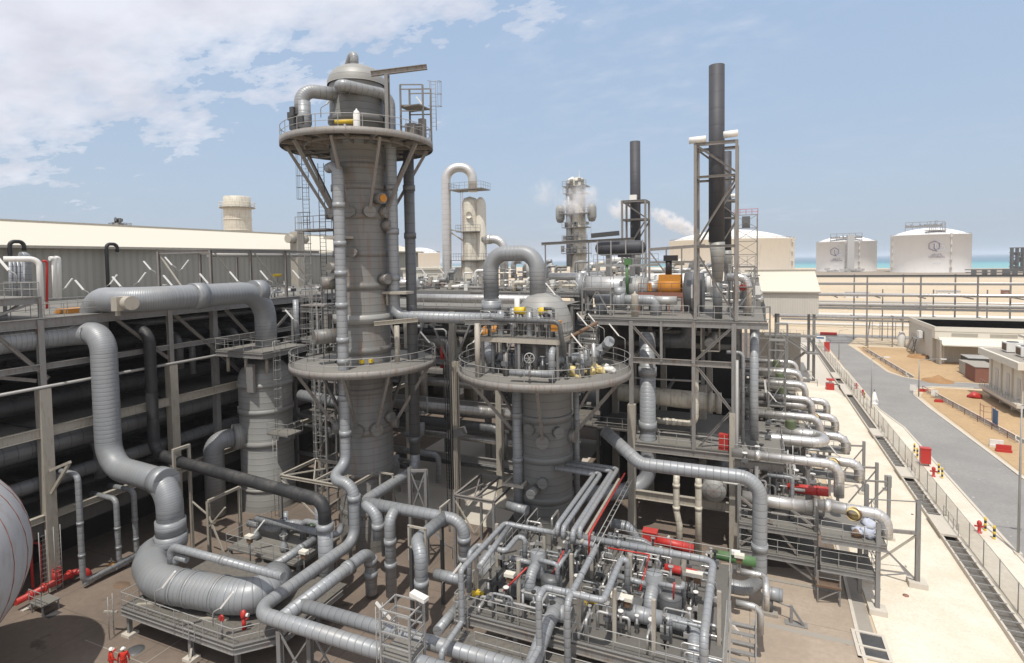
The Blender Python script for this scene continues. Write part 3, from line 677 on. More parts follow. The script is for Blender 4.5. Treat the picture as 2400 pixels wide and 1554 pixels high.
# ================================================================ round drum
c = (-46.4, 43.3); R = 2.62
t = thing('process_drum', 'squat grey clad drum with a domed head left of the tall tower', 'pressure vessel', (*c, 0))
MB().lathe((*c,0), [(R*1.0,0),(R,2.2),(R*.985,2.25),(R*.985,12.9)], 40).build('shell', 'vessel', t)
MB().lathe((*c,12.9), [(R,0),(R*.98,.6),(R*.9,1.25),(R*.7,1.9),(R*.4,2.25),(0,2.4)], 40).build('domed_head', 'vessel', t)
for z, h in ((12.6,.45),(9.9,.5),(6.6,.55),(2.1,.3)): MB().lathe((*c,z), [(R*1.0,0),(R*1.035,.02),(R*1.035,h),(R,h+.02)], 40).build('stiffening_band', 'vessel', t)
d = Vector((-.5,-.87,0)); b = Vector((*c,7.6))
MB().cyl(b+d*2.2, b+d*3.2, 1.3, 24).build('nozzle', 'vessel', t)
MB().box((c[0]+.6,c[1]-2.9,12.4),(c[0]+1.5,c[1]-2.6,15.2)).build('shield_plate', 'steel', t)
pl = MB().box((c[0]-3.1,c[1]-3.2,16.3),(c[0]+3.2,c[1]+2.6,16.5)).build('platform', 'deck', t)
m = MB(); 
for a, b_ in (((-3.1,-3.2),(3.2,-3.2)),((3.2,-3.2),(3.2,2.6)),((-3.1,-3.2),(-3.1,2.6))): m.ibeam((c[0]+a[0],c[1]+a[1],16.1),(c[0]+b_[0],c[1]+b_[1],16.1), .2,.45,.03)
m.build('platform_beam', 'steel', pl)
m = MB(); m.rail([(c[0]-3.1,c[1]+2.6,16.5),(c[0]-3.1,c[1]-3.2,16.5),(c[0]+3.2,c[1]-3.2,16.5),(c[0]+3.2,c[1]+2.6,16.5)],1.15,1.3); m.build('platform_handrail', 'rail', pl)
for x, y in ((-2.4,-2.4),(.3,-2.6),(2.2,-1.8)): MB().cyl((c[0]+x,c[1]+y,14.2),(c[0]+x,c[1]+y,16), .17, 10).build('platform_leg', 'beige', t)
MB().ladder((c[0]+3.0,c[1]-1.6,8.6),(c[0]+3.0,c[1]-1.6,17.4),(.4,-.9,0), .5, cage=(.9,.3,0)).build('caged_ladder', 'rail', t)
m = MB(); m.box((c[0]+2.5,c[1]-2.4,8.2),(c[0]+5.2,c[1]-.4,8.35)); sp = m.build('side_platform', 'deck', t); MB().rail([(c[0]+2.6,c[1]-2.4,8.35),(c[0]+5.2,c[1]-2.4,8.35),(c[0]+5.2,c[1]-.4,8.35)],1.1,1.1).build('side_handrail', 'rail', sp)
MB().ladder((c[0]+3.3,c[1]-2.2,0),(c[0]+3.3,c[1]-2.2,8.3),(1,0,0), .5).build('ladder', 'rail', t)
pipe('fat grey elbow pipe leaving the drum low down', [b+d*2.9, b+d*5.0, (b+d*5.0).xy.to_3d()+Vector((0,0,.2))], 1.85, 'greyfine', 2.2, seg=22, name='pipe')
# ================================================================ platforms, trunnions and helpers shared by the towers
def ring_platform(t, c, z, R, Rin, mat='deck', n=44, deep=.45, raila=None):
    pl = MB().lathe((c[0],c[1],z), [(Rin,-.06),(R,-.06),(R,.0),(Rin,.0)], n).build('ring_platform', mat, t)
    MB().lathe((c[0],c[1],z), [(R+.01,-deep),(R+.05,-deep),(R+.05,.12),(R+.01,.12)], n).build('edge_girder', 'steelrust', pl)
    MB().ring_rail((c[0],c[1],z), R-.03, 1.15, 44, r=.03).build('ring_handrail', 'rail', pl)
    m = MB()
    for k in range(16):
        a = 2*math.pi*k/16+.1; m.bar((c[0]+math.cos(a)*Rin,c[1]+math.sin(a)*Rin,z-.28),(c[0]+math.cos(a)*R,c[1]+math.sin(a)*R,z-.28), .14,.35, up=(0,0,1))
    m.lathe((c[0],c[1],z-.3), [((R+Rin)/2-.06,-.15),((R+Rin)/2+.06,-.15),((R+Rin)/2+.06,.15),((R+Rin)/2-.06,.15)], 32)
    m.build('radial_beam', 'steelrust', pl); return pl
def knee_braces(t, c, zp, R, r, drop, angs):
    for a in angs:
        u = Vector((math.cos(a), math.sin(a), 0)); p = Vector((*c, zp-.45))+u*(R*.93); q = Vector((*c, zp-drop))+u*(r+.45)
        MB().bar(p, q, .22, .26).build('knee_brace', 'steelrust', t)
        k = MB().cyl(q-u*.7-Vector((0,0,.25)), q+u*.12-Vector((0,0,.25)), .52, 16).build('brace_boss', 'tower', t)
def bands(t, c, R, zs, mat, h=.55, out=1.035):
    for z in zs: MB().lathe((c[0],c[1],z-h/2), [(R,0),(R*out,.02),(R*out,h),(R,h+.02)], 44).build('stiffening_band', mat, t)
def boss(t, c, r, ang, z, L=1.0, d=.8, mat='tower', cap=None):
    u = Vector((math.cos(ang), math.sin(ang), 0)); p = Vector((*c, z))+u*(r-.1)
    o = MB().cyl(p, p+u*L, d/2, 16).build('nozzle', mat, t)
    if cap: MB().cyl(p+u*(L+.005), p+u*(L+.12), d*.36, 14).build('nozzle_cap', cap, o)
# ================================================================ tall main tower
BEFORE = set(bpy.data.objects)
c = (-31.4, 40.3); R = 2.37
CAMA = math.atan2(-c[1], -c[0])           # heading from the tower to the eye
t = thing('process_tower', 'tallest grey process tower, rust streaked, with two round platforms', 'distillation column', (*c, 0))
MB().lathe((*c,0), [(R*1.0,0),(R*1.02,3.3),(R*.985,3.4),(R*.985,34.2)], 48).build('shell', 'tower', t)
MB().lathe((*c,34.2), [(R*.985,0),(R*.985,3.2),(R*1.05,3.25),(R*1.05,3.75),(R*.985,3.8),(R*.985,6.6)], 48).build('upper_shell', 'tower2', t)
MB().lathe((*c,40.8), [(R*1.045,0),(R*1.04,.35),(R*.97,.85),(R*.8,1.35),(R*.55,1.68),(R*.25,1.85),(0,1.9)], 48).build('domed_head', 'vessel', t)
bands(t, c, R*.985, (33.5,31.7,29.1,25.8,23.0,17.5,14.0,10.5,6.8,3.4), 'tower'); bands(t, c, R*.985, (20.2,), 'vessel', .75, 1.1)
p1 = ring_platform(t, c, 35.7, 6.35, 2.5, 'deckdark'); p2 = ring_platform(t, c, 16.4, 6.2, 2.5, 'deck')
knee_braces(t, c, 35.7, 6.3, 2.3, 6.0, [CAMA+a for a in (-1.55,-1.0,-.35,.28,.9,1.5,2.3,3.1,4.0)])
knee_braces(t, c, 16.4, 6.2, 2.3, 5.3, [CAMA+a for a in (-1.35,-.28,.32,1.3,2.3,3.1,4.0)])
for a, z, L, d, cap in ((.62,30.6,.9,.95,'orange'),(.95,28.3,.8,.9,None),(.75,23.6,.9,.9,None),(-.25,25.9,.9,.8,None),(-.95,24.6,1.,.9,None),(-1.35,23.3,1.2,1.1,None),(-1.25,18.8,2.0,1.25,None),(.9,11.6,.6,.9,None)): boss(t, c, R, CAMA+a, z, L, d, cap=cap)
MB().tube([(c[0]-.2,c[1],42.5),(c[0]-.2,c[1],44.3),(c[0]-2.2,c[1]+1.,42.0)], .36, 14, .55).build('top_outlet', 'grey', t)
m = MB()
for k in (-.09,.22):
    q = Vector((*c,16.7))+Vector((math.cos(CAMA+k), math.sin(CAMA+k),0))*(R*1.005)
    m.cbox(q, .3,.3,.3)
m.build('warning_plate', 'yellow', t)
lad = Vector((*c,0))+Vector((math.cos(CAMA-1.75), math.sin(CAMA-1.75),0))*4.6
MB().ladder(lad+Vector((0,0,28.6)), lad+Vector((0,0,36)), (_ca,_sa,0), .55, cage=(-.6,-.8,0)).build('caged_ladder', 'steel', t)
MB().ladder(lad+Vector((0,0,16.2)), lad+Vector((0,0,29.6)), (_ca,_sa,0), .55, cage=(-.6,-.8,0)).build('caged_ladder', 'steel', t)
lp = MB().cbox(lad+Vector((.9,.5,28.0)), 3.4,2.2,.15).build('landing', 'steelrust', t); MB().rail([lad+Vector((-.7,-.6,28.1)), lad+Vector((2.6,-.6,28.1)), lad+Vector((2.6,1.6,28.1))],1.1,.7).build('landing_rail', 'steel', lp)
l2 = lad+Vector((1.3,.5,0)); MB().ladder(l2+Vector((0,0,16.2)), l2+Vector((0,0,34)), (_ca,_sa,0), .5).build('ladder', 'black', t)
lp = MB().cbox(lad+Vector((.9,.4,21.4)), 2.6,2.,.12).build('landing', 'steelrust', t); MB().rail([lad+Vector((-.3,-.5,21.5)), lad+Vector((2.1,-.5,21.5))],1.1,.7).build('landing_rail', 'steelrust', lp)
# things on the top platform
def at(a, rr, z): return Vector((*c, z))+Vector((math.cos(CAMA+a), math.sin(CAMA+a), 0))*rr
q = at(.62, 4.1, 35.7)
t2 = thing('davit_hoist', 'steel hoist beam on a post above the upper platform of the tallest tower', 'hoist', q)
MB().ibeam(q, q+Vector((0,0,5.3)), .32,.32,.04).build('post', 'steel', t2); MB().ibeam(q+Vector((-1.2,-.5,5.4)), q+Vector((2.9,1.5,6.0)), .3,.42,.05).build('beam', 'steelrust', t2)
q = at(1.15, 4.9, 35.7)
t2 = thing('valve_stair_tower', 'rusty caged stair frame at the right of the upper tower platform', 'access frame', q)
m = MB()
for dx, dy in ((-.8,-.5),(.9,.3),(-.8,.9),(.9,1.6)): m.bar(q+Vector((dx,dy,0)), q+Vector((dx,dy,5)), .13)
for z in (1.3,2.7,3.2,4.6,5): m.bar(q+Vector((-.8,-.5,z)), q+Vector((.9,.3,z)), .09); m.bar(q+Vector((-.8,.9,z)), q+Vector((.9,1.6,z)), .09)
m.build('frame', 'steel', t2); MB().cbox(q+Vector((0,.5,3.1)), 1.9,1.8,.1).build('landing', 'steelrust', t2)
MB().ladder(q+Vector((1.6,.8,1.)), q+Vector((1.6,.8,5.4)), (_ca,_sa,0), .5, cage=(.5,.8,0), cage_r=.42).build('caged_ladder', 'steelrust', t2)
m = MB(); m.cbox(q+Vector((-.2,.2,.9)), .9,.7,1.5); m.cbox(q+Vector((.5,.8,1.2)), .5,.5,1.9); m.build('equipment', 'steelrust', t2)
q = at(-1.15, 4.8, 35.7)
t2 = thing('valve_skid', 'dark valve cluster on the left of the upper tower platform', 'valve', q)
m = MB(); 
for k in range(9): m.cbox(q+Vector((random.uniform(-.9,.9), random.uniform(-.8,.8), random.uniform(.4,2.2))), random.uniform(.3,.8), .5, random.uniform(.4,1.))
m.build('body', 'darkgrey', t2); MB().cyl(q+Vector((.2,0,.1)), q+Vector((.2,0,3.0)), .55, 16).build('riser', 'grey', t2); MB().cyl(q+Vector((-.6,.3,.1)), q+Vector((-.6,.3,2.1)), .4, 14).build('riser', 'grey', t2)
pipe('grey clad elbow pipe from the tower head down to the dark valve cluster', [at(-.9,2.0,39.7), at(-1.15,4.8,39.7), at(-1.15,4.8,37.6)], 1.15, 'grey', 1.2)
q = at(-.02, 4.6, 35.7)
t2 = thing('extinguisher', 'white gas cylinder on the upper tower platform', 'gas cylinder', q); MB().lathe(q, [(0,0),(.24,.05),(.27,.2),(.27,1.5),(.2,1.75),(.06,1.85),(.06,1.95),(0,1.95)], 14).build('bottle', 'whitebright', t2)
q = at(-.28, 3.6, 35.7)
t2 = thing('actuator', 'yellow valve actuator on the upper tower platform', 'valve actuator', q); MB().cyl(q+Vector((-.75,-.3,1.15)), q+Vector((.75,.3,1.15)), .2, 12).build('cylinder', 'yellow', t2); MB().cyl(q, q+Vector((0,0,1)), .14, 10).build('stem', 'steel', t2)
# main vertical lines beside the tower

R1 = route((-32.2,37.4,33.2), ('d',2.0,-1.3,0), ('z',825,1083), ('d',0,-1.9,-.7), ('x',823,1157), ('z',823,1268), ('y',600,1440), ('x',1085,1560))
pipe('slim grey riser on the front left of the tallest tower, later running forward', R1, .86, 'grey', 1.15, bands=((1,.14),(1,.27),(1,.37),(1,.475),(1,.59),(1,.66),(1,.78),(1,.9),(4,.25)), seg=18)
print('R1', [tuple(round(v,1) for v in p) for p in R1])
cx = Vector((-28.0,40.7,0))
def tc(a, r, z): return Vector((*c, z))+Vector((math.cos(CAMA+a), math.sin(CAMA+a), 0))*r
pipe('grey pipe looping round the tower head then dropping to cross to the neighbouring column', route(tc(-.5,2.1,40.0), ('d',*(tc(-.44,3.7,40.0)-tc(-.5,2.1,40.0))), ('d',*(Vector((-28.5,40.9,39.9))-tc(-.44,3.7,40.0))), ('z',948,740), ('x',1185,748)), .95, 'grey', 1.0, bands=((2,.42),(2,.62),(2,.83)), seg=18)
pipe('second grey riser behind the right side of the tallest tower', [(-27.6,42.2,35),(-27.6,42.2,7.9)], .95, 'darkgrey', bands=((0,.12),(0,.28),(0,.95)), seg=16)
t2 = thing('pipe_clamp', 'pale clamp plate on the left riser of the tallest tower', 'pipe clamp', (-31.5,37.6,27.2)); MB().cbox((-31.55,37.6,27.2), 2.1,1.3,.22).build('plate', 'beige', t2); MB().cyl((-31,38,27.2),(-31,38,26.6),.06,6).build('hanger', 'steel', t2)
t2 = thing('pipe_clamp', 'pale clamp plate on the right riser of the tallest tower', 'pipe clamp', (-27.8,41,22.4)); MB().cbox((-27.9,40.6,22.4), 2.4,1.2,.22).build('plate', 'beige', t2); MB().cyl((-28.9,40.4,22.4),(-28.9,40.4,21.3),.12,8).build('hanger', 'beige', t2)
q = pD(980, 735, 48.5)
t2 = thing('davit_hoist', 'grey davit beam on a post at the right of the lower tower platform', 'hoist', (q.x,q.y,16)); MB().cyl((q.x-1.4,q.y-1.2,16),(q.x-1.4,q.y-1.2,19.6),.22,12).build('post', 'beige', t2)
q = at(.75, 4.6, 16.); MB().ibeam((q.x-2.1,q.y-1.,19.9),(q.x+1.3,q.y+.4,20.2), .3,.35,.04).build('beam', 'beige', t2)
NEW = [o for o in bpy.data.objects if o not in BEFORE]; squash(NEW, 25., .957)
# ================================================================ second column with the arch
c2 = (-15.9, 44.0); R2 = 2.25; CAM2 = math.atan2(-c2[1], -c2[0]); c = c2
t = thing('process_column', 'shorter dark grey column with one round platform and a domed head', 'distillation column', (*c2, 0))
MB().lathe((*c2,0), [(R2,0),(R2,19.3)], 48).build('shell', 'tower2', t)
MB().lathe((*c2,19.3), [(R2*1.06,0),(R2*1.05,.5),(R2*.99,1.2),(R2*.86,2.0),(R2*.6,2.65),(R2*.3,2.95),(0,3.0)], 48).build('domed_head', 'vessel', t)
bands(t, c2, R2, (12.1,8.8,5.5,2.4), 'tower2', .6); bands(t, c2, R2, (19.2,), 'vessel', .5, 1.07)
ring_platform(t, c2, 16.0, 7.1, 2.35, 'deck')
knee_braces(t, c2, 16.0, 7.1, 2.2, 5.2, [CAM2+a for a in (-1.3,-.08,1.15,2.2,3.1,4.1)])
for a, z, L, d in ((.45,11.2,.5,.9),(-.55,11.4,.4,.9),(-.35,6.6,1.4,.75),(-.1,7.2,.6,.8)): boss(t, c2, R2, CAM2+a, z, L, d, 'tower2')
pipe('large grey arch pipe over the head of the shorter column', route((c2[0]-.5,c2[1],21.6), ('z',25.6), ('x',1150,600), ('z',1152,700)), 1.34, 'greyfine', 1.4, seg=22, bands=())
q = along((c2[0]-.5,c2[1],25.6), 'x', 1150, 600)
t2 = thing('expansion_joint', 'grey wide collar at the left foot of the large arch pipe', 'fitting', (q.x,q.y,20)); MB().cyl((q.x,q.y,20.4),(q.x,q.y,21.6), .86, 22).build('collar', 'grey', t2); MB().cyl((q.x,q.y,19.3),(q.x,q.y,20.4), .3, 12).build('stub', 'black', t2); MB().blob((q.x,q.y,18.9), .95,.95,.65, 4, 14, 9, .08).build('valve_cover', 'orange', t2)
for i, (px, y0, y1, w, lab, bd) in enumerate(((1211,895,1225,.82,'thick grey riser on the left face of the shorter column',(.26,.52)),(1251,930,1240,.4,'thin grey riser up the middle face of the shorter column',(.3,.62)),(1350,900,1120,.5,'grey riser on the right edge of the shorter column',(.4,)))):
    off = (2.7, 2.65, 1.6)[i]; p = pD(px, y0, 48.5-off*.95); q = along(p, 'z', px, y1)
    pipe(lab, [p+Vector((0,0,1 if i != 1 else -.3)), q-Vector((0,0,1.5))], w, 'grey', bands=tuple((0,f) for f in bd), seg=14)
p = pD(1211, 1130, 46.); t2 = thing('pipe_clamp', 'square pale collar frame on the thick riser of the shorter column', 'pipe clamp', p)
m = MB()
for s in (-.75,.75): m.bar(p+Vector((-.9,s,0)), p+Vector((.9,s,0)), .22,.22); m.bar(p+Vector((s,-.75,0)), p+Vector((s,.75,0)), .215,.215)
m.build('frame', 'beige', t2)
t2 = thing('pipe_stub', 'grey end cap pipe crossing behind the thick riser of the shorter column', 'pipe', pD(1228, 1193, 45)); p = pD(1190,1183,46.2); MB().cyl(p, pD(1236,1197,45.2), .42, 16).build('tube', 'grey', t2)
# ================================================================ steel frame carrying the exchanger deck (front face on Y = 50)
fr = thing('steel_structure', 'three-storey grey steel frame right of the domed column, dark inside, under the stack', 'steel frame', (-6, 50, 0))
XS = (-9.8, -4.5, -1.3)
for y in (50, 60, 70, 82):
    for x in (-13.5, -9.8, -4.5, -1.3):
        if y == 50 and x == -13.5: continue
        if x == -4.5 and y == 50: MB().ibeam((x,y,16),(x,y,19.5), .3,.3,.03, side=(1,0,0)).build('column', 'steelrust', fr); continue
        MB().ibeam((x,y,12),(x,y,19.5), .36,.36,.04, side=(1,0,0)).build('column', 'steel', fr)
        MB().box((x-.33,y-.33,0),(x+.33,y+.33,12)).build('fireproofed_column', 'beige', fr)
for x, a in ((-7.2,16.),): MB().ibeam((x,50,16),(x,50,19.5), .2,.2,.02, side=(1,0,0)).build('hanger', 'steel', fr)
for z, x0, x1, w, h, mat in ((19.35,-13.5,1.3,.25,.55,'steel'),(16.,-9.9,-1.2,.3,.5,'steelrust'),(8.15,-9.9,-1.2,.25,.6,'steelrust'),(3.9,-9.8,-1.3,.4,.75,'beige'),(19.3,-13.5,-9.8,.25,.4,'steel')):
    y = 50.02 if z != 19.3 else 54
    MB().ibeam((x0,y,z),(x1,y,z), w, h, .04, side=(0,1,0)).build('edge_beam', mat, fr)
for y in (60, 70, 82):
    for z in (19.35, 16, 8.15, 3.9): MB().ibeam((-13.5,y,z),(-1.2,y,z), .3,.5,.04, side=(0,1,0)).build('cross_beam', 'steel', fr)
for x in (-9.8,-1.3):
    for z in (16, 8.15): MB().ibeam((x,50.2,z),(x,82,z), .3,.5,.04, side=(1,0,0)).build('side_beam', 'steel', fr)
for a, b in (((-9.7,50,19.1),(-7.3,50,16.3)),((-1.5,50,19.1),(-4.4,50,16.2)),((-4.3,50,15.8),(-1.5,50,12.2)),((-4.5,51,8),(-1.4,51,12))): MB().ibeam(a, b, .2,.2,.025, side=(0,1,0)).build('brace', 'steelrust', fr)
MB().box((-14,50.3,19.62),(1.2,112,19.75)).build('upper_deck', 'deck', fr)
MB().box((-9.6,50.4,8.4),(-1.4,62,8.52)).build('lower_deck', 'deck', fr)
MB().box((-19,54,8.2),(-9.9,60,8.35)).build('lower_deck', 'deckdark', fr)
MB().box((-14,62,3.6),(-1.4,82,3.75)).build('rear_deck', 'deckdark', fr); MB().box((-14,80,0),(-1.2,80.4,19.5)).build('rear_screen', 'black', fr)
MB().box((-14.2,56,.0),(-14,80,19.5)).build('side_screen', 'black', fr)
m = MB(); m.rail([(-14,50.1,19.75),(-4.9,50.1,19.75)],1.15,1.25); m.rail([(-4.1,50.1,19.75),(-1.6,50.1,19.75)],1.15,1.2); m.rail([(-1.,50.1,19.75),(1.1,50.1,19.75),(1.1,60,19.75),(1.1,110,19.75)],1.15,1.4); m.build('upper_handrail', 'rail', fr)
m = MB(); m.rail([(-7.6,50.9,8.52),(-7.4,50.2,8.52),(-1.6,50.2,8.52)],1.15,1.3); m.rail([(-19,54,8.35),(-10,54,8.35)],1.1,1.5); m.build('lower_handrail', 'rail', fr)
MB().tube([(-14.2,54,13.5),(-4.4,56,13.2)], .1, 6).build('spray_pipe', 'rail', fr)
# equipment behind the face
t = thing('heat_exchanger', 'long dusty horizontal vessel with a flanged end deep inside the middle storey', 'heat exchanger', (-6,55,11.6)); MB().tube([(-12,55,11.8),(-2.7,55,11.5)], .85, 24).build('shell', 'cream', t); MB().tube([(-3.6,55,11.53),(-3.3,55,11.52)], 1.0, 24).build('flange', 'beige', t); MB().tube([(-2.9,55,11.5),(-2.5,55,11.5)], .98, 24).build('flange', 'beige', t)
for x in (-9,-5): MB().box((x-.2,54.4,8.5),(x+.2,55.6,11)).build('saddle', 'steel', t)
pipe('dusty pipe rising through the middle storey and bending left at the deck', [(-8.2,53,9.9),(-4.6,53,9.9),(-4.6,53,15.6)], .55, 'cream', .7, bands=((0,.3),(0,.45)), seg=14)
t = thing('pipe', 'dark silver U-bend under the upper deck of the steel frame', 'pipe', (-6,53.5,17)); MB().tube([(-8.6,53.2,17.4),(-5.2,53.2,17.4),(-5.2,53.2,19.4)], .68, 20, 1.1).build('tube', 'darkgrey', t)
t = thing('vessel_end', 'small round vessel end with a square bracket under the upper deck', 'vessel', (-3.3,52,17.6)); MB().tube([(-3.3,51.6,17.55),(-3.3,56,17.55)], .43, 18).build('shell', 'vessel', t); m = MB(); m.bar((-4.,51.5,16.9),(-2.5,51.5,16.9),.12); m.bar((-4.,51.5,16.9),(-4.,51.5,19),.12); m.bar((-2.5,51.5,16.9),(-2.5,51.5,19),.12); m.build('bracket', 'beige', t)
t = thing('vessel_end', 'big round pale vessel end low in the steel frame behind two thin pipes', 'vessel', (-2.8,48.9,5.6)); MB().lathe((-2.8,48.9,5.55), [(0,0),(.96,.01),(.98,.1),(.98,8)], 32, axis=(0,1,0)).build('shell', 'vessel', t); m = MB()
for k in range(4): 
    a = math.pi*k/4; m.bar((-2.8-math.cos(a)*.93,48.885,5.55-math.sin(a)*.93),(-2.8+math.cos(a)*.93,48.885,5.55+math.sin(a)*.93), .012,.012)
m.build('plate_joint', 'rustred', t)
t = thing('hose_cabinet', 'red twin door hose cabinet by the handrail in the steel frame', 'cabinet', (-2.1,50.7,8.5)); MB().box((-2.5,50.6,8.55),(-1.6,51.1,9.9)).build('box', 'red', t); MB().box((-2.08,50.57,8.6),(-2.02,50.6,9.85)).build('door_gap', 'beige', t)
# lines at the face
pipe('tall thick grey riser in front of the steel frame, bending away at its foot', [(-8.6,51.3,18.4),(-8.6,51.3,4.6),(-10.5,50.2,3.9),(-15.0,47.2,3.9)], 1.42, 'greyfine', 2.0, bands=((0,.26),(0,.62)), seg=24)
P10 = route((.62,42.4,1.35), ('z',1776,1122), ('x',1500,1100), ('d',-3.2,2.0,1.6))
pipe('long grey clad pipe crossing before the steel frame and dropping to the paving at right', [Vector((-6.6,42.4,1.35))]+P10, .98, 'grey', 1.35, bands=((1,.4),), seg=20)
t = thing('pipe_stub', 'grey stub and valve stand at the foot of the long crossing pipe', 'pipe support', (1.4,42.3,0)); MB().tube([(.9,42.3,1.5),(2.1,42.2,1.5)], .42, 18).build('stub', 'grey', t); MB().cyl((1.3,42.2,.2),(1.3,42.2,1.2), .2, 10).build('post', 'darkgrey', t); MB().box((.8,41.8,.03),(1.8,42.6,.25)).build('base', 'concrete', t)
t = thing('pipe_anchor', 'small triangular grey steel bracket bolted on the paving', 'pipe support', (3.,41.6,0)); m = MB(); m.bar((2.6,41.6,0),(2.6,41.6,1.3),.18); m.bar((2.6,41.6,1.2),(3.4,41.5,.05),.14); m.box((2.2,41.3,.03),(3.6,41.9,.1)); m.build('bracket', 'steel', t); MB().tube([(1.5,42.1,1.1),(2.6,41.7,1.1)], .05, 6).build('rod', 'steel', t)
for i, (x, jog) in enumerate(((1585,1),(1637,0))):
    p = pY(x, 1130, 47.2); q = along(p, 'z', x-3, 1330)
    pts = [p+Vector((0,.6,.9)), p+Vector((0,0,.1)), p-Vector((0,0,2.4))]+([p+Vector((.25,0,-3.6))] if jog else [])+[Vector((p.x+(.25 if jog else 0), p.y, 0.4))]
    pipe('dusty slim drop pipe below the long crossing pipe, '+('the kinked one' if jog else 'the straight one'), pts, .52, 'cream', .5, bands=((1,.15),(1,.9)), seg=14)
# ================================================================ on the upper deck
t = thing('drum_vessel', 'dark grey horizontal drum raised on legs above the upper deck', 'pressure vessel', (-13.2,62,19.75))
MB().lathe((-15.4,62,26.2), [(0,-.75),(.45,-.6),(.72,-.3),(.8,0),(.8,4.2),(.72,4.5),(.45,4.8),(0,4.95)], 28, axis=(1,0,0)).build('shell', 'stack', t)
for x in (-14.6,-12): MB().box((x-.25,61.6,19.75),(x+.25,62.4,25.6)).build('leg', 'steel', t)
m = MB(); m.bar((-16.3,61,27.6),(-13.2,61,27.8),.25,.5); m.build('walkway', 'darkgrey', t)
m = MB(); m.rail([(-16,60.6,24.4),(-9,60.6,24.4)],1.1,1.2); m.bar((-16,60.6,24.3),(-9,60.6,24.3),.2,.25)
for x in (-15.5,-14,-12.4,-10.6): m.bar((x,60.5,19.8),(x,60.5,27),.12)
m.build('platform_rail', 'rail', t)
def hx(label, x0, x1, y, z, r, mat='silver', boxy=False):
    t = thing('heat_exchanger', label, 'heat exchanger', ((x0+x1)/2,y,19.75)); MB().tube([(x0,y,z),(x1,y,z)], r, 26).build('shell', mat, t)
    for x in (x0+.5, x1-.5): MB().tube([(x-.09,y,z),(x+.09,y,z)], r*1.13, 26).build('flange', 'grey', t)
    for x in (x0+.9, x1-.9): MB().box((x-.15,y-r*.7,19.75),(x+.15,y+r*.7,z-r*.6)).build('saddle', 'steel', t)
    return t
hx('large pale silver exchanger shell left on the upper deck', -16.5, -10.2, 57.5, 22.1, 1.15, 'silverpaint')
t = hx('short grey clad drum right of the pale silver shell', -11.8, -9.3, 56.8, 21.9, 1.25, 'vessel')
t = thing('insulated_valve', 'orange wrapped valve block topped by a black actuator on the upper deck', 'valve', (-7.2,56.5,19.75))
MB().tube([(-8.3,56.5,22.2),(-6.2,56.5,22.2)], 1.05, 12).build('cover', 'orange', t); MB().cbox((-7.25,56.5,22.9), 2.0,1.7,1.0).build('cover', 'orange', t)
MB().cyl((-7.4,56.5,23.3),(-7.4,56.5,24.9), .3, 12).build('actuator', 'black', t); MB().cbox((-7.2,56.5,25.0), 1.3,.7,.55).build('actuator_head', 'black', t); MB().cbox((-9.4,56.2,22.2), .9,.7,.8).build('small_cover', 'orange', t)
MB().tube([(-9.9,56.5,22.2),(-8.2,56.5,22.2)], .6, 14).build('pipe', 'silverpaint', t)
m = MB(); m.bar((-10.1,55.2,21.5),(-5.9,55.2,21.5),.15,.45,up=(0,0,1)); m.rail([(-10.1,55.2,21.6),(-5.9,55.2,21.6)],1.,1.1)
for x in (-10,-8.6,-7.2,-6): m.bar((x,55.2,19.75),(x,55.2,21.5),.1)
m.build('access_platform', 'rustred', t)
t = thing('exchanger_channel', 'tall grey ribbed drum end standing beside the orange valve block', 'heat exchanger', (-5,57,19.75)); MB().tube([(-5.9,57,21.6),(-4.2,57,21.6)], 1.95, 32).build('shell', 'darkgrey', t); MB().tube([(-5.2,57,21.6),(-5.0,57,21.6)], 2.02, 32).build('flange', 'grey', t); MB().box((-5.6,56,19.75),(-4.4,58,20.2)).build('saddle', 'steel', t)
t = thing('pipe_tee', 'grey clad pipe with a capped tee along the front of the upper deck', 'pipe', (-11,53,19.75))
MB().tube([(-13.8,53,21.1),(-9.4,53,21.1),(-9.,52.9,21.1),(-8.1,52.9,21.1),(-8.1,52.9,19.7)], .52, 18, .9).build('tube', 'grey', t); MB().tube([(-12.2,53,21.1),(-10.9,53,21.1)], .78, 20).build('sleeve', 'grey', t); MB().cyl((-11.5,53,21.3),(-11.5,53,22.35), .62, 20).build('capped_branch', 'grey', t); MB().tube([(-8.4,52.9,21.15),(-6.2,52.9,21.15)], .38, 16).build('branch', 'silverpaint', t); MB().tube([(-13.2,53,19.7),(-13.2,53,21)], .5, 16).build('drop', 'grey', t)
t = thing('gas_cylinder', 'tall dull white cylinder at the rail of the upper deck', 'gas cylinder', (-9.7,51.2,19.75)); MB().lathe((-9.7,51.2,19.75), [(0,0),(.33,.02),(.34,1.9),(.28,2.05),(.1,2.1),(.06,2.3),(0,2.3)], 18).build('bottle', 'beige', t)
t = thing('control_valve', 'green spindle valve with a dark handwheel above the grey drum', 'valve', (-11.2,55.4,22.9)); MB().cyl((-11.2,55.2,21.4),(-11.2,55.2,24.6), .15, 10).build('spindle', 'green', t); MB().cbox((-11.1,55.2,24.7), .7,.5,.6).build('head', 'green', t); MB().cbox((-11.4,55.2,25.3), 1.3,.5,.3).build('actuator', 'black', t)
fl = thing('access_tower', 'small square steel frame tower with braces on the upper deck left', 'access frame', (-13.2,51.6,19.75)); m = MB()
for x in (-14.6,-11.9):
    for y in (51.2,52.4): m.bar((x,y,19.75),(x,y,22.3),.14)
for y in (51.2,52.4): m.bar((-14.6,y,22.2),(-11.9,y,22.2),.16)
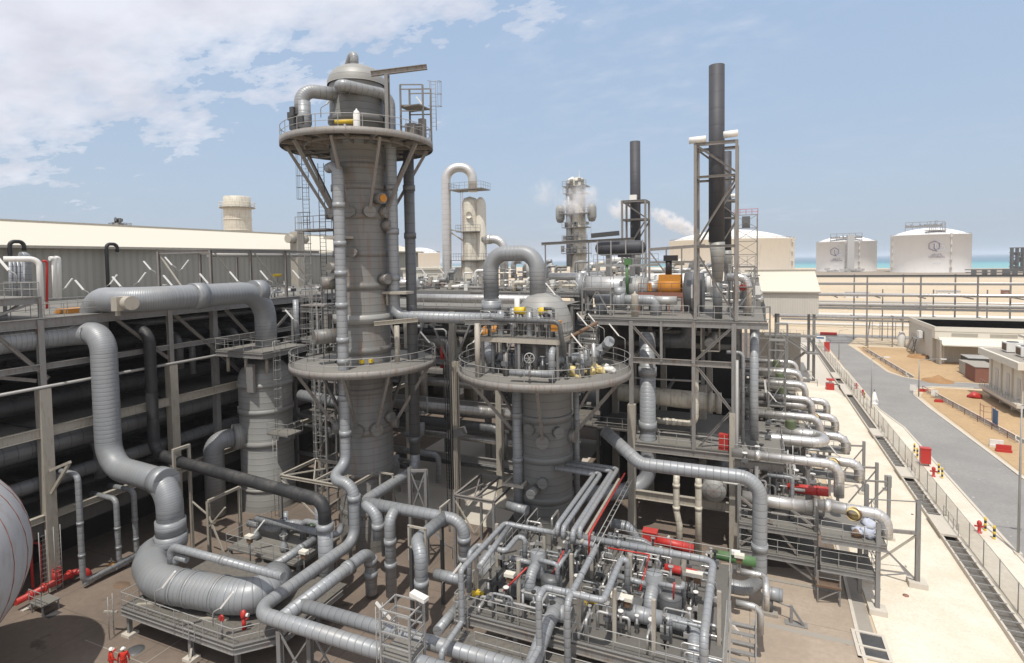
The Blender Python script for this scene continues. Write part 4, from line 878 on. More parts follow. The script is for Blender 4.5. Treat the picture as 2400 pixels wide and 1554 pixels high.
m.bar((-14.5,51.2,19.8),(-13.2,51.2,22.1),.1); m.bar((-11.9,51.2,19.8),(-13.2,51.2,22.1),.1); m.build('frame', 'steel', fl); m = MB(); m.rail([(-14.6,52.4,22.3),(-14.6,51.2,22.3),(-11.9,51.2,22.3),(-11.9,52.4,22.3)],1.1,.9); m.build('handrail', 'rail', fl); MB().box((-14.6,51.2,22.25),(-11.9,52.4,22.32)).build('deck', 'deck', fl)
for i, (x, y, z, r, L, w) in enumerate(((-13,66,21.6,.9,6,'behind the dark raised drum'),(-8,72,21.8,1.0,7,'behind the orange valve block'),(-11,84,21.8,1.,8,'far back on the upper deck'))): hx('white silver exchanger shell '+w, x-L/2, x+L/2, y, z, r, 'white')
t = thing('roof_steelwork', 'open rusty steel frame spanning the upper deck beside the tall stack', 'steel frame', (-7,58.5,19.75)); m = MB()
m.bar((-9.6,58.5,25.9),(-4.2,58.5,26.2),.2,.3); m.bar((-9.6,58.5,24.6),(-4.2,58.5,24.6),.12,.2); m.bar((-9.5,58.5,25.6),(-7.9,58.5,23.4),.14)
for x in (-9.6,-7.9,-6.4,-4.9): m.bar((x,58.5,19.75),(x,58.5,26),.13)
m.build('frame', 'steelrust', t)
# ================================================================ stacks and their frames
def stack(label, flabel, c, ztop, fz0, fz1, r, w, white=True, conez=None):
    x, y = c; t = thing('stack', label, 'stack', (x,y,19.75))
    MB().tube([(x,y,conez or 26),(x,y,ztop)], r, 28).build('barrel', 'stack', t); MB().cyl((x,y,ztop-.06),(x,y,ztop+.02), r*.9, 24).build('mouth', 'black', t)
    MB().tube([(x+.05,y,conez or 26),(x+.1,y,(conez or 26)-1.0),(x+.1,y,(conez or 26)-3.4)], [r,r*.92,r*.62], 24, rb=0).build('base_cone', 'vessel', t)
    MB().cyl((x+.1,y,19.75),(x+.1,y,(conez or 26)-3.4), r*.6, 16).build('stem', 'darkgrey', t)
    f = thing('stack_tower', flabel, 'steel frame', (x,y,fz0)); h = w/2
    P = [(x-h,y-1.2),(x+h,y-1.2),(x+h,y+1.6),(x-h,y+1.6)]
    for a, b in P: MB().ibeam((a,b,fz0),(a,b,fz1), .24,.24,.03, side=(1,0,0)).build('post', 'steelrust', f)
    zs = [fz1-.1, fz1-(fz1-fz0)*.19, fz0+(fz1-fz0)*.42, fz0+(fz1-fz0)*.01]
    for z in zs[:3]:
        for i in range(4): MB().ibeam((*P[i],z),(*P[(i+1)%4],z), .16,.28 if z == zs[0] else .2,.025).build('beam', 'steelrust', f)
    for (i, j), (za, zb) in (((0,1),(zs[0],zs[1]+.2)),((1,0),(zs[1]-.2,zs[2]+.2)),((0,1),(zs[2]-.3,fz0+.2)),((3,2),(zs[0],zs[1])),((2,3),(zs[1]-.2,zs[2]))): MB().ibeam((*P[i],za),(*P[j],zb), .16,.16,.02).build('brace', 'steelrust', f)
    if white:
        m = MB(); m.cyl((x-h-.5,y-1.2,fz1+.28),(x-.75,y-1.2,fz1+.32), .28, 14); m.build('white_sleeve', 'whitebright', f); m = MB(); m.cyl((x+.6,y-1.2,fz1+.5),(x+h+.1,y-1.2,fz1+.55), .28, 14); m.build('white_sleeve', 'whitebright', f)
    return t
stack('tallest dark stack, square-framed and rising right of centre', 'tall rusty square frame around the tallest dark stack', (-2.75,51.4), 41.2, 19.7, 34.6, .64, 3.25, conez=26.3)
p = pD(1490, 650, 72); stack('shorter dark stack left of the tallest one', 'rusty frame around the shorter dark stack', (p.x,p.y), (25+(607-336)/F*72), 19.7, 25+(607-473)/F*72, .65, 2.9, False)
t2 = thing('vent_box', 'white box fixed on the shorter dark stack', 'box', (p.x,p.y,32)); MB().cbox((p.x-.1,p.y-.75,32.6), .85,.6,.8).build('box', 'whitebright', t2)
p = pD(1701, 650, 82); stack('dark stack hidden behind the tallest one', 'rusty frame behind the tallest stack', (p.x+.1,p.y), 40.2, 19.7, 33.2, .66, 2.8)
pipe('tapered grey pipe sloping down the right side of the steel frame', [(.25,51,19.2),(.25,51,13.),(.3,50.8,10.2)], .68, 'grey', .8, seg=16)
pipe('slim pale pipe with an elbow beside the right post of the steel frame', [(-1.9,50.6,17.),(-.6,50.6,17.),(-.6,50.6,9.2)], .3, 'grey', .4, seg=10)
MB().cyl((-1.05,49.7,3.),(-1.05,49.7,16.5), .13, 8).build('conduit', 'rail', fr)

rnd = random.Random(77)
for k in range(95):
    x = rnd.uniform(-13.5,.9); y = rnd.uniform(59,106); h = rnd.uniform(.6,3.4); mat = rnd.choice(('white','silverpaint','steel','grey','silver','silver')); d = rnd.choice((.16,.25,.4,.6)); L = rnd.uniform(.8,3.5)
    if abs(x+2.75) < 1.2 and y < 62: continue
    t = thing('deck_fitting', 'small pipe or fitting behind the exchangers on the upper frame deck', 'pipe', (x,y,19.75), 'fittings on the upper frame deck')
    if rnd.random() < .5: MB().tube([(x,y,19.75),(x,y,19.75+h),(min(x+L*.6,1.),y,19.75+h)], d/2, 8, d).build('tube', mat, t)
    else: MB().tube([(x,y,19.9+h*.4),(min(x+L,1.1),y,19.9+h*.4)], d/2, 9).build('tube', mat, t); MB().cbox((x+.2,y,19.75+h*.35), .5,.5,h*.7).build('fitting', rnd.choice(('steel','beige','white','grey')), t)
for i, (x, y, w, dd, h) in enumerate(((-.6,53.5,1.6,3.2,2.6),(-1.,58,2.,3.,3.4),(-.8,66,2.4,4,4.2))):
    t = thing('access_tower', 'railed steel access stand at the right of the upper deck, '+('nearest','middle','farthest')[i]+' of three', 'access frame', (x,y,19.75)); m = MB()
    for dx in (-w/2,w/2):
        for dy in (0,dd): m.bar((x+dx,y+dy,19.75),(x+dx,y+dy,19.75+h),.13)
    m.bar((x-w/2,y,20),(x+w/2,y,19.7+h),.09); m.build('posts', 'steel', t); MB().box((x-w/2,y,19.7+h),(x+w/2,y+dd,19.8+h)).build('deck', 'deck', t); MB().rail([(x-w/2,y+dd,19.8+h),(x-w/2,y,19.8+h),(x+w/2,y,19.8+h),(x+w/2,y+dd,19.8+h)],1.1,.9).build('handrail', 'rail', t)
pipe('silver pipe with a red ended valve at the right of the tallest stack', [(-2.,54.5,23.2),(-.3,54.5,23.2),(-.3,54.5,19.8)], .7, 'silver', .8, seg=16); t = thing('red_valve', 'small red capped valve right of the tallest stack', 'valve', (-.6,54,22.6)); MB().cyl((-.7,54.1,22.3),(-.7,53.9,22.3),.3,14).build('cap','red',t); MB().cyl((-.7,54.1,22.3),(-.7,54.9,22.3),.2,10).build('body','steel',t)
p = pD(1748,600,118); t = thing('lattice_tower', 'rusty open lattice tower topped with red rails right of the stacks', 'steel tower', (p.x,p.y,19.75)); m = MB(); z1 = 25+(603-505)/F*118
for dx in (-2.2,2.2):
    for dy in (0,4): m.bar((p.x+dx,p.y+dy,19.75),(p.x+dx,p.y+dy,z1),.22)
m.build('posts', 'steelrust', t); m = MB()
for k in range(5):
    za = 20+(z1-20)*k/5; zc = 20+(z1-20)*(k+1)/5; m.bar((p.x-2.2,p.y,zc),(p.x+2.2,p.y,zc),.15); m.bar((p.x-2.2,p.y,za),(p.x+2.2,p.y,zc),.1); m.bar((p.x+2.2,p.y,za),(p.x-2.2,p.y,zc),.1); m.bar((p.x+2.2,p.y,zc),(p.x+2.2,p.y+4,zc),.12)
m.build('lattice', 'steelrust', t); MB().rail([(p.x-2.3,p.y,z1),(p.x+2.3,p.y,z1),(p.x+2.3,p.y+4,z1)],1.2,1.1,r=.05).build('top_rail', 'red', t); MB().cbox((p.x,p.y+2,z1-1.4), 1.6,2,2.4).build('equipment', 'grey', t)
for x, y in ((-4.5,50.02),(-1.3,50.02)): MB().ibeam((x,y,8.4),(x,y,16), .3,.3,.03, side=(1,0,0)).build('column', 'steelrust', fr)
# ================================================================ row of cooler modules stepping back on the right
md = thing('module_structure', 'low steel frame of the nearest cooler module with stacked decks and handrails', 'steel frame', (3.5,47,0))
for x, y, z0, z1 in ((-.8,47.3,0,7.),(4.6,47.3,.2,6.1),(8.2,45.1,.3,6.4),(8.2,49.5,.3,7.5),(-.8,54,0,8.4),(4.6,54,0,7.5),(7.4,46.9,.3,5)):
    MB().ibeam((x,y,z0),(x,y,z1), .28,.28,.03, side=(1,0,0)).build('post', 'steel', md)
for x, y in ((8.2,45.1),(8.2,49.5)): MB().box((x-.55,y-.5,.05),(x+.55,y+.5,.42)).build('plinth', 'palecon', md)
for z, x0, x1, y0, y1 in ((4.15,-.8,4.7,47,54),(2.05,-.8,4.7,47,54),(4.95,4.7,8.7,45,50.5),(2.7,4.7,8.1,45.2,48)):
    d = MB().box((x0,y0,z-.1),(x1,y1,z)).build('deck', 'deck', md)
    MB().ibeam((x0,y0,z-.3),(x1,y0,z-.3), .18,.36,.03, side=(0,1,0)).build('deck_beam', 'steel', d)
    MB().rail([(x0,y0,z),(x1,y0,z)]+([(x1,y1,z)] if x1 > 7 else []), 1.1, 1.35).build('handrail', 'rail', d)
MB().box((-1.2,49,8.35),(2.5,55.5,8.5)).build('deck', 'deck', md); MB().ibeam((-1.2,49,8.1),(2.5,49,8.1), .2,.55,.03, side=(0,1,0)).build('deck_beam', 'steelrust', md); MB().rail([(-1.2,49,8.5),(2.5,49,8.5),(2.5,55,8.5)],1.15,1.2).build('handrail', 'rail', md)
for a, b in (((-.7,47.3,6),(1.6,47.3,4.3)),((-.7,47.3,2.2),(1.2,47.3,4.)),((2.0,47.3,3.9),(4.5,47.3,.6)),((1.8,47.3,1.9),(4.4,47.3,.4)),((-1.0,49.2,5.6),(1.9,49.,8.)),((2.2,48,5.8),(4.5,47.5,4.4))): MB().bar(a, b, .16).build('brace', 'steelrust', md)
st = thing('access_ladder_stand', 'short steel step stand with a wooden board in front of the module', 'access stand', (4.9,45.4,0)); m = MB()
for x in (4.5,5.9):
    for y in (44.9,45.9): m.bar((x,y,0),(x,y,2.9 if y > 45 else 2.4),.09)
m.bar((4.5,44.9,.2),(5.9,44.9,1.2),.07); m.rail([(4.5,44.9,1.4),(5.9,44.9,1.4)],1.,1.4); m.build('frame', 'steel', st); MB().box((4.4,44.8,1.25),(6.,45.9,1.38)).build('board', 'brown', st)
gx = thing('goalpost_stand', 'braced grey posts standing out on the gravel beside the nearest module', 'steel frame', (11.6,49.9,0)); m = MB()
for i, (x, y) in enumerate(((11.6,49.9),)):
    MB().ibeam((x,y,.3),(x,y,6.6), .3,.3,.03, side=(1,0,0)).build('post', 'steel', gx); MB().box((x-.6,y-.5,.05),(x+.6,y+.5,.45)).build('plinth', 'palecon', gx)
    MB().bar((8.2,49.6,4.),(11.6,49.9,4.1),.2,.25).build('beam', 'steelrust', gx); MB().bar((8.3,49.6,3.8),(11.5,49.9,.5),.13).build('brace', 'steel', gx); MB().bar((8.3,49.6,.9),(11.5,49.9,3.9),.13).build('brace', 'beige', gx); MB().bar((8.2,49.6,6.3),(11.7,49.9,6.5),.07).build('tie', 'steel', gx); MB().tube([(11.6,49.9,6.5),(11.9,49.9,6.5),(11.9,49.9,7.1)],.06,6,.1).build('hook', 'steel', gx)
for k, (y, x) in enumerate(((61.,10.9),(67.6,10.9),(57.5,11.2))):
    g = thing('gravel_post', 'plain grey braced post on the gravel, '+('with its beam towards the second module','farthest back','just behind the goalpost frame')[k], 'post', (x,y,0)); MB().bar((x,y,.05),(x,y,5.6),.26).build('post', 'steel', g); MB().bar((8.6,y-.2,5.),(x,y,5.1),.15).build('beam', 'steelrust', g); MB().bar((8.6,y-.2,1.5),(x-.1,y,4.8),.1).build('brace', 'steel', g); MB().box((x-.45,y-.45,.05),(x+.45,y+.45,.3)).build('plinth', 'palecon', g)
# silver headers: runs that cross, drop and turn over the edge
for i, y in enumerate((48.3, 61.6, 69.4, 77.2, 85., 93)):
    w = ('nearest','second','third','fourth','fifth','sixth')[i]; n = 'counting back from the nearest module'
    p = pipe('silver clad cross pipe dropping at its right end, '+w+' '+n, [(-1.4,y,9.2),(6.2,y,9.15),(6.2,y,6.7)], .72, 'silver', .9, bands=((0,.25),), seg=18, group='silver cross pipes of the modules')
for i, y in enumerate((46.4, 57.2, 65.1, 72.8, 80.5)):
    w = ('nearest','second','third','fourth','fifth')[i]
    t = pipe('silver end pipe curving over the right edge of its module, the '+w+' one back', [(4.6,y+.2,6.55),(8.9,y,6.5),(8.9,y+.0,4.9)], .82, 'silver', 1.25, bands=((0,.15),), seg=18, group='silver end pipes over the edge', name='pipe')
    o = MB().lathe((6.9,y-.1,6.45), [(0,0),(.42,.0),(.45,.05),(.45,.3),(.38,.6)], 22, axis=(-.3,-1,0)).build('manway', 'bagyellow', t); MB().lathe((6.9,y-.38,6.45), [(.40,0),(.47,0),(.47,.14),(.40,.14)], 24, axis=(-.3,-1,0)).build('manway_flange', 'brown', o)
    MB().box((4.7,y-.4,4.9),(9.2,y+2,5.02)).build('walkway', 'deck', t) if i else None
    MB().rail([(9.2,y+2,5.02),(9.2,y-.4,5.02),(5,y-.4,5.02)],1.1,1.2).build('handrail', 'rail', t) if i else None
for i, y in enumerate((56., 69.6, 78.7, 87.5)):
    w = ('nearest','second','third','farthest')[i]
    pipe('fat silver hairpin pipe lying flat on the modules, the '+w+' one', [(2.6,y+2.4,8.4),(6.1,y+2.4,8.4),(6.1,y,8.4),(1.4,y,8.4),(1.4,y-.6,7.6),(1.4,y-.6,4)] if i == 0 else [(2.6,y+2.4,8.4),(6.1,y+2.4,8.4),(6.1,y,8.4),(.2,y,8.4)], .92, 'silver', 1.15, seg=20, group='silver hairpin pipes')
for i, y in enumerate((58.6, 73.3, 82., 92)):
    w = ('nearest','second','third','farthest')[i]; t = thing('green_cylinder', 'olive green upright cylinder among silver pipes, the '+w+' one', 'vessel', (3.5,y,7.4), 'olive green cylinders')
    MB().lathe((3.5,y,7.4), [(0,0),(.46,.02),(.48,.1),(.48,2.05),(.44,2.15),(0,2.18)], 22).build('shell', 'olive', t)
    for z in (.75,1.4): MB().lathe((3.5,y,7.4+z), [(.48,0),(.505,.02),(.505,.08),(.48,.1)], 22).build('rib', 'olive', t)
    MB().tube([(2.3,y+.1,8),(4.7,y+.1,8)], .42, 16).build('side_pipe', 'silver', t); MB().box((2.6,y-.7,7.2),(4.4,y+.8,7.4)).build('base', 'steel', t)
for i in range(4):
    y = 60+i*11; f = thing('module_structure', 'dusty steel frame of the '+('second','third','fourth','fifth')[i]+' cooler module back', 'steel frame', (2,y,0), 'cooler module frames')
    for x in (-.8,4.6,7.6):
        for yy in (y,y+6): MB().bar((x,yy,0),(x,yy,7 if x < 7 else 5),.25).build('post', 'steel', f)
    for z in (4.2,6.9): MB().box((-.8,y-.6,z-.1),(5.4,y+7,z)).build('deck', 'deck', f)
    MB().rail([(-.8,y-.6,6.9),(5.4,y-.6,6.9),(5.4,y+7,6.9)],1.1,1.4).build('handrail', 'rail', f)
# nearest module dressing
t = thing('heat_exchanger', 'silver clad exchanger shell along the top of the nearest module', 'heat exchanger', (2,48.4,5.6)); MB().tube([(-.6,48.2,5.7),(4.4,48.2,5.6)], .5, 20).build('shell', 'silver', t); MB().tube([(4.45,48.1,5.75),(5.2,48.1,5.7)], .62, 22).build('channel_cover', 'silver', t); MB().tube([(5.3,47.3,6.45),(6.4,46.6,6.5)], .4, 16).build('branch', 'silver', t)
def redvessel(label, a, b, r):
    a, b = Vector(a), Vector(b); t = thing('red_vessel', label, 'pressure vessel', (a+b)/2-Vector((0,0,r*1.6))); MB().tube([a, b], r, 18).build('shell', 'red', t); u = (b-a).normalized()
    MB().tube([a+u*(b-a).length*.72, a+u*(b-a).length*.78], r*1.08, 18).build('band', 'red', t); MB().cbox((a+b)/2-Vector((0,0,r*1.3)), .3,.3,r*1.4).build('saddle', 'steel', t); return t
redvessel('bright red horizontal cylinder on the top of the nearest cooler module', pY(1846,1143,50.2), pY(1942,1153,49.9), .38)
m = MB(); t = thing('bag_heap', 'pale blue plastic bags heaped on the right end deck of the module', 'bag', (7.6,46,5))
for k, (dx, dy, dz) in enumerate(((0,0,.35),(.5,.2,.3),(.2,.3,.8),(-.5,.1,.25))): MB().blob((7.6+dx,45.8+dy,5+dz), .45,.4,.38, k, 10, 7, .25).build('bag', 'logogrey', t)
MB().blob((7.,45.6,5.2), .35,.3,.3, 9).build('dark_bag', 'brown', t)
for i, (px, py) in enumerate(((1732,1100),)):
    p = pY(px, py, 50.5); t = thing('blue_drum', 'blue upright drum behind the brace of the steel frame', 'drum', p); MB().cyl(p-Vector((0,0,.8)), p+Vector((0,0,.7)), .3, 14).build('shell', 'blue', t)
pipe('grey silver drum-like elbow pipe on the deck right of the frame', [pY(1768,950,53), pY(1768,995,53), pY(1768,1030,53)], .68, 'grey', .8, seg=16)
# dense small pipework seen through the modules
rnd = random.Random(11)
for y0, y1, n in ((48.5,56,60),(56,66,34),(66,80,26),(80,100,20)):
    for k in range(n):
        x = rnd.uniform(-1.2,4.8); y = rnd.uniform(y0,y1); z0 = rnd.choice((.2,2.1,4.2,4.2)); h = rnd.uniform(1.2,4.); mat = rnd.choice(('silverpaint','grey','silver','steel','white'))
        L = rnd.uniform(.5,2.4)*rnd.choice((-1,1)); d = rnd.choice((.12,.16,.22,.3))
        pts = [(x,y,z0),(x,y,z0+h),(x+L,y,z0+h)] if rnd.random() < .6 else [(x,y,z0+h*.4),(x,y+L,z0+h*.4),(x,y+L,z0+h)]
        t = thing('module_pipe', 'small bent service pipe among the cooler modules at right', 'pipe', pts[0], 'small service pipes in the modules'); MB().tube(pts, d/2, 8, .2).build('tube', mat, t)
for k in range(90):
    x = rnd.uniform(-1.,4.6); y = rnd.choice((rnd.uniform(47.6,56), rnd.uniform(58,95))); z = rnd.choice((2.1,4.2,4.2,8.5 if y < 55 and x < 2.3 else 6.9)); t = thing('module_valve', 'small grey valve with a bonnet among the cooler modules', 'valve', (x,y,z), 'small valves in the modules')
    MB().cyl((x,y,z),(x,y,z+.9), .09, 8).build('stem', 'steel', t); MB().cbox((x,y,z+.35), .5,.25,.3).build('body', rnd.choice(('grey','silverpaint','grey')), t); MB().cyl((x,y,z+.9),(x,y,z+.98), .2, 10).build('bonnet', rnd.choice(('white','steel','black')), t)
# ================================================================ elevated sheeted shelter and its stairs behind the modules
sh = thing('elevated_shelter', 'cream sheeted building raised on steel posts behind the modules', 'building', (6,124,0))
pL = pY(1757, 683, 124); pR = pY(1919, 684, 124); pB = pY(1919, 737, 124); zt, zb = pR.z, pB.z; x0, x1 = pL.x-1, pR.x
MB().box((x0,124,zb),(x1,140,zt)).build('wall', 'shelterwall', sh)
zr = pY(1916, 634, 133).z
m = MB(); m.v += [Vector(p) for p in ((x0-.3,123.7,zt),(x1+.3,123.7,zt),(x1+.1,133,zr),(x0-.3,133,zr),(x1+.3,140.3,zt),(x0-.3,140.3,zt))]; m.f += [(0,1,2,3),(3,2,4,5),(1,4,2)]; m.build('roof', 'roofsheet', sh)
MB().bar((x0,133,zr+.1),(x1+.1,133,zr+.1),.7,.3).build('ridge_cap', 'beige', sh); MB().bar((x0-.3,123.65,zt-.1),(x1+.3,123.65,zt-.1),.2,.3).build('gutter', 'beige', sh)
for x in (11.4,5.,-1):
    for y in (124.6,135.6): MB().bar((x,y,0),(x,y,zb),.5).build('post', 'steel', sh); MB().box((x-.7,y-.7,.05),(x+.7,y+.7,.4)).build('plinth', 'palecon', sh)
ss = thing('stair_tower', 'zigzag steel stairs under the raised shelter', 'stairs', (8,124,0))
def flight(t, a, b, w, n, mat='steel'):
    a, b = Vector(a), Vector(b); m = MB(); d = b-a; s = Vector((-d.y,d.x,0)).normalized()*w/2
    for k in (-1,1): m.bar(a+s*k, b+s*k, .08,.3)
    for i in range(n): p = a+d*((i+.5)/n); m.bar(p-s, p+s, .28,.05, up=(0,0,1))
    f = m.build('flight', mat, t); r = MB()
    for k in (-1,1):
        for h in (1.,.55): r.tube([a+s*k+Vector((0,0,h)), b+s*k+Vector((0,0,h))], .025, 4)
        for i in range(0,n+1,3): p = a+d*(i/n)+s*k; r.tube([p, p+Vector((0,0,1))], .022, 4)
    r.build('flight_rail', 'rail', f); return f
z1, z2 = pY(1850,785,122.5).z, pY(1910,826,122.5).z
MB().box((2.5,121.8,z1-.3),(11.6,124,z1)).build('landing', 'steel', ss); MB().box((9.8,121.8,z2-.3),(12.,124,z2)).build('landing', 'steel', ss)
flight(ss, (5.4,122.3,z1), (10,122.3,z2), 1.1, 12); flight(ss, (5.,123.5,1.6), (10,123.5,z2), 1.1, 12); MB().rail([(2.5,121.8,z1),(11.6,121.8,z1)],1.1,1.2).build('handrail', 'rail', ss)
t = thing('wall_panel', 'plain cream wall under the raised shelter behind the stairs', 'wall', (5,130,0)); MB().box((1,130,0),(9.5,130.3,9)).build('sheeting', 'beige', t); MB().bar((4.5,129.9,0),(4.5,129.9,9),.3).build('pier', 'steel', t)
# tall dusty steel structure between frame and shelter
for i, (x, y, h) in enumerate(((1.8,66,16),(3.4,92,15),(1.2,98,17))):
    t = thing('scaffold_tower', 'dusty open lattice of steel posts beyond the frame, '+('nearest','middle','farthest')[i]+' of three', 'steel tower', (x,y,0)); m = MB()
    for dx in (0,1.6):
        for dy in (0,2): m.bar((x+dx,y+dy,0),(x+dx,y+dy,h),.16)
    m.build('posts', 'steel', t); m = MB()
    for z in range(3,h,3): m.bar((x,y,z),(x+1.6,y,z),.1); m.bar((x,y,z-2.8),(x+1.6,y,z),.07); m.bar((x+1.6,y,z),(x+1.6,y+2,z),.1)
    m.build('rails', 'rail', t); MB().box((x,y,h-.1),(x+1.6,y+2,h)).build('deck', 'deck', t)
ZP = R1[-1].z
# ================================================================ front overhead lines (same level as the first one)
x0 = R1[6].x
P2 = route(pz(868,1290,ZP), ('y',665,1418)); P2[1].y = R1[6].y+.2
hv = pY(868,1200,P2[0].y)
pipe('grey clad pipe parallel and right of the first overhead line, tied into it', [Vector((P2[0].x,P2[0].y,.4)), P2[0], P2[1]], .86, 'grey', 1.0, bands=((0,.45),(0,.75),(1,.3)), seg=18)
e2 = along(P2[1], 'y', 700, 1412); pipe('grey clad overhead pipe running right from the parallel line to the pump module', route((P2[1].x,e2.y,ZP), ('x',1345,1580)), .8, 'grey', 1.0, seg=18)
for i, (px, py) in enumerate(((725,1470),(655,1480))):
    p = pz(px, py, ZP-.5); t = thing('pipe_trestle', 'steel post under the front overhead pipes, '+('with crossed braces' if i else 'the single one at right'), 'pipe support', (p.x,p.y,0)); MB().ibeam((p.x,p.y,0),(p.x,p.y,ZP-.45), .3,.3,.03).build('post', 'steel', t)
    m = MB(); m.bar((p.x,p.y,ZP-.6),(p.x+2,p.y+.2,.2),.09); m.bar((p.x+2.,p.y+.2,ZP-.6),(p.x,p.y,.2),.09); m.build('brace', 'steel', t)
# header fed by the second riser of the tall tower
ZH = 6.5
pipe('grey header running forward from the second tower riser and dropping before the tall tower', [(-27.6,42.2,8.1),(-27.6,42.2,ZH),(-27.6,34.7,ZH),(hv.x,P2[0].y+.9,ZH-.4),(hv.x,P2[0].y+.9,ZP+.5)], .86, 'grey', 1.1, bands=((3,.5),), seg=18)
pipe('grey cross header running right with a drop at its far end', route((-27.4,34.8,ZH), ('x',1088,1216), ('z',1095,1345)), .84, 'grey', 1.1, bands=((1,.35),(1,.7)), seg=18)
q = along((-27.4,34.8,ZH), 'x', 930, 1190); pipe('grey branch dropping from the near end of the cross header', [q, q+Vector((.2,-1.2,-.2)), Vector((q.x+.2,q.y-1.2,.5))], .8, 'grey', .95, bands=((1,.3),(1,.6)), seg=18)
q = along((-27.4,34.8,ZH), 'x', 1042, 1208); pipe('grey branch running forward from the cross header then dropping', route(q, ('y',975,1266), ('d',.9,-.9,-.2), ('z',1003,1450)), .84, 'grey', .9, bands=((2,.45),), seg=18)
q = pz(1005,1340,3.6); pipe('grey short pipe running right to the pump module past the branch', route(pz(1020,1345,4.2), ('x',1090,1362)), .7, 'grey', .8, seg=16)
q = pz(1022,1480,ZP); pipe('grey slanted pipe from the overhead line up to the pump module', route(pz(1025,1480,ZP-.2), ('y',1085,1420)), .62, 'grey', .8, seg=16)
for i, (px, py, z) in enumerate(((906,1130,ZH),(1043,1205,ZH),(978,1262,ZH))):
    p = pz(px, py, z); t = thing('pipe_goalpost', 'small pale rectangular hanger frame round a grey header, '+('by the tall tower','at the pipe crossing','at the forward branch')[i], 'pipe support', p); m = MB(); sd = Vector((1,0,0)) if i != 1 else Vector((0,1,0))
    for s in (-.65,.65): m.bar(p+sd*s+Vector((0,0,-1.6)), p+sd*s+Vector((0,0,.75)), .13)
    for h in (.75,-.7): m.bar(p-sd*.72+Vector((0,0,h)), p+sd*.72+Vector((0,0,h)), .13)
    m.build('frame', 'beige', t); MB().bar((p.x-sd.x*.5,p.y-sd.y*.5,0),(p.x-sd.x*.5,p.y-sd.y*.5,z-.7),.22).build('post', 'darkgrey', t)
# ================================================================ front left platform
t = thing('valve_platform', 'low dark deck on steel legs carrying the giant U pipe', 'platform', (-33,24,0))
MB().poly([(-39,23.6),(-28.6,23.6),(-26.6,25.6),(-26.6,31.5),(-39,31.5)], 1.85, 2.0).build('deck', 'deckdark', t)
m = MB()
for a, b in (((-39,23.6),(-28.6,23.6)),((-28.6,23.6),(-26.6,25.6)),((-26.6,25.6),(-26.6,31)),((-39,23.6),(-39,27.5))): m.ibeam((*a,1.68),(*b,1.68), .18,.34,.03)
m.build('deck_beam', 'steel', t)
m = MB(); m.rail([(-39,27.2,2),(-39,23.6,2),(-28.6,23.6,2),(-26.6,25.6,2),(-26.6,27.4,2)], 1.1, 1.3, toe=.12); m.build('handrail', 'rail', t)
for x, y in ((-38.7,23.9),(-32.6,23.8),(-28.9,24.1),(-38.7,28),(-33,28),(-27,29)):
    MB().ibeam((x,y,.15),(x,y,1.6), .24,.24,.03).build('leg', 'steel', t); MB().box((x-.4,y-.35,.03),(x+.4,y+.35,.2)).build('footing', 'palecon', t)
m = MB(); m.rail([(-32.3,23.1,2),(-31.3,23.1,2)], 1.1, .5); m.build('ladder_gate', 'rail', t)
MB().ladder((-39.5,23.2,.1),(-39.5,23.2,3.0),(.4,-.9,0), .45).build('ladder', 'rail', t)
m = MB(); m.bar((-31.9,23.3,1.2),(-31.1,22.6,1.2),.12); m.bar((-39.3,23.5,1.7),(-40.2,23.2,1.7),.12); m.build('outrigger', 'beige', t)
hy = pz(572,1475,2.0); t = thing('fire_hydrant', 'red fire monitor standing on the corner of the U pipe platform', 'fire hydrant', hy); MB().cyl(hy, hy+Vector((0,0,.75)), .12, 12).build('standpipe', 'red', t); MB().blob(hy+Vector((0,0,.95)), .2,.2,.3, 2, 10, 8, .05).build('body', 'red', t); MB().cyl(hy+Vector((-.1,0,.55)), hy+Vector((.3,.1,.75)), .07, 8).build('outlet', 'red', t); MB().cyl(hy+Vector((.2,.05,.95)), hy+Vector((.34,.08,.95)), .12, 10).build('cap', 'white', t)
q = pz(530,1545,0); p = Vector((-29.9,23.9,2.0)); t = thing('alarm_post', 'small red disc on a post at the rail of the U pipe platform', 'post', p); MB().cyl(p, p+Vector((0,0,1.15)), .06, 8).build('post', 'steel', t); MB().cyl(p+Vector((0,-.05,1.3)), p+Vector((0,.05,1.3)), .2, 14).build('disc', 'red', t)
# ================================================================ mid left valve platform
t = thing('valve_platform', 'raised grey deck with handrails and valves between the drum and the tall tower', 'platform', (-35,33.4,0)); MB().box((-38.4,31.4,2.35),(-31.,36,2.5)).build('deck', 'deck', t)
MB().rail([(-38.4,36,2.5),(-38.4,31.4,2.5),(-31,31.4,2.5),(-31,36,2.5)], 1.1, 1.3).build('handrail', 'rail', t); m = MB()
for x in (-38.2,-34.7,-31.2):
    for y in (31.6,35.6): MB().bar((x,y,0),(x,y,2.4),.2).build('leg', 'steel', t)
for i, (x, y, h) in enumerate(((-37.2,33.2,1.5),(-35.,34,1.7),(-33.6,32.6,1.3),(-32.3,34.2,1.6))):
    v = thing('gate_valve', 'grey valve with handwheel on the mid deck, '+('leftmost','tall second','short third','rightmost')[i]+' of four', 'valve', (x,y,2.5)); MB().cyl((x,y,2.5),(x,y,2.5+h), .09, 8).build('stem', 'steel', v); MB().lathe((x,y,2.5), [(.12,0),(.3,.15),(.34,.4),(.2,.65),(.12,.9)], 12).build('body', 'grey', v); MB().lathe((x,y,2.5+h), [(.24,0),(.3,0),(.3,.05),(.24,.05)], 14).build('handwheel', ('rail','blue','rail','green')[i], v)
pipe('grey S-shaped pipe across the mid deck', [(-38.6,33.8,3.4),(-35.4,33.8,3.4),(-35.4,35.2,3.4),(-32.4,35.2,3.4),(-32.4,35.2,5.2)], .62, 'grey', .8, seg=14)
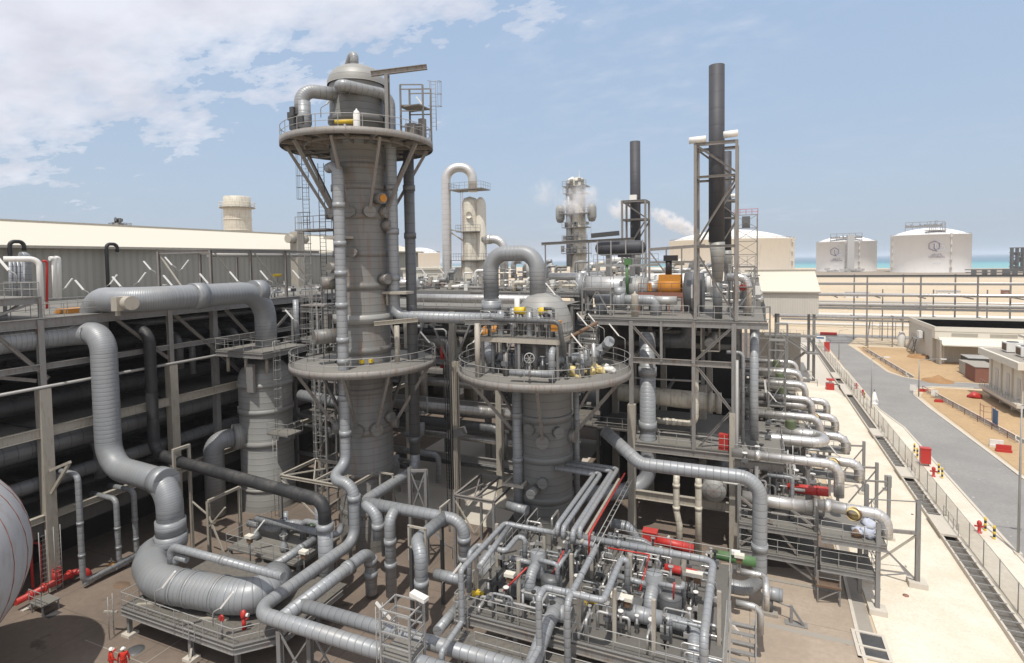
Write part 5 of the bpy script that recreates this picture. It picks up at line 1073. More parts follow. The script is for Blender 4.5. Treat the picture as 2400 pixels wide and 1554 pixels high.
pipe('long slim grey pipe with a drop leg in front of the drum', route(pz(600,1215,4.2), ('x',800,1232), ('z',800,1300))[:2]+[pz(800,1232,4.2)], .5, 'grey', .6, seg=12)
pipe('slim grey drop leg on the mid deck', route(pz(670,1200,4.2), ('z',668,1265)), .4, 'grey', seg=12)
pipe('long slim grey pipe from the giant U pipe to the overhead lines', route(pz(402,1318,4.3), ('z',402,1280), ('x',665,1345)), .52, 'grey', .7, seg=14, bands=((1,.5),))
pipe('short slim grey hoop beside the giant U pipe', route(pz(412,1322,4.2), ('z',412,1305), ('x',450,1288)), .4, 'grey', .6, seg=12)
pipe('grey branch line from the mid deck to the overhead lines', route(pz(760,1250,3.6), ('y',655,1352)), .6, 'grey', .8, seg=14, bands=((0,.5),))
q = pz(750,1240,3.6); pipe('grey hoop with a green topped valve at the back of the mid deck', [q+Vector((-1.8,0,-1.2)), q+Vector((-1.8,0,.4)), q+Vector((.2,0,.4)), q+Vector((.2,-.9,.1))], .5, 'grey', .6, seg=12)
# pale braced trusses at the tower feet
def truss(label, X0, X1, Y0, Y1, z, legs=True):
    t = thing('bracing_truss', label, 'steel truss', ((X0+X1)/2,(Y0+Y1)/2,0)); P = [(X0,Y0),(X1,Y0),(X1,Y1),(X0,Y1)]
    for i in range(4): MB().ibeam((*P[i],z),(*P[(i+1)%4],z), .2,.24,.03).build('chord', 'beige' if legs else 'steelrust', t)
    m = MB(); mx = (X0+X1)/2; m.bar((mx,Y0,z),(mx,Y1,z),.16,.2)
    for a, b in (((X0,Y0),(mx,Y1)),((mx,Y0),(X0,Y1)),((mx,Y0),(X1,Y1)),((X1,Y0),(mx,Y1))): m.bar((*a,z-.03),(*b,z-.03),.1)
    m.build('lattice', 'beige' if legs else 'steelrust', t)
    for p in P: MB().ibeam((*p,0),(*p,z), .2,.2,.025).build('leg', 'steel', t)
    m = MB(); m.bar((X0,Y0,z-.3),(mx,Y0,z-2.8),.1); m.bar((X1,Y0,z-.3),(mx,Y0,z-2.8),.1); m.bar((X1,Y0,z-.3),(X1,Y1,z-2.8),.1); m.build('side_brace', 'beige', t)
truss('pale braced steel truss lying level beside the foot of the tall tower', -36.8, -29.6, 35.6, 39.8, 7.0)
truss('dark braced steel truss left of the foot of the domed column', -22.1, -18.6, 39.4, 44.2, 6.0, False)
t = thing('trestle', 'narrow braced steel trestle standing between tall tower and header', 'steel structure', pz(990,1200,4)); m = MB(); p = pD(960,1095,46); q = pD(998,1100,46)
for a in (p, q): m.ibeam((a.x,a.y,0),(a.x,a.y,a.z), .26,.26,.03)
for z0 in (a.z-.1, a.z*.55, a.z*.25): m.bar((p.x,p.y,z0),(q.x,q.y,z0),.2)
m.bar((p.x,p.y,a.z*.55),(q.x,q.y,a.z),.1); m.bar((q.x,q.y,a.z*.55),(p.x,p.y,a.z),.1); m.build('frame', 'steel', t)
t = thing('portal_frame', 'grey portal with braces at the right of the giant U pipe', 'pipe support', (-38.4,28.5,0)); p = pz(487,1175,5.2); q = along(p, 'y', 560, 1140); m = MB()
for a in (p, q): m.ibeam((a.x,a.y,0),(a.x,a.y,a.z), .24,.24,.03)
m.bar(p, q, .22); m.bar((p.x,p.y,4),(p.x-1.6,p.y-.2,5.),.1); m.bar((p.x,p.y,4),(p.x+1.7,p.y,1.),.12); m.bar((p.x,p.y,3),(p.x+2.,p.y,5.),.12); m.build('frame', 'beige', t)
pipe('dark fat pipe slanting forward past the domed column', [(-17.8,47,5.6),(-17.8,43.5,3.4),(-18.2,38.6,2.4)], 1.35, 'dark', 2.2, seg=20)
pipe('fat grey pipe end with a domed tee in front of the dark fat pipe', [(-18.2,38.8,2.2),(-18.2,36.2,2.2),(-15.5,36.2,2.2)], 1.6, 'grey', 1.8, seg=22)
# ================================================================ pump module in the middle foreground
ZD = 4.4
md = thing('pump_module', 'crowded grating deck with handrails and pipe hoops in the middle foreground', 'platform', (-8.6,32,0))
MB().box((-16,28.3,ZD-.1),(-1.2,39.5,ZD)).build('deck', 'grating', md)
for y in (28.3,39.5): MB().ibeam((-16,y,ZD-.35),(-1.2,y,ZD-.35), .2,.45,.03, side=(0,1,0)).build('edge_beam', 'steelrust', md)
for x in (-16,-8.8,-1.2): MB().ibeam((x,28.3,ZD-.35),(x,39.5,ZD-.35), .2,.45,.03, side=(1,0,0)).build('edge_beam', 'steel', md)
for x in (-15.8,-12.2,-8.8,-5,-1.4):
    for y in (28.5,34,39.2): MB().ibeam((x,y,0),(x,y,ZD-.1), .26,.26,.03).build('leg', 'steel', md)
for x in (-14,-10.5,-7,-3.2): MB().bar((x-1.6,28.5,.3),(x+1.6,28.5,ZD-.5),.12).build('brace', 'steel', md)
m = MB(); m.rail([(-16,39.5,ZD),(-16,28.3,ZD),(-1.2,28.3,ZD),(-1.2,33.4,ZD)], 1.1, 1.3, toe=.1); m.rail([(-14.4,33.5,ZD),(-12.6,33.5,ZD)],1.1,.9); m.rail([(-8.8,28.3,ZD),(-8.8,31.4,ZD)],1.1,1.2); m.rail([(-1.2,36.6,ZD),(-1.2,39.5,ZD),(-9,39.5,ZD)],1.1,1.3); m.build('handrail', 'rail', md)
MB().box((-16.2,26.9,ZD-1.0),(-3,28.2,ZD-.9)).build('lower_walkway', 'deckdark', md); MB().rail([(-14,26.9,ZD-.9),(-3,26.9,ZD-.9)],1.05,1.4).build('walkway_rail', 'rail', md)
for x in (-13,-9.8,-6.6,-3.6): MB().bar((x,26.9,0),(x,26.9,ZD-.9),.18).build('leg', 'steel', md)
MB().ladder((-15.2,27.9,.2),(-15.2,27.9,ZD+1.3),(1,0,0), .5, cage=(-.3,-1,0)).build('caged_ladder', 'rail', md)
for x, y in ((-15.7,33.7),(-15.7,30.6),(-12.2,33.4),(-9.9,31.8),(-9.4,34.6),(-8.6,28.9),(-6.7,29.2),(-6.6,33),(-3.6,34),(-1.5,31.),(-12.6,30.),(-4.6,29)):
    MB().bar((x,y,ZD),(x,y,7.3),.2).build('hanger_post', 'beige', md)
sr = thing('stair_flight', 'steep steel stair with pale stringers at the right end of the pump module', 'stairs', (-.6,31,0)); a, b = Vector((-.35,27.2,.1)), Vector((-.35,33.6,ZD)); flight(sr, b, a, 1.3, 16); 
# the two pump barrels
def barrel(label, px, py, pxt, pyt, r, tail):
    b = pz(px, py, ZD); tp = along(b, 'z', pxt, pyt); t = thing('pump_barrel', label, 'pump', b)
    z1 = max(tp.z, ZD+2.2)
    MB().lathe((b.x,b.y,z1-1.5), [(r*.96,0),(r,.1),(r,1.45),(r*.9,1.5),(0,1.52)], 28).build('head', 'grey', t); m = MB(); 
    for a in (0, math.pi/2): m.bar((b.x-math.cos(a)*r*.9,b.y-math.sin(a)*r*.9,z1+.022),(b.x+math.cos(a)*r*.9,b.y+math.sin(a)*r*.9,z1+.022),.02,.01)
    m.build('plate_joint', 'dark', t)
    MB().tube([(b.x+.0,b.y-r*.4,z1-.7),(b.x-.05,b.y-1.15,z1-.9),(b.x-.05,b.y-1.35,z1-1.6),(b.x-.05,b.y-1.3,ZD+.75)]+tail(b), r*.72, 20, .85).build('discharge_bend', 'greyfine', t)
    MB().lathe((b.x+.9,b.y-.1,ZD), [(0,0),(.62,0),(.66,.1),(.66,1.25),(.5,1.4),(0,1.42)], 22).build('motor', 'darkgrey', t)
    MB().cbox((b.x-.9,b.y-.9,ZD+.55), .75,.8,.7).build('terminal_box', 'grey', t)
    return t, b, z1
tA, bA, zA = barrel('grey pump barrel with a round lid and forward bend, left on the module deck', 1262, 1388, 1262, 1292, .46, lambda b: [])
tB, bB, zB = barrel('larger grey pump barrel with a round lid and forward bend, right on the module deck', 1534, 1432, 1534, 1341, .5, lambda b: [Vector((b.x+.1,b.y-1.5,ZD+.62)), Vector((b.x+2.4,b.y-1.6,ZD+.6)), Vector((b.x+2.5,b.y-3.0,ZD+.3)), Vector((b.x+2.5,b.y-4.2,ZD-2.6))])
t = thing('suction_vessel', 'short grey horizontal vessel with a dished end on the left deck', 'vessel', (-10.8,30.2,ZD)); MB().tube([(-12.6,30.6,ZD+.7),(-9.6,30.6,ZD+.7)], .42, 18).build('shell', 'grey', t); MB().tube([(-10.6,29.6,ZD+.55),(-10.1,29.6,ZD+.55),(-9.2,29.6,ZD+.55)], .46, 18).build('capped_end', 'grey', t)
pipe('fat grey clad pipe rising from the overhead line to the left pump', [Vector((-10.4,24.4,ZP-.4)), Vector((-10.2,28.2,5.1)), Vector((-10.1,30.5,5.15))], .82, 'grey', 1.2, seg=18)
t = thing('suction_vessel', 'short grey horizontal vessel behind the right bend', 'vessel', (-6,30,ZD)); MB().tube([(-6.9,bB.y-1.6,ZD+.62),(-4.4,bB.y-1.6,ZD+.62)], .44, 18).build('shell', 'grey', t); MB().cyl((-2.4,29.1,ZD+.1),(-1.5,29.1,ZD+.1), .35, 16).build('capped_end', 'grey', t)
# slim hoops of pipe above the deck
Z1 = 7.6
def hoop(label, *pts, d=.33, rb=.24, bands=()): return pipe(label, pts, d, 'grey', rb, bands=bands, seg=10, group=None)
A = pz(1182,1227,Z1); B = along(A,'x',1328,1259); Cn = along(A,'y',1107,1328); q = along(Cn,'z',1080,1434)
hoop('slim grey pipe hoop round the left edge of the pump module', B-Vector((0,0,.0)), A, Cn, Cn+Vector((-.02,-.9,0)), Vector((Cn.x,Cn.y-.9,4.6)), Vector((Cn.x,Cn.y-3.2,4.4)), Vector((Cn.x,Cn.y-3.2,3.0)))
hoop('second slim grey pipe just inside the left edge hoop', A+Vector((.45,-.3,-.02)), pz(1112,1326,Z1-.02)+Vector((.3,0,0)))
a = pz(1101,1296,Z1-.3); b = along(a,'x',1170,1305); c_ = along(b,'y',1206,1272)
hoop('slim grey zigzag pipe hung below the left edge hoop', Vector((a.x,a.y-.2,5)), a, a+Vector((0,1.0,0)), Vector((b.x,a.y+1.0,a.z)), Vector((b.x,a.y+2.9,a.z)), Vector((b.x+.5,a.y+2.9,a.z)), Vector((b.x+.5,a.y+2.9,5)))
A = pz(1345,1268,Z1); B = along(A,'x',1400,1278); Cn = along(B,'y',1335,1415)
hoop('slim grey pipe running forward between the pumps and dropping in front', A, B, Cn, Vector((Cn.x,Cn.y,.4)), d=.36, rb=.5, bands=((1,.3),(1,.6)))
A = pz(1362,1258,Z1+.2); B = along(A,'x',1672,1312); Cn = along(B,'y',1668,1500)
hoop('long slim grey pipe hoop round the back and right edge of the module', A, B, Cn, Vector((Cn.x,Cn.y,1.)), d=.4, rb=.6, bands=((0,.3),(0,.7),(1,.4)))
A = pz(1277,1377,Z1); B = along(A,'x',1414,1407); Cn = along(B,'y',1460,1315); q = along(A,'y',1259,1397)
hoop('slim grey Z-shaped hoop in front of the left pump', Vector((q.x,q.y-3.0,3)), Vector((q.x,q.y-3.0,4.9)), Vector((q.x,q.y,4.9)), q, A, B, Cn, Cn+Vector((.35,.1,0)), Vector((Cn.x+.35,Cn.y+.1,5.2)), d=.36, bands=((4,.4),))
hoop('slim branch pipe from the left pump lid', Vector((bA.x,bA.y-.3,zA-.35)), Vector((bA.x+1.4,bA.y-.4,zA-.35)), Vector((bA.x+1.4,bA.y-.4,ZD+.6)), d=.28)
hoop('slim branch pipe from the right pump lid', Vector((bB.x+.2,bB.y-.3,zB-.45)), Vector((bB.x+1.6,bB.y-.3,zB-.45)), Vector((bB.x+1.6,bB.y+.3,zB-.4)), Vector((bB.x+1.6,bB.y+.3,ZD+.6)), d=.28)
hoop('slim capped pipe left of the right pump', Vector((bB.x-2.2,bB.y+.4,zB-.9)), Vector((bB.x-.4,bB.y+.1,zB-.9)), d=.34)
hoop('slim capped pipe left of the left pump', Vector((bA.x-2.,bA.y+.2,zA-.9)), Vector((bA.x-.4,bA.y+.1,zA-.9)), d=.34)
hoop('slim slanted pipe leaning behind the left pump', pz(1305,1335,6.4), pz(1335,1288,6.4), Vector((*pz(1335,1288,6.4).xy,4.6)), d=.26)
# bundle of lines from the frame to the module
ZR = 8.35
for i, (xn, yn, xf, yf) in enumerate(((1306,1232,1392,1112),(1320,1238,1404,1108),(1342,1247,1425,1098),(1358,1241,1442,1095))):
    a = pz(xn, yn, ZR); b = along(a, 'y', xf, yf); w = ('leftmost','second','third','rightmost')[i]
    pipe('slim grey pipe of the bundle reaching from the frame to the module, '+w+' of four', [Vector((a.x,a.y,Z1+.1)), a, b, b+Vector((-3.2 if i < 2 else -4.2,.2,0))], .34, 'grey', .35, seg=10, group='bundle of four slim pipes')
a = pz(1381,1252,ZR-.1); b = along(a,'y',1462,1108); pipe('thin red fire line beside the bundle of slim pipes', [Vector((a.x,a.y-.1,Z1-.6)), a, b], .13, 'red', .2, seg=8, name='fire_line')
t = thing('cable_tray', 'pale cable ladder sloping beside the thin red fire line', 'cable tray', a); MB().ladder(a+Vector((.5,-.6,-.35)), b+Vector((.5,0,-.3)), (1,0,0), .3, step=.8).build('tray', 'rail', t); MB().bar(a+Vector((-.45,-.2,-.5)), b+Vector((-.45,0,-.5)), .16,.1).build('rail_beam', 'beige', t)
for i, (x0_, y0_, x1_, y1_) in enumerate(((1424,1284,1522,1300),(1522,1300,1500,1385),(1322,1290,1290,1355),(1235,1330,1180,1385),(1580,1366,1578,1408))):
    p = pz(x0_,y0_,6.9); q = pz(x1_,y1_,6.9 if i == 0 else 5.6); t = thing('fire_line', 'thin red fire pipe on the pump module, '+('across the back','down the middle beside the right pump','behind the left pump','left of the left pump lid','short drop right of the right pump')[i], 'pipe', p); MB().tube([p, q], .05, 6).build('tube', 'red', t)
# red and green vessels behind the module
redvessel('large bright red cylinder with a square head lying behind the pump module', pY(1535,1264,40.5), pY(1626,1288,40.5), .33); p = pY(1524,1257,40.4); t = thing('red_box', 'bright red square head box at the left end of the large red cylinder', 'box', p-Vector((0,0,.4))); MB().cbox(p, .95,.7,.8).build('box', 'red', t); MB().cbox(p+Vector((0,0,.42)), 1.05,.8,.06).build('lid', 'red', t)
redvessel('smaller bright red cylinder behind the right pump', pY(1558,1330,37), pY(1645,1348,37), .26)
t = thing('green_vessel', 'bright green horizontal cylinder right of the pump module', 'pressure vessel', (-.9,40.5,3.9)); a, b = pY(1672,1298,40.5), pY(1772,1318,40.5); MB().tube([a, b], .33, 16).build('shell', 'green', t); u = (b-a).normalized(); MB().tube([a+u*1.0, a+u*1.2], .38, 16).build('band', 'green', t); MB().cbox((a+b)/2+Vector((.1,-.3,.55)), .55,.3,.25).build('tag_plate', 'whitebright', t); MB().cbox((a+b)/2-Vector((0,0,.6)), .3,.4,.8).build('saddle', 'steel', t)
pipe('grey pipe with an elbow dropping behind the pump module', route(pY(1425,1256,39.8), ('x',1525,1273), ('d',.15,0,-2.2)), .56, 'grey', .7, seg=16)
pipe('fat grey elbow behind the pump module under the frame', route(pY(1432,1228,45), ('x',1490,1236), ('d',0,0,-2.)), .9, 'greyfine', 1.2, seg=18)
pipe('silver pipe loop at the right rear corner of the module', [(-.6,38,4.9),(.9,38,4.9),(.9,36.5,4.9),(.9,36.5,3.6)], .4, 'silver', .5, seg=12)
pipe('second silver pipe loop at the right rear corner, lower', [(-.8,36.6,3.6),(.6,36.6,3.6),(.6,36.6,2)], .4, 'silverpaint', .5, seg=12)
# valve tower perched on the overhead pipes
vt = thing('ladder_cage_platform', 'small caged platform with rails perched on the front overhead pipes', 'platform', (-17.2,25,0)); p = pz(945,1530,ZP+.4); m = MB(); x_, y_ = p.x, p.y
for dx in (-.9,.9):
    for dy in (-.7,.7): m.bar((x_+dx,y_+dy,0),(x_+dx,y_+dy,ZP+3.0),.11)
for z in (ZP+.5,ZP+1.1,ZP+1.8,ZP+2.4,ZP+3.0):
    for a, b in (((-.9,-.7),(.9,-.7)),((.9,-.7),(.9,.7)),((.9,.7),(-.9,.7)),((-.9,.7),(-.9,-.7))): m.bar((x_+a[0],y_+a[1],z),(x_+b[0],y_+b[1],z),.07)
m.build('cage', 'rail', vt); MB().cbox((x_,y_,ZP+.6), 1.8,1.4,.08).build('deck', 'deck', vt); MB().ladder((x_-1.2,y_-.4,.2),(x_-1.2,y_-.4,ZP+3),(.3,1,0),.45).build('ladder', 'rail', vt)
fl_ = thing('flood_light', 'pale box floodlight over the caged platform', 'floodlight', (x_+.9,y_+.3,ZP+3)); MB().cyl((x_+.9,y_+.3,ZP+3),(x_+.9,y_+.3,ZP+3.5),.05,6).build('pole', 'rail', fl_); MB().bar((x_+.4,y_+.35,ZP+3.6),(x_+1.4,y_+.2,ZP+3.5),.4,.22,up=(0,0,1)).build('lamp_box', 'white', fl_)
for i, (px, py, z, w) in enumerate(((1195,1346,6.2,'left of the left pump bend'),(1470,1402,6.0,'left of the right pump bend'),(1613,1343,6.3,'right of the smaller red cylinder'),(1634,1347,6.3,'farther right of the smaller red cylinder'),(1733,1302,5.2,'above the green cylinder'),(1445,1395,5.8,'between the two pumps'),(712,1293,4.4,'at the right of the mid deck'),(585,1257,4.4,'at the left of the mid deck'))):
    p = pz(px, py, z); zb_ = ZD if px > 1000 else 2.5; t = thing('junction_box', 'small cream sunshaded box on a post, '+w, 'junction box', (p.x,p.y,zb_)); MB().cyl((p.x,p.y,zb_),(p.x,p.y,p.z), .05, 6).build('post', 'steel', t); MB().cbox(p, .62,.42,.2).build('sunshade', 'creamwall', t); MB().cbox(p-Vector((0,0,.28)), .4,.25,.4).build('case', 'brown', t)
# small valves, standpipes and cable coils over the module deck
rnd = random.Random(5)
for k in range(100):
    x, y = rnd.uniform(-15.4,-1.8), rnd.uniform(28.9,39)
    if abs(x-bA.x) < 1.3 and abs(y-bA.y) < 1.6 or abs(x-bB.x) < 1.3 and abs(y-bB.y) < 1.6: continue
    h = rnd.uniform(.7,1.7); t = thing('deck_valve', 'small grey valve standing on the pump module grating', 'valve', (x,y,ZD), 'small valves on the pump module'); MB().cyl((x,y,ZD),(x,y,ZD+h), .07, 8).build('stem', rnd.choice(('steel','silverpaint','black')), t); MB().cbox((x,y,ZD+h*.45), rnd.uniform(.2,.5),.22,.26).build('body', rnd.choice(('grey','silverpaint','darkgrey')), t); MB().cyl((x,y,ZD+h),(x,y,ZD+h+.05), rnd.uniform(.1,.2), 10).build('handwheel', rnd.choice(('rail','white','steel','black')), t)
for k in range(95):
    x, y = rnd.uniform(-15.4,-2.5), rnd.uniform(28.6,39); L = rnd.uniform(.6,2.2); d = rnd.choice((.08,.1,.14,.18)); h = rnd.uniform(.3,1.5); ax = rnd.random() < .5
    q = (x+L,y) if ax else (x,y+L); t = thing('deck_pipe', 'thin bent pipe low over the pump module grating', 'pipe', (x,y,ZD), 'thin pipes on the pump module'); MB().tube([(x,y,ZD),(x,y,ZD+h),(*q,ZD+h),(*q,ZD)], d/2, 8, .15).build('tube', rnd.choice(('silverpaint','rail','grey','silver')), t)
for i, (px, py) in enumerate(((1120,1395),(1385,1415),(1312,1412))):
    p = pz(px, py, ZD); t = thing('yellow_clamp', 'rusty yellow clamp lying on the module deck, '+('at the left rail','between the pumps','by the left pump vessel')[i], 'clamp', p); m = MB(); m.bar(p+Vector((-.4,0,.1)), p+Vector((.35,.15,.1)), .16,.16); m.bar(p+Vector((-.2,-.3,.1)), p+Vector((-.1,.35,.1)), .14,.14); m.build('body', 'yellow', t)
# ================================================================ clutter on the domed column's platform
c2 = (-15.9, 44.0); c = c2
def a2(a, r, z): return Vector((*c2, z))+Vector((math.cos(CAM2+a), math.sin(CAM2+a), 0))*r
up = thing('valve_gallery', 'rectangular raised valve gallery in front of the domed head', 'platform', (-17,40,16)); p = pY(1140,782,40.6); q = pY(1318,782,40.6); x0, x1, zz = p.x, q.x, 19.1
MB().box((x0,39.6,zz-.1),(x1,42.4,zz)).build('deck', 'deck', up); m = MB()
for a, b in (((x0,39.6),(x1,39.6)),((x0,39.6),(x0,42.4)),((x1,39.6),(x1,42.4))): m.bar((*a,zz-.25),(*b,zz-.25),.14,.35,up=(0,0,1))
m.build('deck_beam', 'beige', up); MB().rail([(x0,42,zz),(x0,39.6,zz),(x1,39.6,zz),(x1,42,zz)],1.1,.95).build('handrail', 'rail', up)
for x in (x0+.1,(x0+x1)/2,x1-.1): MB().bar((x,39.7,16),(x,39.7,zz-.1),.2).build('post', 'steel', up)
for i, x in enumerate((x0+1.1,x0+2.2,x0+3.6,x0+4.4,x0+5.3)):
    t = thing('relief_valve', 'grey upright relief valve barrel on the gallery, '+('leftmost','second','middle','fourth','rightmost')[i]+' of five', 'valve', (x,41,zz)); MB().lathe((x,41,zz), [(.26,0),(.28,.9),(.32,.95),(.32,1.1),(.27,1.15),(.27,1.9+.2*(i%2)),(0,1.95+.2*(i%2))], 16).build('barrel', 'grey', t)
for i, (x, y, z) in enumerate(((x0+2.9,40.9,21.2),(x0+4.7,40.9,21.2))):
    t = thing('yellow_actuator', 'yellow actuator drum above the gallery, '+('longer left one' if i == 0 else 'rounder right one'), 'valve actuator', (x,y,zz)); MB().tube([(x-.5 if i == 0 else x-.25,y,z-.15),(x+.35,y,z-.15)], .3, 14).build('drum', 'yellow', t); MB().cyl((x,y,zz),(x,y,z-.3), .2, 10).build('stem', 'darkgrey', t); MB().lathe((x,y,z-1.1), [(.2,0),(.38,.1),(.38,.3),(.2,.4)], 14).build('flange', 'darkgrey', t)
pipe('white cylinder bottle standing behind the gallery actuators', [(x0+2.,42.3,zz),(x0+2.,42.3,zz+3.0)], .44, 'white', name='gas_cylinder', cat='gas cylinder', seg=12)
t = thing('valve_cover', 'torn orange cover at the right end of the gallery', 'cover', (x1-.3,40.6,zz)); MB().cbox((x1-.4,40.4,zz+.9), .7,.5,.8).build('cover', 'orange', t)
pipe('dark grey pipe running along the front of the gallery and bending down', route((x0+.4,39.3,zz+1.35), ('x',1310,762), ('d',.35,.2,-2.6)), .36, 'darkgrey', .5, seg=12)
pipe('ribbed grey pipe lying along the front of the domed column platform', [pz(1138,808,17.0), pz(1150,836,17.0), pz(1235,846,17.0), pz(1320,845,17.0), pz(1392,832,17.0), pz(1418,815,17.0), pz(1428,800,18.2)], .88, 'grey', 1.1, bands=((0,.4),(3,.8)), seg=18)
pipe('dark brown pipe slanting up from the platform to the frame', [pY(1318,800,42), pY(1400,756,44)], .3, 'brown', seg=10)
pipe('grey hoop pipe standing on the platform behind the handwheel', [a2(.1,5.6,16.1), a2(.1,5.6,18.3), a2(.2,4.2,18.3)], .5, 'grey', .5, seg=12)
pipe('grey header low on the platform under the ribbed pipe', [a2(-.45,5.9,16.7), a2(.12,6.1,16.7)], .5, 'grey', seg=12)
hw = a2(-.18,6.0,16.0); t = thing('handwheel_valve', 'valve with a spoked handwheel facing out on the domed column platform', 'valve', hw); MB().cyl(hw, hw+Vector((0,0,1.6)), .08, 8).build('stem', 'steel', t); nrm = Vector((math.cos(CAM2), math.sin(CAM2), .25)).normalized(); MB().lathe(hw+Vector((0,0,1.85)), [(.34,0),(.4,0),(.4,.06),(.34,.06)], 18, axis=nrm).build('handwheel', 'rail', t); s_, u_ = _perp(nrm); m = MB()
for k in range(3): m.bar(hw+Vector((0,0,1.85))-(s_*math.cos(k*1.05)+u_*math.sin(k*1.05))*.38, hw+Vector((0,0,1.85))+(s_*math.cos(k*1.05)+u_*math.sin(k*1.05))*.38, .04)
m.build('spokes', 'rail', t)
rnd = random.Random(13)
for k in range(44):
    a = rnd.uniform(-1.5,1.5); r = rnd.uniform(2.9,5.2); p = a2(a,r,16.05); h = rnd.uniform(.5,2.4); mat = rnd.choice(('grey','steel','darkgrey','silverpaint'))
    t = thing('platform_valve', 'small grey valve or stub pipe standing on the domed column platform', 'valve', p, 'small valves on the round platform'); MB().cyl(p, p+Vector((0,0,h)), rnd.choice((.07,.1,.16)), 8).build('stem', mat, t); MB().cbox(p+Vector((0,0,h*.5)), .4,.3,.35).build('body', rnd.choice(('grey','darkgrey','steel')), t); MB().cyl(p+Vector((0,0,h)), p+Vector((0,0,h+.06)), rnd.choice((.12,.2)), 9).build('handwheel', rnd.choice(('rail','steel','darkgrey')), t)
for k in range(26):
    x = rnd.uniform(x0+.3,x1-.3); y = rnd.uniform(39.9,42.3); h = rnd.uniform(.6,2.3); t = thing('gallery_pipe', 'small pipe or instrument crowded on the valve gallery', 'pipe', (x,y,zz), 'small pipes on the valve gallery'); MB().tube([(x,y,zz),(x,y,zz+h),(x+rnd.uniform(-.8,.8),y,zz+h)], rnd.choice((.05,.08,.12)), 8, .15).build('tube', rnd.choice(('grey','steel','silverpaint','darkgrey')), t); MB().cbox((x,y,zz+h*.5), .25,.25,.35).build('fitting', rnd.choice(('steel','darkgrey','white','grey')), t)
m = MB(); m.rail([(x0,39.6,20.2),(x1,39.6,20.2)],.9,1.2); m.bar((x0,39.6,20.2),(x0,42.4,20.2),.1); m.build('pipe_guard', 'rail', up)
for i, dx in enumerate((.6,1.6,2.6,4.2,5.2)): MB().cyl((x0+dx,40.5,16.05),(x0+dx,40.5,zz-.1), (.14,.2,.12,.22,.15)[i], 10).build('drop_pipe', ('grey','darkgrey','grey','steel','grey')[i], up)
BG = [(1258,880,'bag',.55),(1288,878,'bag',.5),(1306,877,'bag',.5),(1328,874,'bag',.55),(1343,863,'bag',.5),(1362,856,'bag',.6),(1352,882,'bagyellow',.65),(1374,868,'bagyellow',.5),(1384,878,'bagyellow',.5),(1396,872,'bagyellow',.5),(1408,874,'bagyellow',.4),(1422,872,'white',.45),(1434,873,'white',.35)]
for i, (px, py, mat, r) in enumerate(BG):
    p = pz(px, py, 16.05); col = {'bag':'grey-green','bagyellow':'yellow','white':'white'}[mat]
    t = tag(MB().blob(p+Vector((0,0,r*.5)), r*.85, r*.8, r*.75, i, 14, 9, .22).build('refuse_bag', mat, origin=p), '%s bag in the heap at the right of the domed column platform' % col, 'bag', '%s bags on the round platform' % col)
pole = a2(-.95,6.3,16); t = thing('davit_hoist', 'pale davit post with a crossbeam at the left of the domed column platform', 'hoist', pole); MB().cyl(pole, pole+Vector((0,0,4.2)), .22, 12).build('post', 'beige', t); MB().ibeam(pole+Vector((-.9,-.3,4.3)), pole+Vector((2.2,.8,4.3)), .3,.4,.04).build('beam', 'steel', t)
# ================================================================ centre rack between the towers
ck = thing('pipe_rack', 'steel pipe rack with silver pipes seen between the two towers', 'pipe rack', (-30,56,0))
for x in (-47,-41,-35.6,-29.8,-24.4,-19.):
    for y in (53.5,62): MB().box((x-.32,y-.32,0),(x+.32,y+.32,19.6)).build('column', 'beige' if y < 60 else 'steel', ck)
for y in (53.4,62):
    for z, h in ((3.6,.7),(9.7,.5),(14.,.5),(19.6,.5)): MB().ibeam((-48,y,z),(-18,y,z), .3,h,.04, side=(0,1,0)).build('beam', 'steel', ck)
MB().box((-46,53.3,19.86),(-19,66,19.95)).build('deck', 'deck', ck); MB().rail([(-46,53.3,19.95),(-19,53.3,19.95)],1.1,1.6).build('handrail', 'rail', ck)
for x in (-44,-38.3,-32.7,-27,-21.5): MB().bar((x-2.4,53.2,14.2),(x,53.2,19.4),.2).build('brace', 'steel', ck); MB().bar((x+2.4,53.2,14.2),(x,53.2,19.4),.2).build('brace', 'steelrust', ck)
for y, z, d, mat, xa, xb, w in ((55,8.5,1.3,'silver',-46,-23.5,'the fat one above the dark one'),(54.4,6.9,1.15,'darkgrey',-46,-24.5,'the dark one, lowest'),(56,16.0,1.9,'silver',-40,-31,'the fattest, with an elbow, high up'),(54.5,20.9,.95,'silver',-36,-18,'the one above the rack deck'),(55,22.6,.85,'silver',-40,-35,'the short upper one'),(57,12.4,.9,'silver',-46,-35.8,'the one with a drop elbow'),(54,17.2,.85,'black',-38,-25,'the black one below the deck'),(58,10.6,1.,'silver',-46,-22,'the one at mid height behind'),(60,13,.7,'silver',-46,-22,'the thin one at mid height behind'),(57,4.6,.7,'silver',-46,-20,'the thin lowest one'),(54.2,2.6,.5,'darkgrey',-38,-18.,'the thin dark ground-level one')):
    pts = [(xa,y,z),(xb,y,z)]
    if w.startswith('the one with a drop'): pts += [(xb,y,z-4)]
    if w.startswith('the fattest'): pts += [(xb,y-.6,z-.2),(xb,y-.6,z-2.4)][1:]
    if w.startswith('the dark one'): pts += [(xb,y,z-3.5)]
    pipe('pipe across the centre rack, '+w, pts, d, mat, d*1.1, seg=16, name='rack_pipe')
gsheet('pale_apron', [(-40,47),(-18.5,46.5),(-18.5,75),(-40,75)], .045, 'palecon')
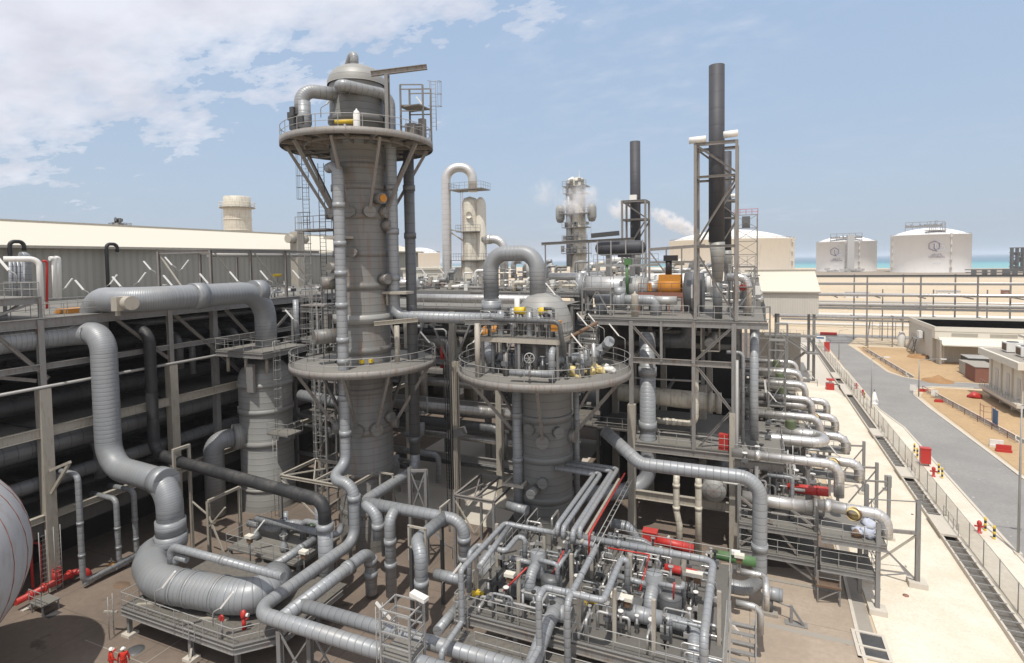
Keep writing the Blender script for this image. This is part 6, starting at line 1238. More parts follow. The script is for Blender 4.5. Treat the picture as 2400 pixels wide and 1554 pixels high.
cl = thing('steel_mast', 'tall grey column with a small bracket standing between the two towers', 'column', (-25.6,46.2,0)); MB().ibeam((-25.6,46.2,0),(-25.6,46.2,15.6), .55,.55,.06, side=(1,0,0)).build('column', 'beige', cl); MB().bar((-26.3,46.,8.6),(-24.6,46,9.2),.7,.7).build('bracket_box', 'steel', cl); MB().ladder((-26.3,45.9,0),(-26.3,45.9,15.6),(1,0,0),.45).build('ladder', 'black', cl)
for i, dx in enumerate((0,.35,.6)):
    p = pD(1046+i*5,776,51); t = tag(MB().tube([p, p-Vector((0,0,14.6))], .05, 5).build('hoist_chain', 'black'), 'long black hoist chain hanging between the two towers', 'chain', 'black chains between the towers')
pipe('pale swan neck pipe over the hanging chains', [pD(1018,772,51), pD(1040,772,51), pD(1046,778,51), pD(1046,790,51)], .16, 'rail', .2, seg=8)
pipe('bright red upright fire riser behind the centre mast', [pY(1036,812,54), pY(1037,862,54)], .5, 'red', seg=12, name='fire_riser')
# pale column with the looped pipe
D3 = 100
t3c = pD(1110,620,D3); t3c.z = 0; cx, cy = t3c.x, t3c.y; t = thing('looped_column', 'pale cream column with rust streaks and a tall looped pipe behind the centre', 'distillation column', t3c)
H = lambda y: EYE+(606-y)/F*D3
MB().lathe((cx-.5,cy,0), [(1.75,0),(1.75,H(600)),(1.45,H(590)),(1.4,H(470)),(1.1,H(460)),(0,H(455))], 30).build('shell', 'cream', t)
MB().lathe((cx+1.3,cy+.6,H(640)), [(.95,0),(.95,H(475)-H(640)),(.75,H(464)-H(640)),(.3,H(458)-H(640)),(0,H(457)-H(640))], 24).build('side_vessel', 'creamwall', t)
for y, w in ((440,3.2),(537,2.0),(603,3.0)):
    z = H(y); pl = MB().box((cx-w-.3,cy-2.2,z-.15),(cx+w-.4,cy+1.5,z)).build('platform', 'steelrust', t); MB().rail([(cx-w-.3,cy+1.5,z),(cx-w-.3,cy-2.2,z),(cx+w-.4,cy-2.2,z),(cx+w-.4,cy+1.5,z)],1.1,1.).build('platform_rail', 'steel', pl)
MB().ladder((cx-1.2,cy-1.8,H(700)),(cx-1.2,cy-1.8,H(440)),(1,0,0),.45).build('ladder', 'rustred', t)
m = MB(); m.bar((cx-1.5,cy-1,H(538)),(cx-5.6,cy-.8,H(528)),.2); m.bar((cx-1.5,cy-1,H(558)),(cx-5,cy-.8,H(530)),.2); m.build('pipe_bracket', 'beige', t)
MB().lathe((cx+.1,cy-1.4,H(500)), [(0,0),(.55,.02),(.6,.1),(.6,.3)], 18, axis=(0,-1,0)).build('manway', 'creamwall', t)
zt_ = H(388); pipe('tall silver looped pipe beside the pale cream column', [pD(985,690,D3), pD(1049,688,D3), Vector((pD(1049,600,D3).x,pD(1049,600,D3).y,zt_)), Vector((cx+.1,cy,zt_)), Vector((cx+.1,cy,H(445)))], 1.65, 'silver', 2.25, seg=20)
pipe('silver elbow pipe from the right of the pale column to the big arch', [Vector((cx+1.6,cy+.4,H(556))), Vector((cx+5.4,cy+1.2,H(556))), Vector((cx+5.4,cy+1.2,H(720)))], 1.5, 'silver', 1.9, seg=18, bands=((0,.3),))
# lattice process column far behind
fx = pD(1347,620,150); fx.z = 0; t = thing('far_column', 'distant tan process column ringed by platforms and pipes', 'distillation column', fx); H5 = lambda y: EYE+(604-y)/F*150
MB().lathe((fx.x+1,fx.y,0), [(2.3,0),(2.2,H5(600)),(1.9,H5(420)),(1.2,H5(415)),(0,H5(413))], 22).build('shell', 'cream', t); MB().cyl((fx.x-.9,fx.y-2,H5(620)),(fx.x-.9,fx.y-2,H5(425)), .75, 14).build('riser', 'grey', t); MB().cyl((fx.x-.9,fx.y-2,H5(425)),(fx.x+.2,fx.y-1,H5(418)), .7, 12).build('riser_head', 'white', t)
for y, sx in ((436,3.2),(452,3.),(498,4.2),(530,3.4),(560,3.4),(590,3.6)):
    m = MB(); z = H5(y); m.cbox((fx.x+.9,fx.y-1,z), sx*2,4,.2); m.rail([(fx.x+.9-sx,fx.y-3,z),(fx.x+.9+sx,fx.y-3,z)],1.3,1.4,r=.06)
    for k in range(5): m.cbox((fx.x+.9+random.uniform(-sx,sx),fx.y-2.6,z+random.uniform(.4,1.6)), .8,.5,random.uniform(.6,1.8))
    m.build('platform', 'steel', t)
for s in (-1,1): MB().lathe((fx.x+.9+s*4.3,fx.y-1.5,H5(508)), [(0,-1.2),(.8,-1),(1.2,0),(1.2,2.6),(.8,3.4),(0,3.6)], 16).build('side_drum', 'vessel', t)
MB().bar((fx.x+1.5,fx.y,H5(420)),(fx.x+1.5,fx.y,H5(397)),.12).build('mast', 'white', t); MB().ladder((fx.x+4.6,fx.y-2.5,H5(600)),(fx.x+4.6,fx.y-2.5,H5(500)),(1,0,0),1.2,step=1.2).build('ladder', 'steel', t)
# left horizon pieces
p = pD(561,620,230); p.z = 0; H6 = lambda y: EYE+(618-y)/F*230; t = thing('vent_stack', 'fat cream vent stack with rust streaks above the shed roof', 'stack', p); MB().lathe(p, [(5.3,0),(5.25,H6(500)),(5.1,H6(462)),(4.8,H6(460)),(4.8,H6(461))], 32).build('barrel', 'cream', t); pl = MB().lathe((p.x,p.y,H6(487)), [(5.2,0),(6.7,0),(6.7,.35),(5.2,.35)], 32).build('ring_platform', 'steelrust', t); MB().ring_rail((p.x,p.y,H6(487)), 6.7, 2.2, 24, r=.1).build('ring_rail', 'creamwall', pl); MB().ladder((p.x-6,p.y-2,H6(545)),(p.x-6,p.y-2,H6(487)),(1,0,0),1.2,step=1.5).build('ladder', 'rustred', t)
for z in (H6(515),H6(540)): MB().lathe((p.x,p.y,z), [(5.28,0),(5.4,.05),(5.4,.5),(5.28,.55)], 32).build('band', 'cream', t)
p = pD(286,620,210); p.z = 0; H6 = lambda y: EYE+(622-y)/F*210; t = thing('far_column', 'small dark tower head with a round platform above the shed roof', 'distillation column', p); MB().cyl(p, (p.x,p.y,H6(522)), 1.8, 16).build('shell', 'steel', t); MB().lathe((p.x,p.y,H6(530)), [(1.8,0),(3.6,0),(3.6,.3),(1.8,.3)], 20).build('platform', 'steelrust', t); m = MB(); m.ring_rail((p.x,p.y,H6(530)), 3.6,1.3,16,r=.07)
for k in range(7): m.cbox((p.x+random.uniform(-2.4,2.6),p.y-1,H6(530)+random.uniform(.8,2.4)), 1.2,1,random.uniform(.8,2))
m.bar((p.x-2.6,p.y,H6(530)),(p.x-2.6,p.y,H6(507)),.4); m.build('equipment', 'darkgrey', t)
# ================================================================ dressing of the long rack's top deck
fr2 = thing('deck_steelwork', 'open rusty steel frame standing on the rack deck behind the huge arch pipe', 'steel structure', (-54,45,21)); m = MB()
for x, y in ((-50.2,40.5),(-50.2,45.4),(-50.2,50.4),(-58,40.5),(-58,45.4),(-58,50.4)): MB().ibeam((x,y,21.1),(x,y,26.5), .26,.26,.03).build('post', 'steelrust', fr2)
for a, b in (((-58,40.5),(-50.2,40.5)),((-50.2,40.5),(-50.2,56)),((-58,40.5),(-58,56)),((-50.2,45.4),(-58,45.4)),((-50.2,50.4),(-58,50.4))): MB().ibeam((*a,26.4),(*b,26.4), .2,.35,.03).build('beam', 'steelrust', fr2)
for a, b in (((-50.2,41,26.2),(-50.2,44.6,22)),((-50.2,46,26.2),(-50.2,49.6,22.2)),((-58,40.6,26.2),(-54,40.6,22)),((-50.2,51,26.2),(-50.2,55,22))): MB().bar(a, b, .12).build('brace', 'beige', fr2)
MB().tube([(-50.6,40.5,26.0),(-50.6,60,26.0)], .2, 8).build('service_pipe', 'rail', fr2)
pipe('pale clad pipe leaving the shed eave towards the tall tower', [pX(700,595,-60), pX(800,592,-60)+Vector((0,3,0))], .95, 'cream', seg=14)
pipe('white pipe elbow over the rack deck at the far left', [pX(8,607,-53.5), pX(92,607,-52.5), pX(97,740,-52.5)], .42, 'white', .6, seg=12)
pipe('thin red riser beside the white pipe elbow on the rack deck', [pX(100,612,-55), pX(110,612,-55), pX(110,725,-55)], .2, 'red', .3, seg=8, name='fire_riser')
pipe('white riser on the rack deck, left of a pair by the shed wall', [pX(116,606,-60), pX(127,606,-60), pX(130,700,-60)], .42, 'white', .5, seg=12); pipe('white riser on the rack deck, right of a pair by the shed wall', [pX(128,605,-61.5), pX(137,605,-61.5), pX(139,700,-61.5)], .42, 'white', .5, seg=12)
pipe('lavender grey fat riser on the rack deck near the shed wall', [pX(48,601,-62), pX(60,601,-62), pX(64,700,-62)], .85, 'grey', .7, seg=14)
for i, px in enumerate((24,32,42,50)): pipe('slim grey riser on the rack deck, '+('first','second','third','fourth')[i]+' left of the lavender fat one', [pX(px,612,-58), pX(px+2,700,-58)], .28, 'grey', seg=8)
up = thing('upper_landing', 'upper steel landing with braces at the far left of the rack deck', 'platform', (-50.5,21,23.4)); zz = pX(40,698,-50.3).z; MB().box((-56,10,zz-.1),(-50.3,pX(92,697,-50.3).y,zz)).build('deck', 'deck', up); ye = pX(92,697,-50.3).y; MB().ibeam((-50.3,8,zz-.3),(-50.3,ye,zz-.3),.2,.5,.03,side=(1,0,0)).build('beam', 'steel', up); m = MB(); m.rail([(-50.3,8,zz),(-50.3,ye,zz),(-55,ye,zz)],1.1,1.1); m.build('handrail', 'rail', up); m = MB(); m.bar((-50.3,ye-.2,zz-.4),(-50.3,ye-3.8,21.2),.16); m.bar((-52,ye-.2,zz-.4),(-52,ye-2,21.2),.14); m.build('brace', 'steel', up)
for x, y in ((-50.3,ye),(-50.3,14),(-55,ye)): MB().bar((x,y,21.1),(x,y,zz),.2).build('post', 'steel', up)
rnd = random.Random(21)
for k in range(70):
    y = rnd.uniform(36,92); x = rnd.uniform(-60,-50.6); h = rnd.uniform(.5,1.9); mat = rnd.choice(('grey','steel','silverpaint','white','grey')); t = thing('deck_valve', 'small grey valve or fitting on the long rack deck by the shed', 'valve', (x,y,21.12), 'small valves on the rack deck'); MB().cyl((x,y,21.12),(x,y,21.12+h), rnd.choice((.06,.1,.2)), 8).build('stem', mat, t); MB().cbox((x,y,21.12+h*.6), .4,.5,.35).build('body', rnd.choice(('grey','darkgrey','silverpaint')), t); MB().cyl((x,y,21.12+h),(x,y,21.18+h), rnd.choice((.12,.22)), 9).build('cap', mat, t)
for k in range(16):
    y = 40+k*3.1; x = -51.2-rnd.uniform(0,4); L = rnd.uniform(1,3); t = thing('deck_pipe', 'low bent pipe running over the long rack deck by the shed', 'pipe', (x,y,21.1), 'low pipes on the rack deck'); MB().tube([(x,y,21.1),(x,y,21.7),(x,y+L,21.7),(x-1.5,y+L,21.7)], rnd.choice((.09,.13,.2)), 8, .25).build('tube', rnd.choice(('silverpaint','grey','white')), t)
p = pX(650,645,-50.8); t = thing('yellow_actuator', 'yellow valve actuator on the rack deck behind the huge arch pipe', 'valve actuator', p-Vector((0,0,.5))); MB().tube([p+Vector((0,-.5,0)), p+Vector((0,.6,0))], .18, 10).build('drum', 'yellow', t); MB().cyl(p-Vector((0,0,.9)), p, .08, 8).build('stem', 'steel', t)
for i, (y, z) in enumerate(((34,21.15),(36.5,21.15))):
    t = thing('timber_stack', ('stack of pale boards lying on the rack deck','flat rust red plate lying on the rack deck')[i], 'boards', (-52.5,y-5,z)); m = MB()
    for k in range(4 if i == 0 else 1): m.box((-54+k*.1,y-5.6,z+k*.1),(-52.3,y-3.4,z+k*.1+.08))
    m.build('boards', ('orange','rustred')[i], t)
# columns of slim steel and pipework between drum and tower
rnd = random.Random(31)
tw = thing('lattice_tower', 'slim grey ladder tower between the drum and the tall tower', 'steel tower', (-39,43.6,0)); m = MB()
for x, y in ((-39.6,43.),(-38.3,43.),(-39.6,44.4),(-38.3,44.4)): m.bar((x,y,0),(x,y,23.5),.16)
m.build('posts', 'steel', tw); m = MB()
for z in range(2,24,2): m.bar((-39.6,43,z),(-38.3,43,z),.08); m.bar((-39.6,43,z-2),(-38.3,43,z),.06); m.bar((-38.3,43,z),(-38.3,44.4,z),.08)
m.build('rails', 'rail', tw); MB().ladder((-39,42.7,0),(-39,42.7,23),(1,0,0),.5,cage=(0,-1,0)).build('caged_ladder', 'rail', tw)
ms = thing('steel_structure', 'dense dark steel bays behind the drum and the tall tower', 'steel structure', (-40,52,0))
for x in (-46.5,-43,-39.5):
    for y in (47.5,53): MB().bar((x,y,0),(x,y,20),.3).build('column', 'steel', ms)
for z in (4,8.2,12.4,16.6,19.9):
    MB().ibeam((-48,47.5,z),(-36,47.5,z),.2,.4,.03,side=(0,1,0)).build('beam', 'steel', ms); MB().box((-47,47.7,z),(-37,53,z+.06)).build('deck', 'deckdark', ms) if z in (8.2,16.6) else None
for k in range(34):
    x = rnd.uniform(-47,-34); y = rnd.uniform(45.6,52); z = rnd.uniform(.5,17); L = rnd.uniform(1.5,5); d = rnd.choice((.2,.3,.45,.6)); v = rnd.random(); pts = [(x,y,z),(x+L,y,z),(x+L,y,z+rnd.uniform(-3,3))] if v < .6 else [(x,y,z),(x,y,z+L)]
    if abs(x+L/2+46.4) < 3.2 and y < 46.5: continue
    t = thing('bay_pipe', 'grey pipe piece in the dark bays behind drum and tall tower', 'pipe', pts[0], 'pipes in the dark bays'); MB().tube(pts, d/2, 10, d).build('tube', rnd.choice(('grey','darkgrey','silverpaint','grey')), t)
pipe('fat grey horizontal pipe end between drum and tall tower', [(-43,44.6,11.4),(-37.6,44.2,11.2),(-37.4,45.6,11)], 1.1, 'grey', 1.2, seg=18)
# ================================================================ dense far deck between arch and stacks
fd = thing('steel_structure', 'crowded far deck of steel and pipes between the arch pipe and the stacks', 'steel structure', (-22,70,0))
for x in (-32,-27,-22,-17):
    for y in (66,74): MB().bar((x,y,0),(x,y,21),.35).build('column', 'steel', fd)
for z in (6,11.5,16.5,21): MB().box((-34,66,z-.1),(-15.2,78,z)).build('deck', 'deck', fd); MB().ibeam((-34,65.9,z-.3),(-15.2,65.9,z-.3),.2,.45,.03,side=(0,1,0)).build('beam', 'steel', fd); MB().rail([(-34,65.9,z),(-15.2,65.9,z)],1.1,1.5).build('handrail', 'rail', fd)
MB().ibeam((-24,66,27.),(-12.5,66,27.3),.25,.35,.03).build('gantry_beam', 'steelrust', fd)
for x in (-23.5,-18,-13): MB().bar((x,66,21),(x,66,27),.14).build('gantry_post', 'steel', fd)
for k in range(120):
    x = rnd.uniform(-33,-15.5); y = rnd.uniform(66.3,76); z = rnd.choice((21,21,21,16.5,11.5,6)); h = rnd.uniform(.6,3.2 if z > 20 else 2.6); mat = rnd.choice(('white','silverpaint','steel','grey','cream','silver')); d = rnd.choice((.15,.25,.4,.6)); L = rnd.uniform(.8,4)
    t = thing('far_pipe', 'small pipe or fitting on the crowded far deck left of the stacks', 'pipe', (x,y,z), 'fittings on the crowded far deck')
    if rnd.random() < .5: MB().tube([(x,y,z),(x,y,z+h),(x+L*.5,y,z+h)], d/2, 8, d).build('tube', mat, t)
    else: MB().tube([(x,y,z+h*.4),(x+L,y,z+h*.4)], d/2, 9).build('tube', mat, t); MB().cbox((x+L*.3,y,z+h*.5), .5,.5,.8).build('fitting', rnd.choice(('steel','beige','white')), t)
for i, (px, py, d, L) in enumerate(((1350,648,1.0,7),(1310,690,.9,5),(1330,720,1.0,6))): p = pY(px,py,68); pipe('grey clad pipe lying on the crowded far deck, '+('highest','middle','lowest')[i]+' of three', [p-Vector((L/2,0,0)), p+Vector((L/2,0,0)), p+Vector((L/2,0,-1.4))], d, ('silverpaint','grey','silverpaint')[i], d, seg=14)
for i, px in enumerate((1358,1378)): p = pY(px,640,67); pipe('upright grey drum on the crowded far deck, '+('left' if i == 0 else 'right')+' of two', [p, p-Vector((0,0,4.2))], .95, 'grey', seg=14, name='drum', cat='drum')
fd2 = thing('steel_structure', 'far steel deck with cream shed behind the looped pipe and the tall tower', 'steel structure', (-48,95,0))
for x in (-66,-60,-54,-48,-42):
    for y in (76,84): MB().bar((x,y,0),(x,y,20.5),.35).build('column', 'steel', fd2)
for z in (8,14,20.5): MB().box((-68,76,z-.1),(-38,88,z)).build('deck', 'deck', fd2); MB().bar((-68,75.9,z-.3),(-38,75.9,z-.3),.2,.45,up=(0,0,1)).build('beam', 'steel', fd2); MB().rail([(-68,75.9,z),(-38,75.9,z)],1.1,1.5).build('handrail', 'rail', fd2)
MB().box((-62,92,0),(-50,104,23.5)).build('shed', 'creamwall', fd2); MB().box((-62.3,91.7,23.5),(-49.7,104.3,23.9)).build('shed_roof', 'roofsheet', fd2)
for k in range(110):
    x = rnd.uniform(-67,-38.5); y = rnd.uniform(76.4,86); z = rnd.choice((20.5,20.5,20.5,14,8)); h = rnd.uniform(.6,3.4 if z > 20 else 2.6); mat = rnd.choice(('white','silverpaint','steel','grey','silver','rustred' if rnd.random() < .2 else 'steel')); d = rnd.choice((.2,.3,.5,.8)); L = rnd.uniform(1,5)
    t = thing('far_pipe', 'small pipe or fitting on the far steel deck before the cream shed', 'pipe', (x,y,z), 'fittings on the far steel deck')
    if rnd.random() < .5: MB().tube([(x,y,z),(x,y,z+h),(x+L*.5,y,z+h)], d/2, 8, d).build('tube', mat, t)
    else: MB().tube([(x,y,z+h*.4),(x+L,y,z+h*.4)], d/2, 9).build('tube', mat, t); MB().cbox((x+L*.3,y,z+h*.5), .6,.6,1.).build('fitting', rnd.choice(('steel','beige','white')), t)
fd3 = thing('steel_structure', 'far row of steel bays and pipes between looped column and the stacks', 'steel structure', (-28,98,0))
for x in (-40,-34,-28,-22,-16,-10):
    MB().bar((x,96,0),(x,96,22.5),.35).build('column', 'steel', fd3)
for z in (10,16,21.8): MB().box((-42,96,z-.1),(-6,104,z)).build('deck', 'deck', fd3); MB().rail([(-42,95.9,z),(-6,95.9,z)],1.2,1.8,r=.04).build('handrail', 'rail', fd3)
for k in range(90):
    x = rnd.uniform(-41,-7); y = rnd.uniform(96.4,103); z = rnd.choice((21.8,21.8,16,10)); h = rnd.uniform(.8,3.2); mat = rnd.choice(('white','silverpaint','steel','grey','silver','cream')); d = rnd.choice((.3,.5,.8,1.1)); L = rnd.uniform(1,5)
    t = thing('far_pipe', 'small pipe or fitting in the far row of bays before the stacks', 'pipe', (x,y,z), 'fittings in the far row of bays')
    if rnd.random() < .5: MB().tube([(x,y,z),(x,y,z+h),(x+L*.5,y,z+h)], d/2, 8, d).build('tube', mat, t)
    else: MB().tube([(x,y,z+h*.4),(x+L,y,z+h*.4)], d/2, 9).build('tube', mat, t)
# ================================================================ steam
def steam(label, px, py, depth, rx, ry, rz, dens, rot=0, seed=0, lo=.42):
    nm = 'steam_vapour_%d' % seed; m = bpy.data.materials.new(nm); m.use_nodes = True; nt = m.node_tree; nt.nodes.clear(); out = nt.nodes.new('ShaderNodeOutputMaterial'); v = nt.nodes.new('ShaderNodeVolumePrincipled'); nt.links.new(v.outputs[0], out.inputs['Volume'])
    v.inputs['Color'].default_value = (.97,.97,.98,1); v.inputs['Anisotropy'].default_value = .2
    tc = nt.nodes.new('ShaderNodeTexCoord'); ob = tc.outputs['Object']; ln = nt.nodes.new('ShaderNodeVectorMath'); ln.operation = 'LENGTH'; nt.links.new(_map(nt, ob, (1/rx,1/ry,1/rz)), ln.inputs[0])
    fall = _ramp(nt, ln.outputs['Value'], [(.25, 1.), (.98, 0.)]); n = _ramp(nt, _noise(nt, ob, 1.6/rz, 5, .6), [(lo, 0.), (lo+.22, 1.)])
    nt.links.new(_math(nt, 'MULTIPLY', _math(nt, 'MULTIPLY', fall, n), dens), v.inputs['Density']); MATS[nm] = m
    c = pD(px, py, depth); mb = MB().blob((0,0,0), rx, ry, rz, 0, 20, 12, 0)
    o = mb.build('steam_plume', nm, origin=(0,0,0)); o.location = c; o.rotation_euler = (0, rot, AZ); tag(o, label, 'steam', None); return o
steam('dense white steam plume streaming left from behind the tallest stack', 1582, 522, 190, 11, 3, 3.3, 1.6, .48, 1)
steam('small white steam puff just left of the shorter stack frame', 1455, 490, 190, 5.5, 3, 4.2, .8, .2, 2)
steam('thin steam drifting round the distant tan column', 1352, 468, 140, 6.5, 3, 4.6, .8, -.3, 3)
steam('faint torn steam wisp left of the distant tan column', 1275, 450, 170, 5, 3, 5, .25, -.6, 4)
# ================================================================ low concrete building and neighbours beyond the road
b = thing('low_building', 'flat roofed beige building with open bays under a cream canopy', 'building', (60,168,0))
ZR8 = 8.4
MB().box((39,158.5,0),(110,180,ZR8-.6)).build('wall', 'shelterwall', b)
m = MB()
for y0,y1 in ((156.2,156.5),(179.8,180.1)): m.box((38.8,y0,ZR8-1),(110,y1,ZR8))
m.box((38.8,156.5,ZR8-1),(39.1,179.8,ZR8)); m.build('parapet', 'creamwall', b)
MB().box((39.1,156.5,ZR8-.7),(110,179.8,ZR8-.6)).build('flat_roof', 'concrete', b)
MB().box((38.9,156.3,5.6),(110,158.6,ZR8-1)).build('upper_wall', 'creamwall', b)
m = MB(); n = len(m.v); m.v += [Vector(p) for p in ((39.6,153.2,4.6),(110,153.2,4.6),(110,156.4,6.0),(39.6,156.4,6.0))]; m.f += [(0,1,2,3)]; m.bar((39.6,153.2,4.55),(110,153.2,4.55),.1,.25); m.build('canopy', 'creamwall', b)
for k in range(7): MB().box((40.2+k*7.,155.8,0),(40.6+k*7.,156.5,5.7)).build('pier', 'creamwall', b)
m = MB()
for k in range(6): m.box((42+k*7.,156.24,6.3),(46.8+k*7.,156.3,7.0))
m.build('recessed_panel', 'beige', b)
MB().box((39.2,153.8,.0),(39.6,156.4,5.6)).build('end_wall', 'beige', b)
ex = thing('external_stair', 'small dark steel stair against the side wall of the beige building', 'stairs', (38,170,0)); flight(ex, (37.8,174,0.2), (37.8,168.5,4.4), 1.0, 10); MB().box((37.2,164.5,4.3),(38.7,168.6,4.4)).build('landing', 'steel', ex); m = MB(); m.bar((37.3,164.7,4.3),(37.3,168,.1),.12); m.bar((37.3,168.4,4.3),(37.3,165,.1),.12); m.rail([(37.2,168.6,4.4),(37.2,164.5,4.4)],1.1,1.2); m.build('support', 'darkgrey', ex)
t = thing('wall_unit', 'white cabinet unit on the side wall of the beige building', 'cabinet', (38.5,166,5)); MB().box((37.9,165.4,4.5),(38.8,167.4,6.2)).build('case', 'white', t)
t = thing('wind_sheet', 'white rounded tank standing at the far corner of the beige building', 'water tank', (38.2,181,0)); MB().lathe((37.8,182,0), [(.8,0),(.9,.3),(.9,3.0),(.6,3.8),(.3,4.1),(0,4.2)], 16).build('shell', 'white', t)
for i, (x, y, L, W_, h, mat, w) in enumerate(((46,147.5,8,5,3.1,'darkgrey','dark grey box container nearest the bays'),(42.5,143,4,5,2.6,'silverpaint','silver grey box container in the middle'),(42.,137.2,4,5.5,3.0,'rustred','rust red box container nearest the kiosk'))):
    t = thing('container', w, 'container', (x,y,0)); MB().box((x-L/2,y-W_/2,.1),(x+L/2,y+W_/2,h)).build('box', mat, t); m = MB()
    for k in range(9): m.box((x-L/2-.06,y-W_/2+.3+k*(W_-.6)/8-.08,.2),(x-L/2,y-W_/2+.3+k*(W_-.6)/8+.08,h-.15))
    m.build('ribs', mat, t); MB().box((x-L/2-.1,y-W_/2-.1,h),(x+L/2+.1,y+W_/2+.1,h+.1)).build('roof', 'concrete' if i else 'silverpaint', t)
# kiosk on a raised slab
k_ = thing('raised_kiosk', 'cream cabin on a raised slab with roof air units beside the sand yard', 'building', (46,114,0))
MB().box((38.2,108,2.0),(60,122,8.)).build('wall', 'creamwall', k_); MB().box((37.0,107.2,1.5),(61,122.6,2.0)).build('floor_slab', 'palecon', k_); rf = MB().box((36.9,106.8,7.4),(61,123,8.5)).build('roof_slab', 'creamwall', k_)
MB().box((37.4,107.4,8.5),(60.6,122.4,8.52)).build('roof_surface', 'concrete', rf)
for y in (110,114,118.5): MB().box((38.13,y-.6,2.1),(38.2,y+.6,5.6)).build('door', 'silverpaint', k_)
m = MB()
for y in (108.4,112.2,116.4,120.6): m.box((38.0,y-.15,2),(38.2,y+.15,7.4))
m.build('pilaster', 'palecon', k_); m = MB(); m.rail([(37.1,122.4,2),(37.1,107.4,2),(60,107.4,2)],1.1,1.1); m.build('handrail', 'rail', k_)
for y in (108,112.6,117.2,121.6):
    for x in (38.5,46,54): MB().box((x-.3,y-.3,0),(x+.3,y+.3,1.5)).build('stub_column', 'palecon', k_)
m = MB(); m.bar((37.6,107.2,1.2),(37.6,122.4,1.2),.3,.5); m.build('edge_beam', 'steel', k_)
for i, (x, y) in enumerate(((40.,109.5),(40.2,113.2),(43.4,109.8),(43.6,113.6),(40,118),(46.6,110),(44,118.5))):
    t = thing('air_unit', 'boxy pale air conditioning unit on the kiosk roof with a fan grille', 'air conditioner', (x,y,8.52), 'air units on the kiosk roof'); MB().box((x-1.1,y-1.1,8.7),(x+1.1,y+1.1,10.2)).build('case', 'white', t); MB().box((x-1.13,y-.8,8.9),(x-1.1,y+.8,10.)).build('grille', 'brown', t); MB().lathe((x,y,10.2), [(0,0.05),(.7,.05),(.75,.12),(.8,0)], 16).build('fan_cowl', 'darkgrey', t)
    MB().box((x-1.,y-1.,8.52),(x+1.,y+1.,8.7)).build('skid', 'steel', t)
t = thing('roof_hut', 'low cream hut roof behind the kiosk air units', 'building', (52,126,0)); MB().box((46,124,0),(62,131,9.6)).build('wall', 'creamwall', t); MB().box((45.4,123.4,9.6),(62.6,131.6,10)).build('roof', 'roofsheet', t)
# sand yard things
def heap(label, px, py, r, h, mat='soil'):
    p = pz(px, py, 0); n = 22; m = MB(); rn = random.Random(3)
    m.lathe(p, [(r,0)]+[(r*(1-i/6), h*(i/6)**1.15) for i in range(1,6)]+[(0,h)], n)
    for v in m.v:
        q = math.sin(v.x*1.7)+math.cos(v.y*2.1); v.x += q*.18; v.z += .1*math.sin(v.x*3)*(v.z > .1)
    for v in m.v: v.z = max(v.z, -.02)
    return tag(m.build('sand_heap', mat), label, 'sand heap')
heap('brown conical sand heap beside the branch road', 2198, 894, 2.9, 1.25, 'soil')
for i, (pts, w) in enumerate((([(2032,822),(2136,885)],'beyond the branch road'),([(2176,918),(2400,1040)],'on the near sand yard'))):
    a, b = pz(*pts[0]), pz(*pts[1]); t = thing('cable_trench', 'open cable trench edged with red and white barrier posts, '+w, 'trench', a); d = (b-a).normalized(); s = Vector((-d.y,d.x,0))
    m = MB(); m.bar(a+Vector((0,0,.03)), b+Vector((0,0,.03)), .7, .06, up=(0,0,1)); m.build('bed', 'deckdark', t)
    for k in (-1,1): MB().bar(a+s*k*.5+Vector((0,0,.15)), b+s*k*.5+Vector((0,0,.15)), .2,.3,up=(0,0,1)).build('side_wall', 'palecon', t)
    n = int((b-a).length/2); r = MB(); r.tube([a-s*.9+Vector((0,0,1)), b-s*.9+Vector((0,0,1))], .05, 5); r.tube([a-s*.9+Vector((0,0,.55)), b-s*.9+Vector((0,0,.55))], .04, 5); r.build('barrier_rail', 'rustred', t)
    for k in range(n+1): p = a+(b-a)*(k/n)-s*.9; MB().cyl(p, p+Vector((0,0,1.05)), .05, 5).build('barrier_post', ('rustred','white')[k%2], t)
for i, (px, py, mat, L, w) in enumerate(((2335,1048,'white',1.5,'white'),(2352,1060,'red',1.6,'red'),(2164,918,'red',1.5,'bright orange red, left of the trench head'),(2200,943,'red',1.2,'orange red, beside the trench walls'))):
    p = pz(px, py); t = thing('road_barrier', 'plastic barrier block on the sand, '+w, 'barrier', p); m = MB().poly([(p.x-L/2,p.y-.25),(p.x+L/2,p.y-.25),(p.x+L/2,p.y+.25),(p.x-L/2,p.y+.25)],0,.35); m.build('foot', mat, t); MB().poly([(p.x-L/2+.05,p.y-.12),(p.x+L/2-.05,p.y-.12),(p.x+L/2-.05,p.y+.12),(p.x-L/2+.05,p.y+.12)],.35,.95 if i < 2 else .5).build('body', mat, t)
p = pz(2285,933); t = tag(MB().blob(p+Vector((0,0,.4)),1.0,.9,.6,5,12,8,.15).build('red_cover','red',origin=p), 'rounded red tarpaulin cover at the corner of the raised kiosk', 'cover')
p = pz(2332,1000); t = thing('blue_sign', 'blue rectangular notice board standing on the sand yard', 'sign', p); MB().box((p.x-.05,p.y-.9,.4),(p.x+.05,p.y+.9,2.5)).build('board', 'blue', t)
for s in (-.7,.7): MB().cyl((p.x,p.y+s,0),(p.x,p.y+s,.4),.05,6).build('post', 'steel', t)
p = pz(2305,990); t = thing('rebar_cage', 'thin rust red scaffold frame beside the blue notice board', 'scaffold', p); m = MB()
for dx in (0,1.4):
    for dy in (0,1.4): m.bar((p.x+dx,p.y+dy,0),(p.x+dx,p.y+dy,2.6),.06)
for z in (.6,1.6,2.4): m.bar((p.x,p.y,z),(p.x+1.4,p.y,z),.05); m.bar((p.x,p.y,z),(p.x,p.y+1.4,z),.05)
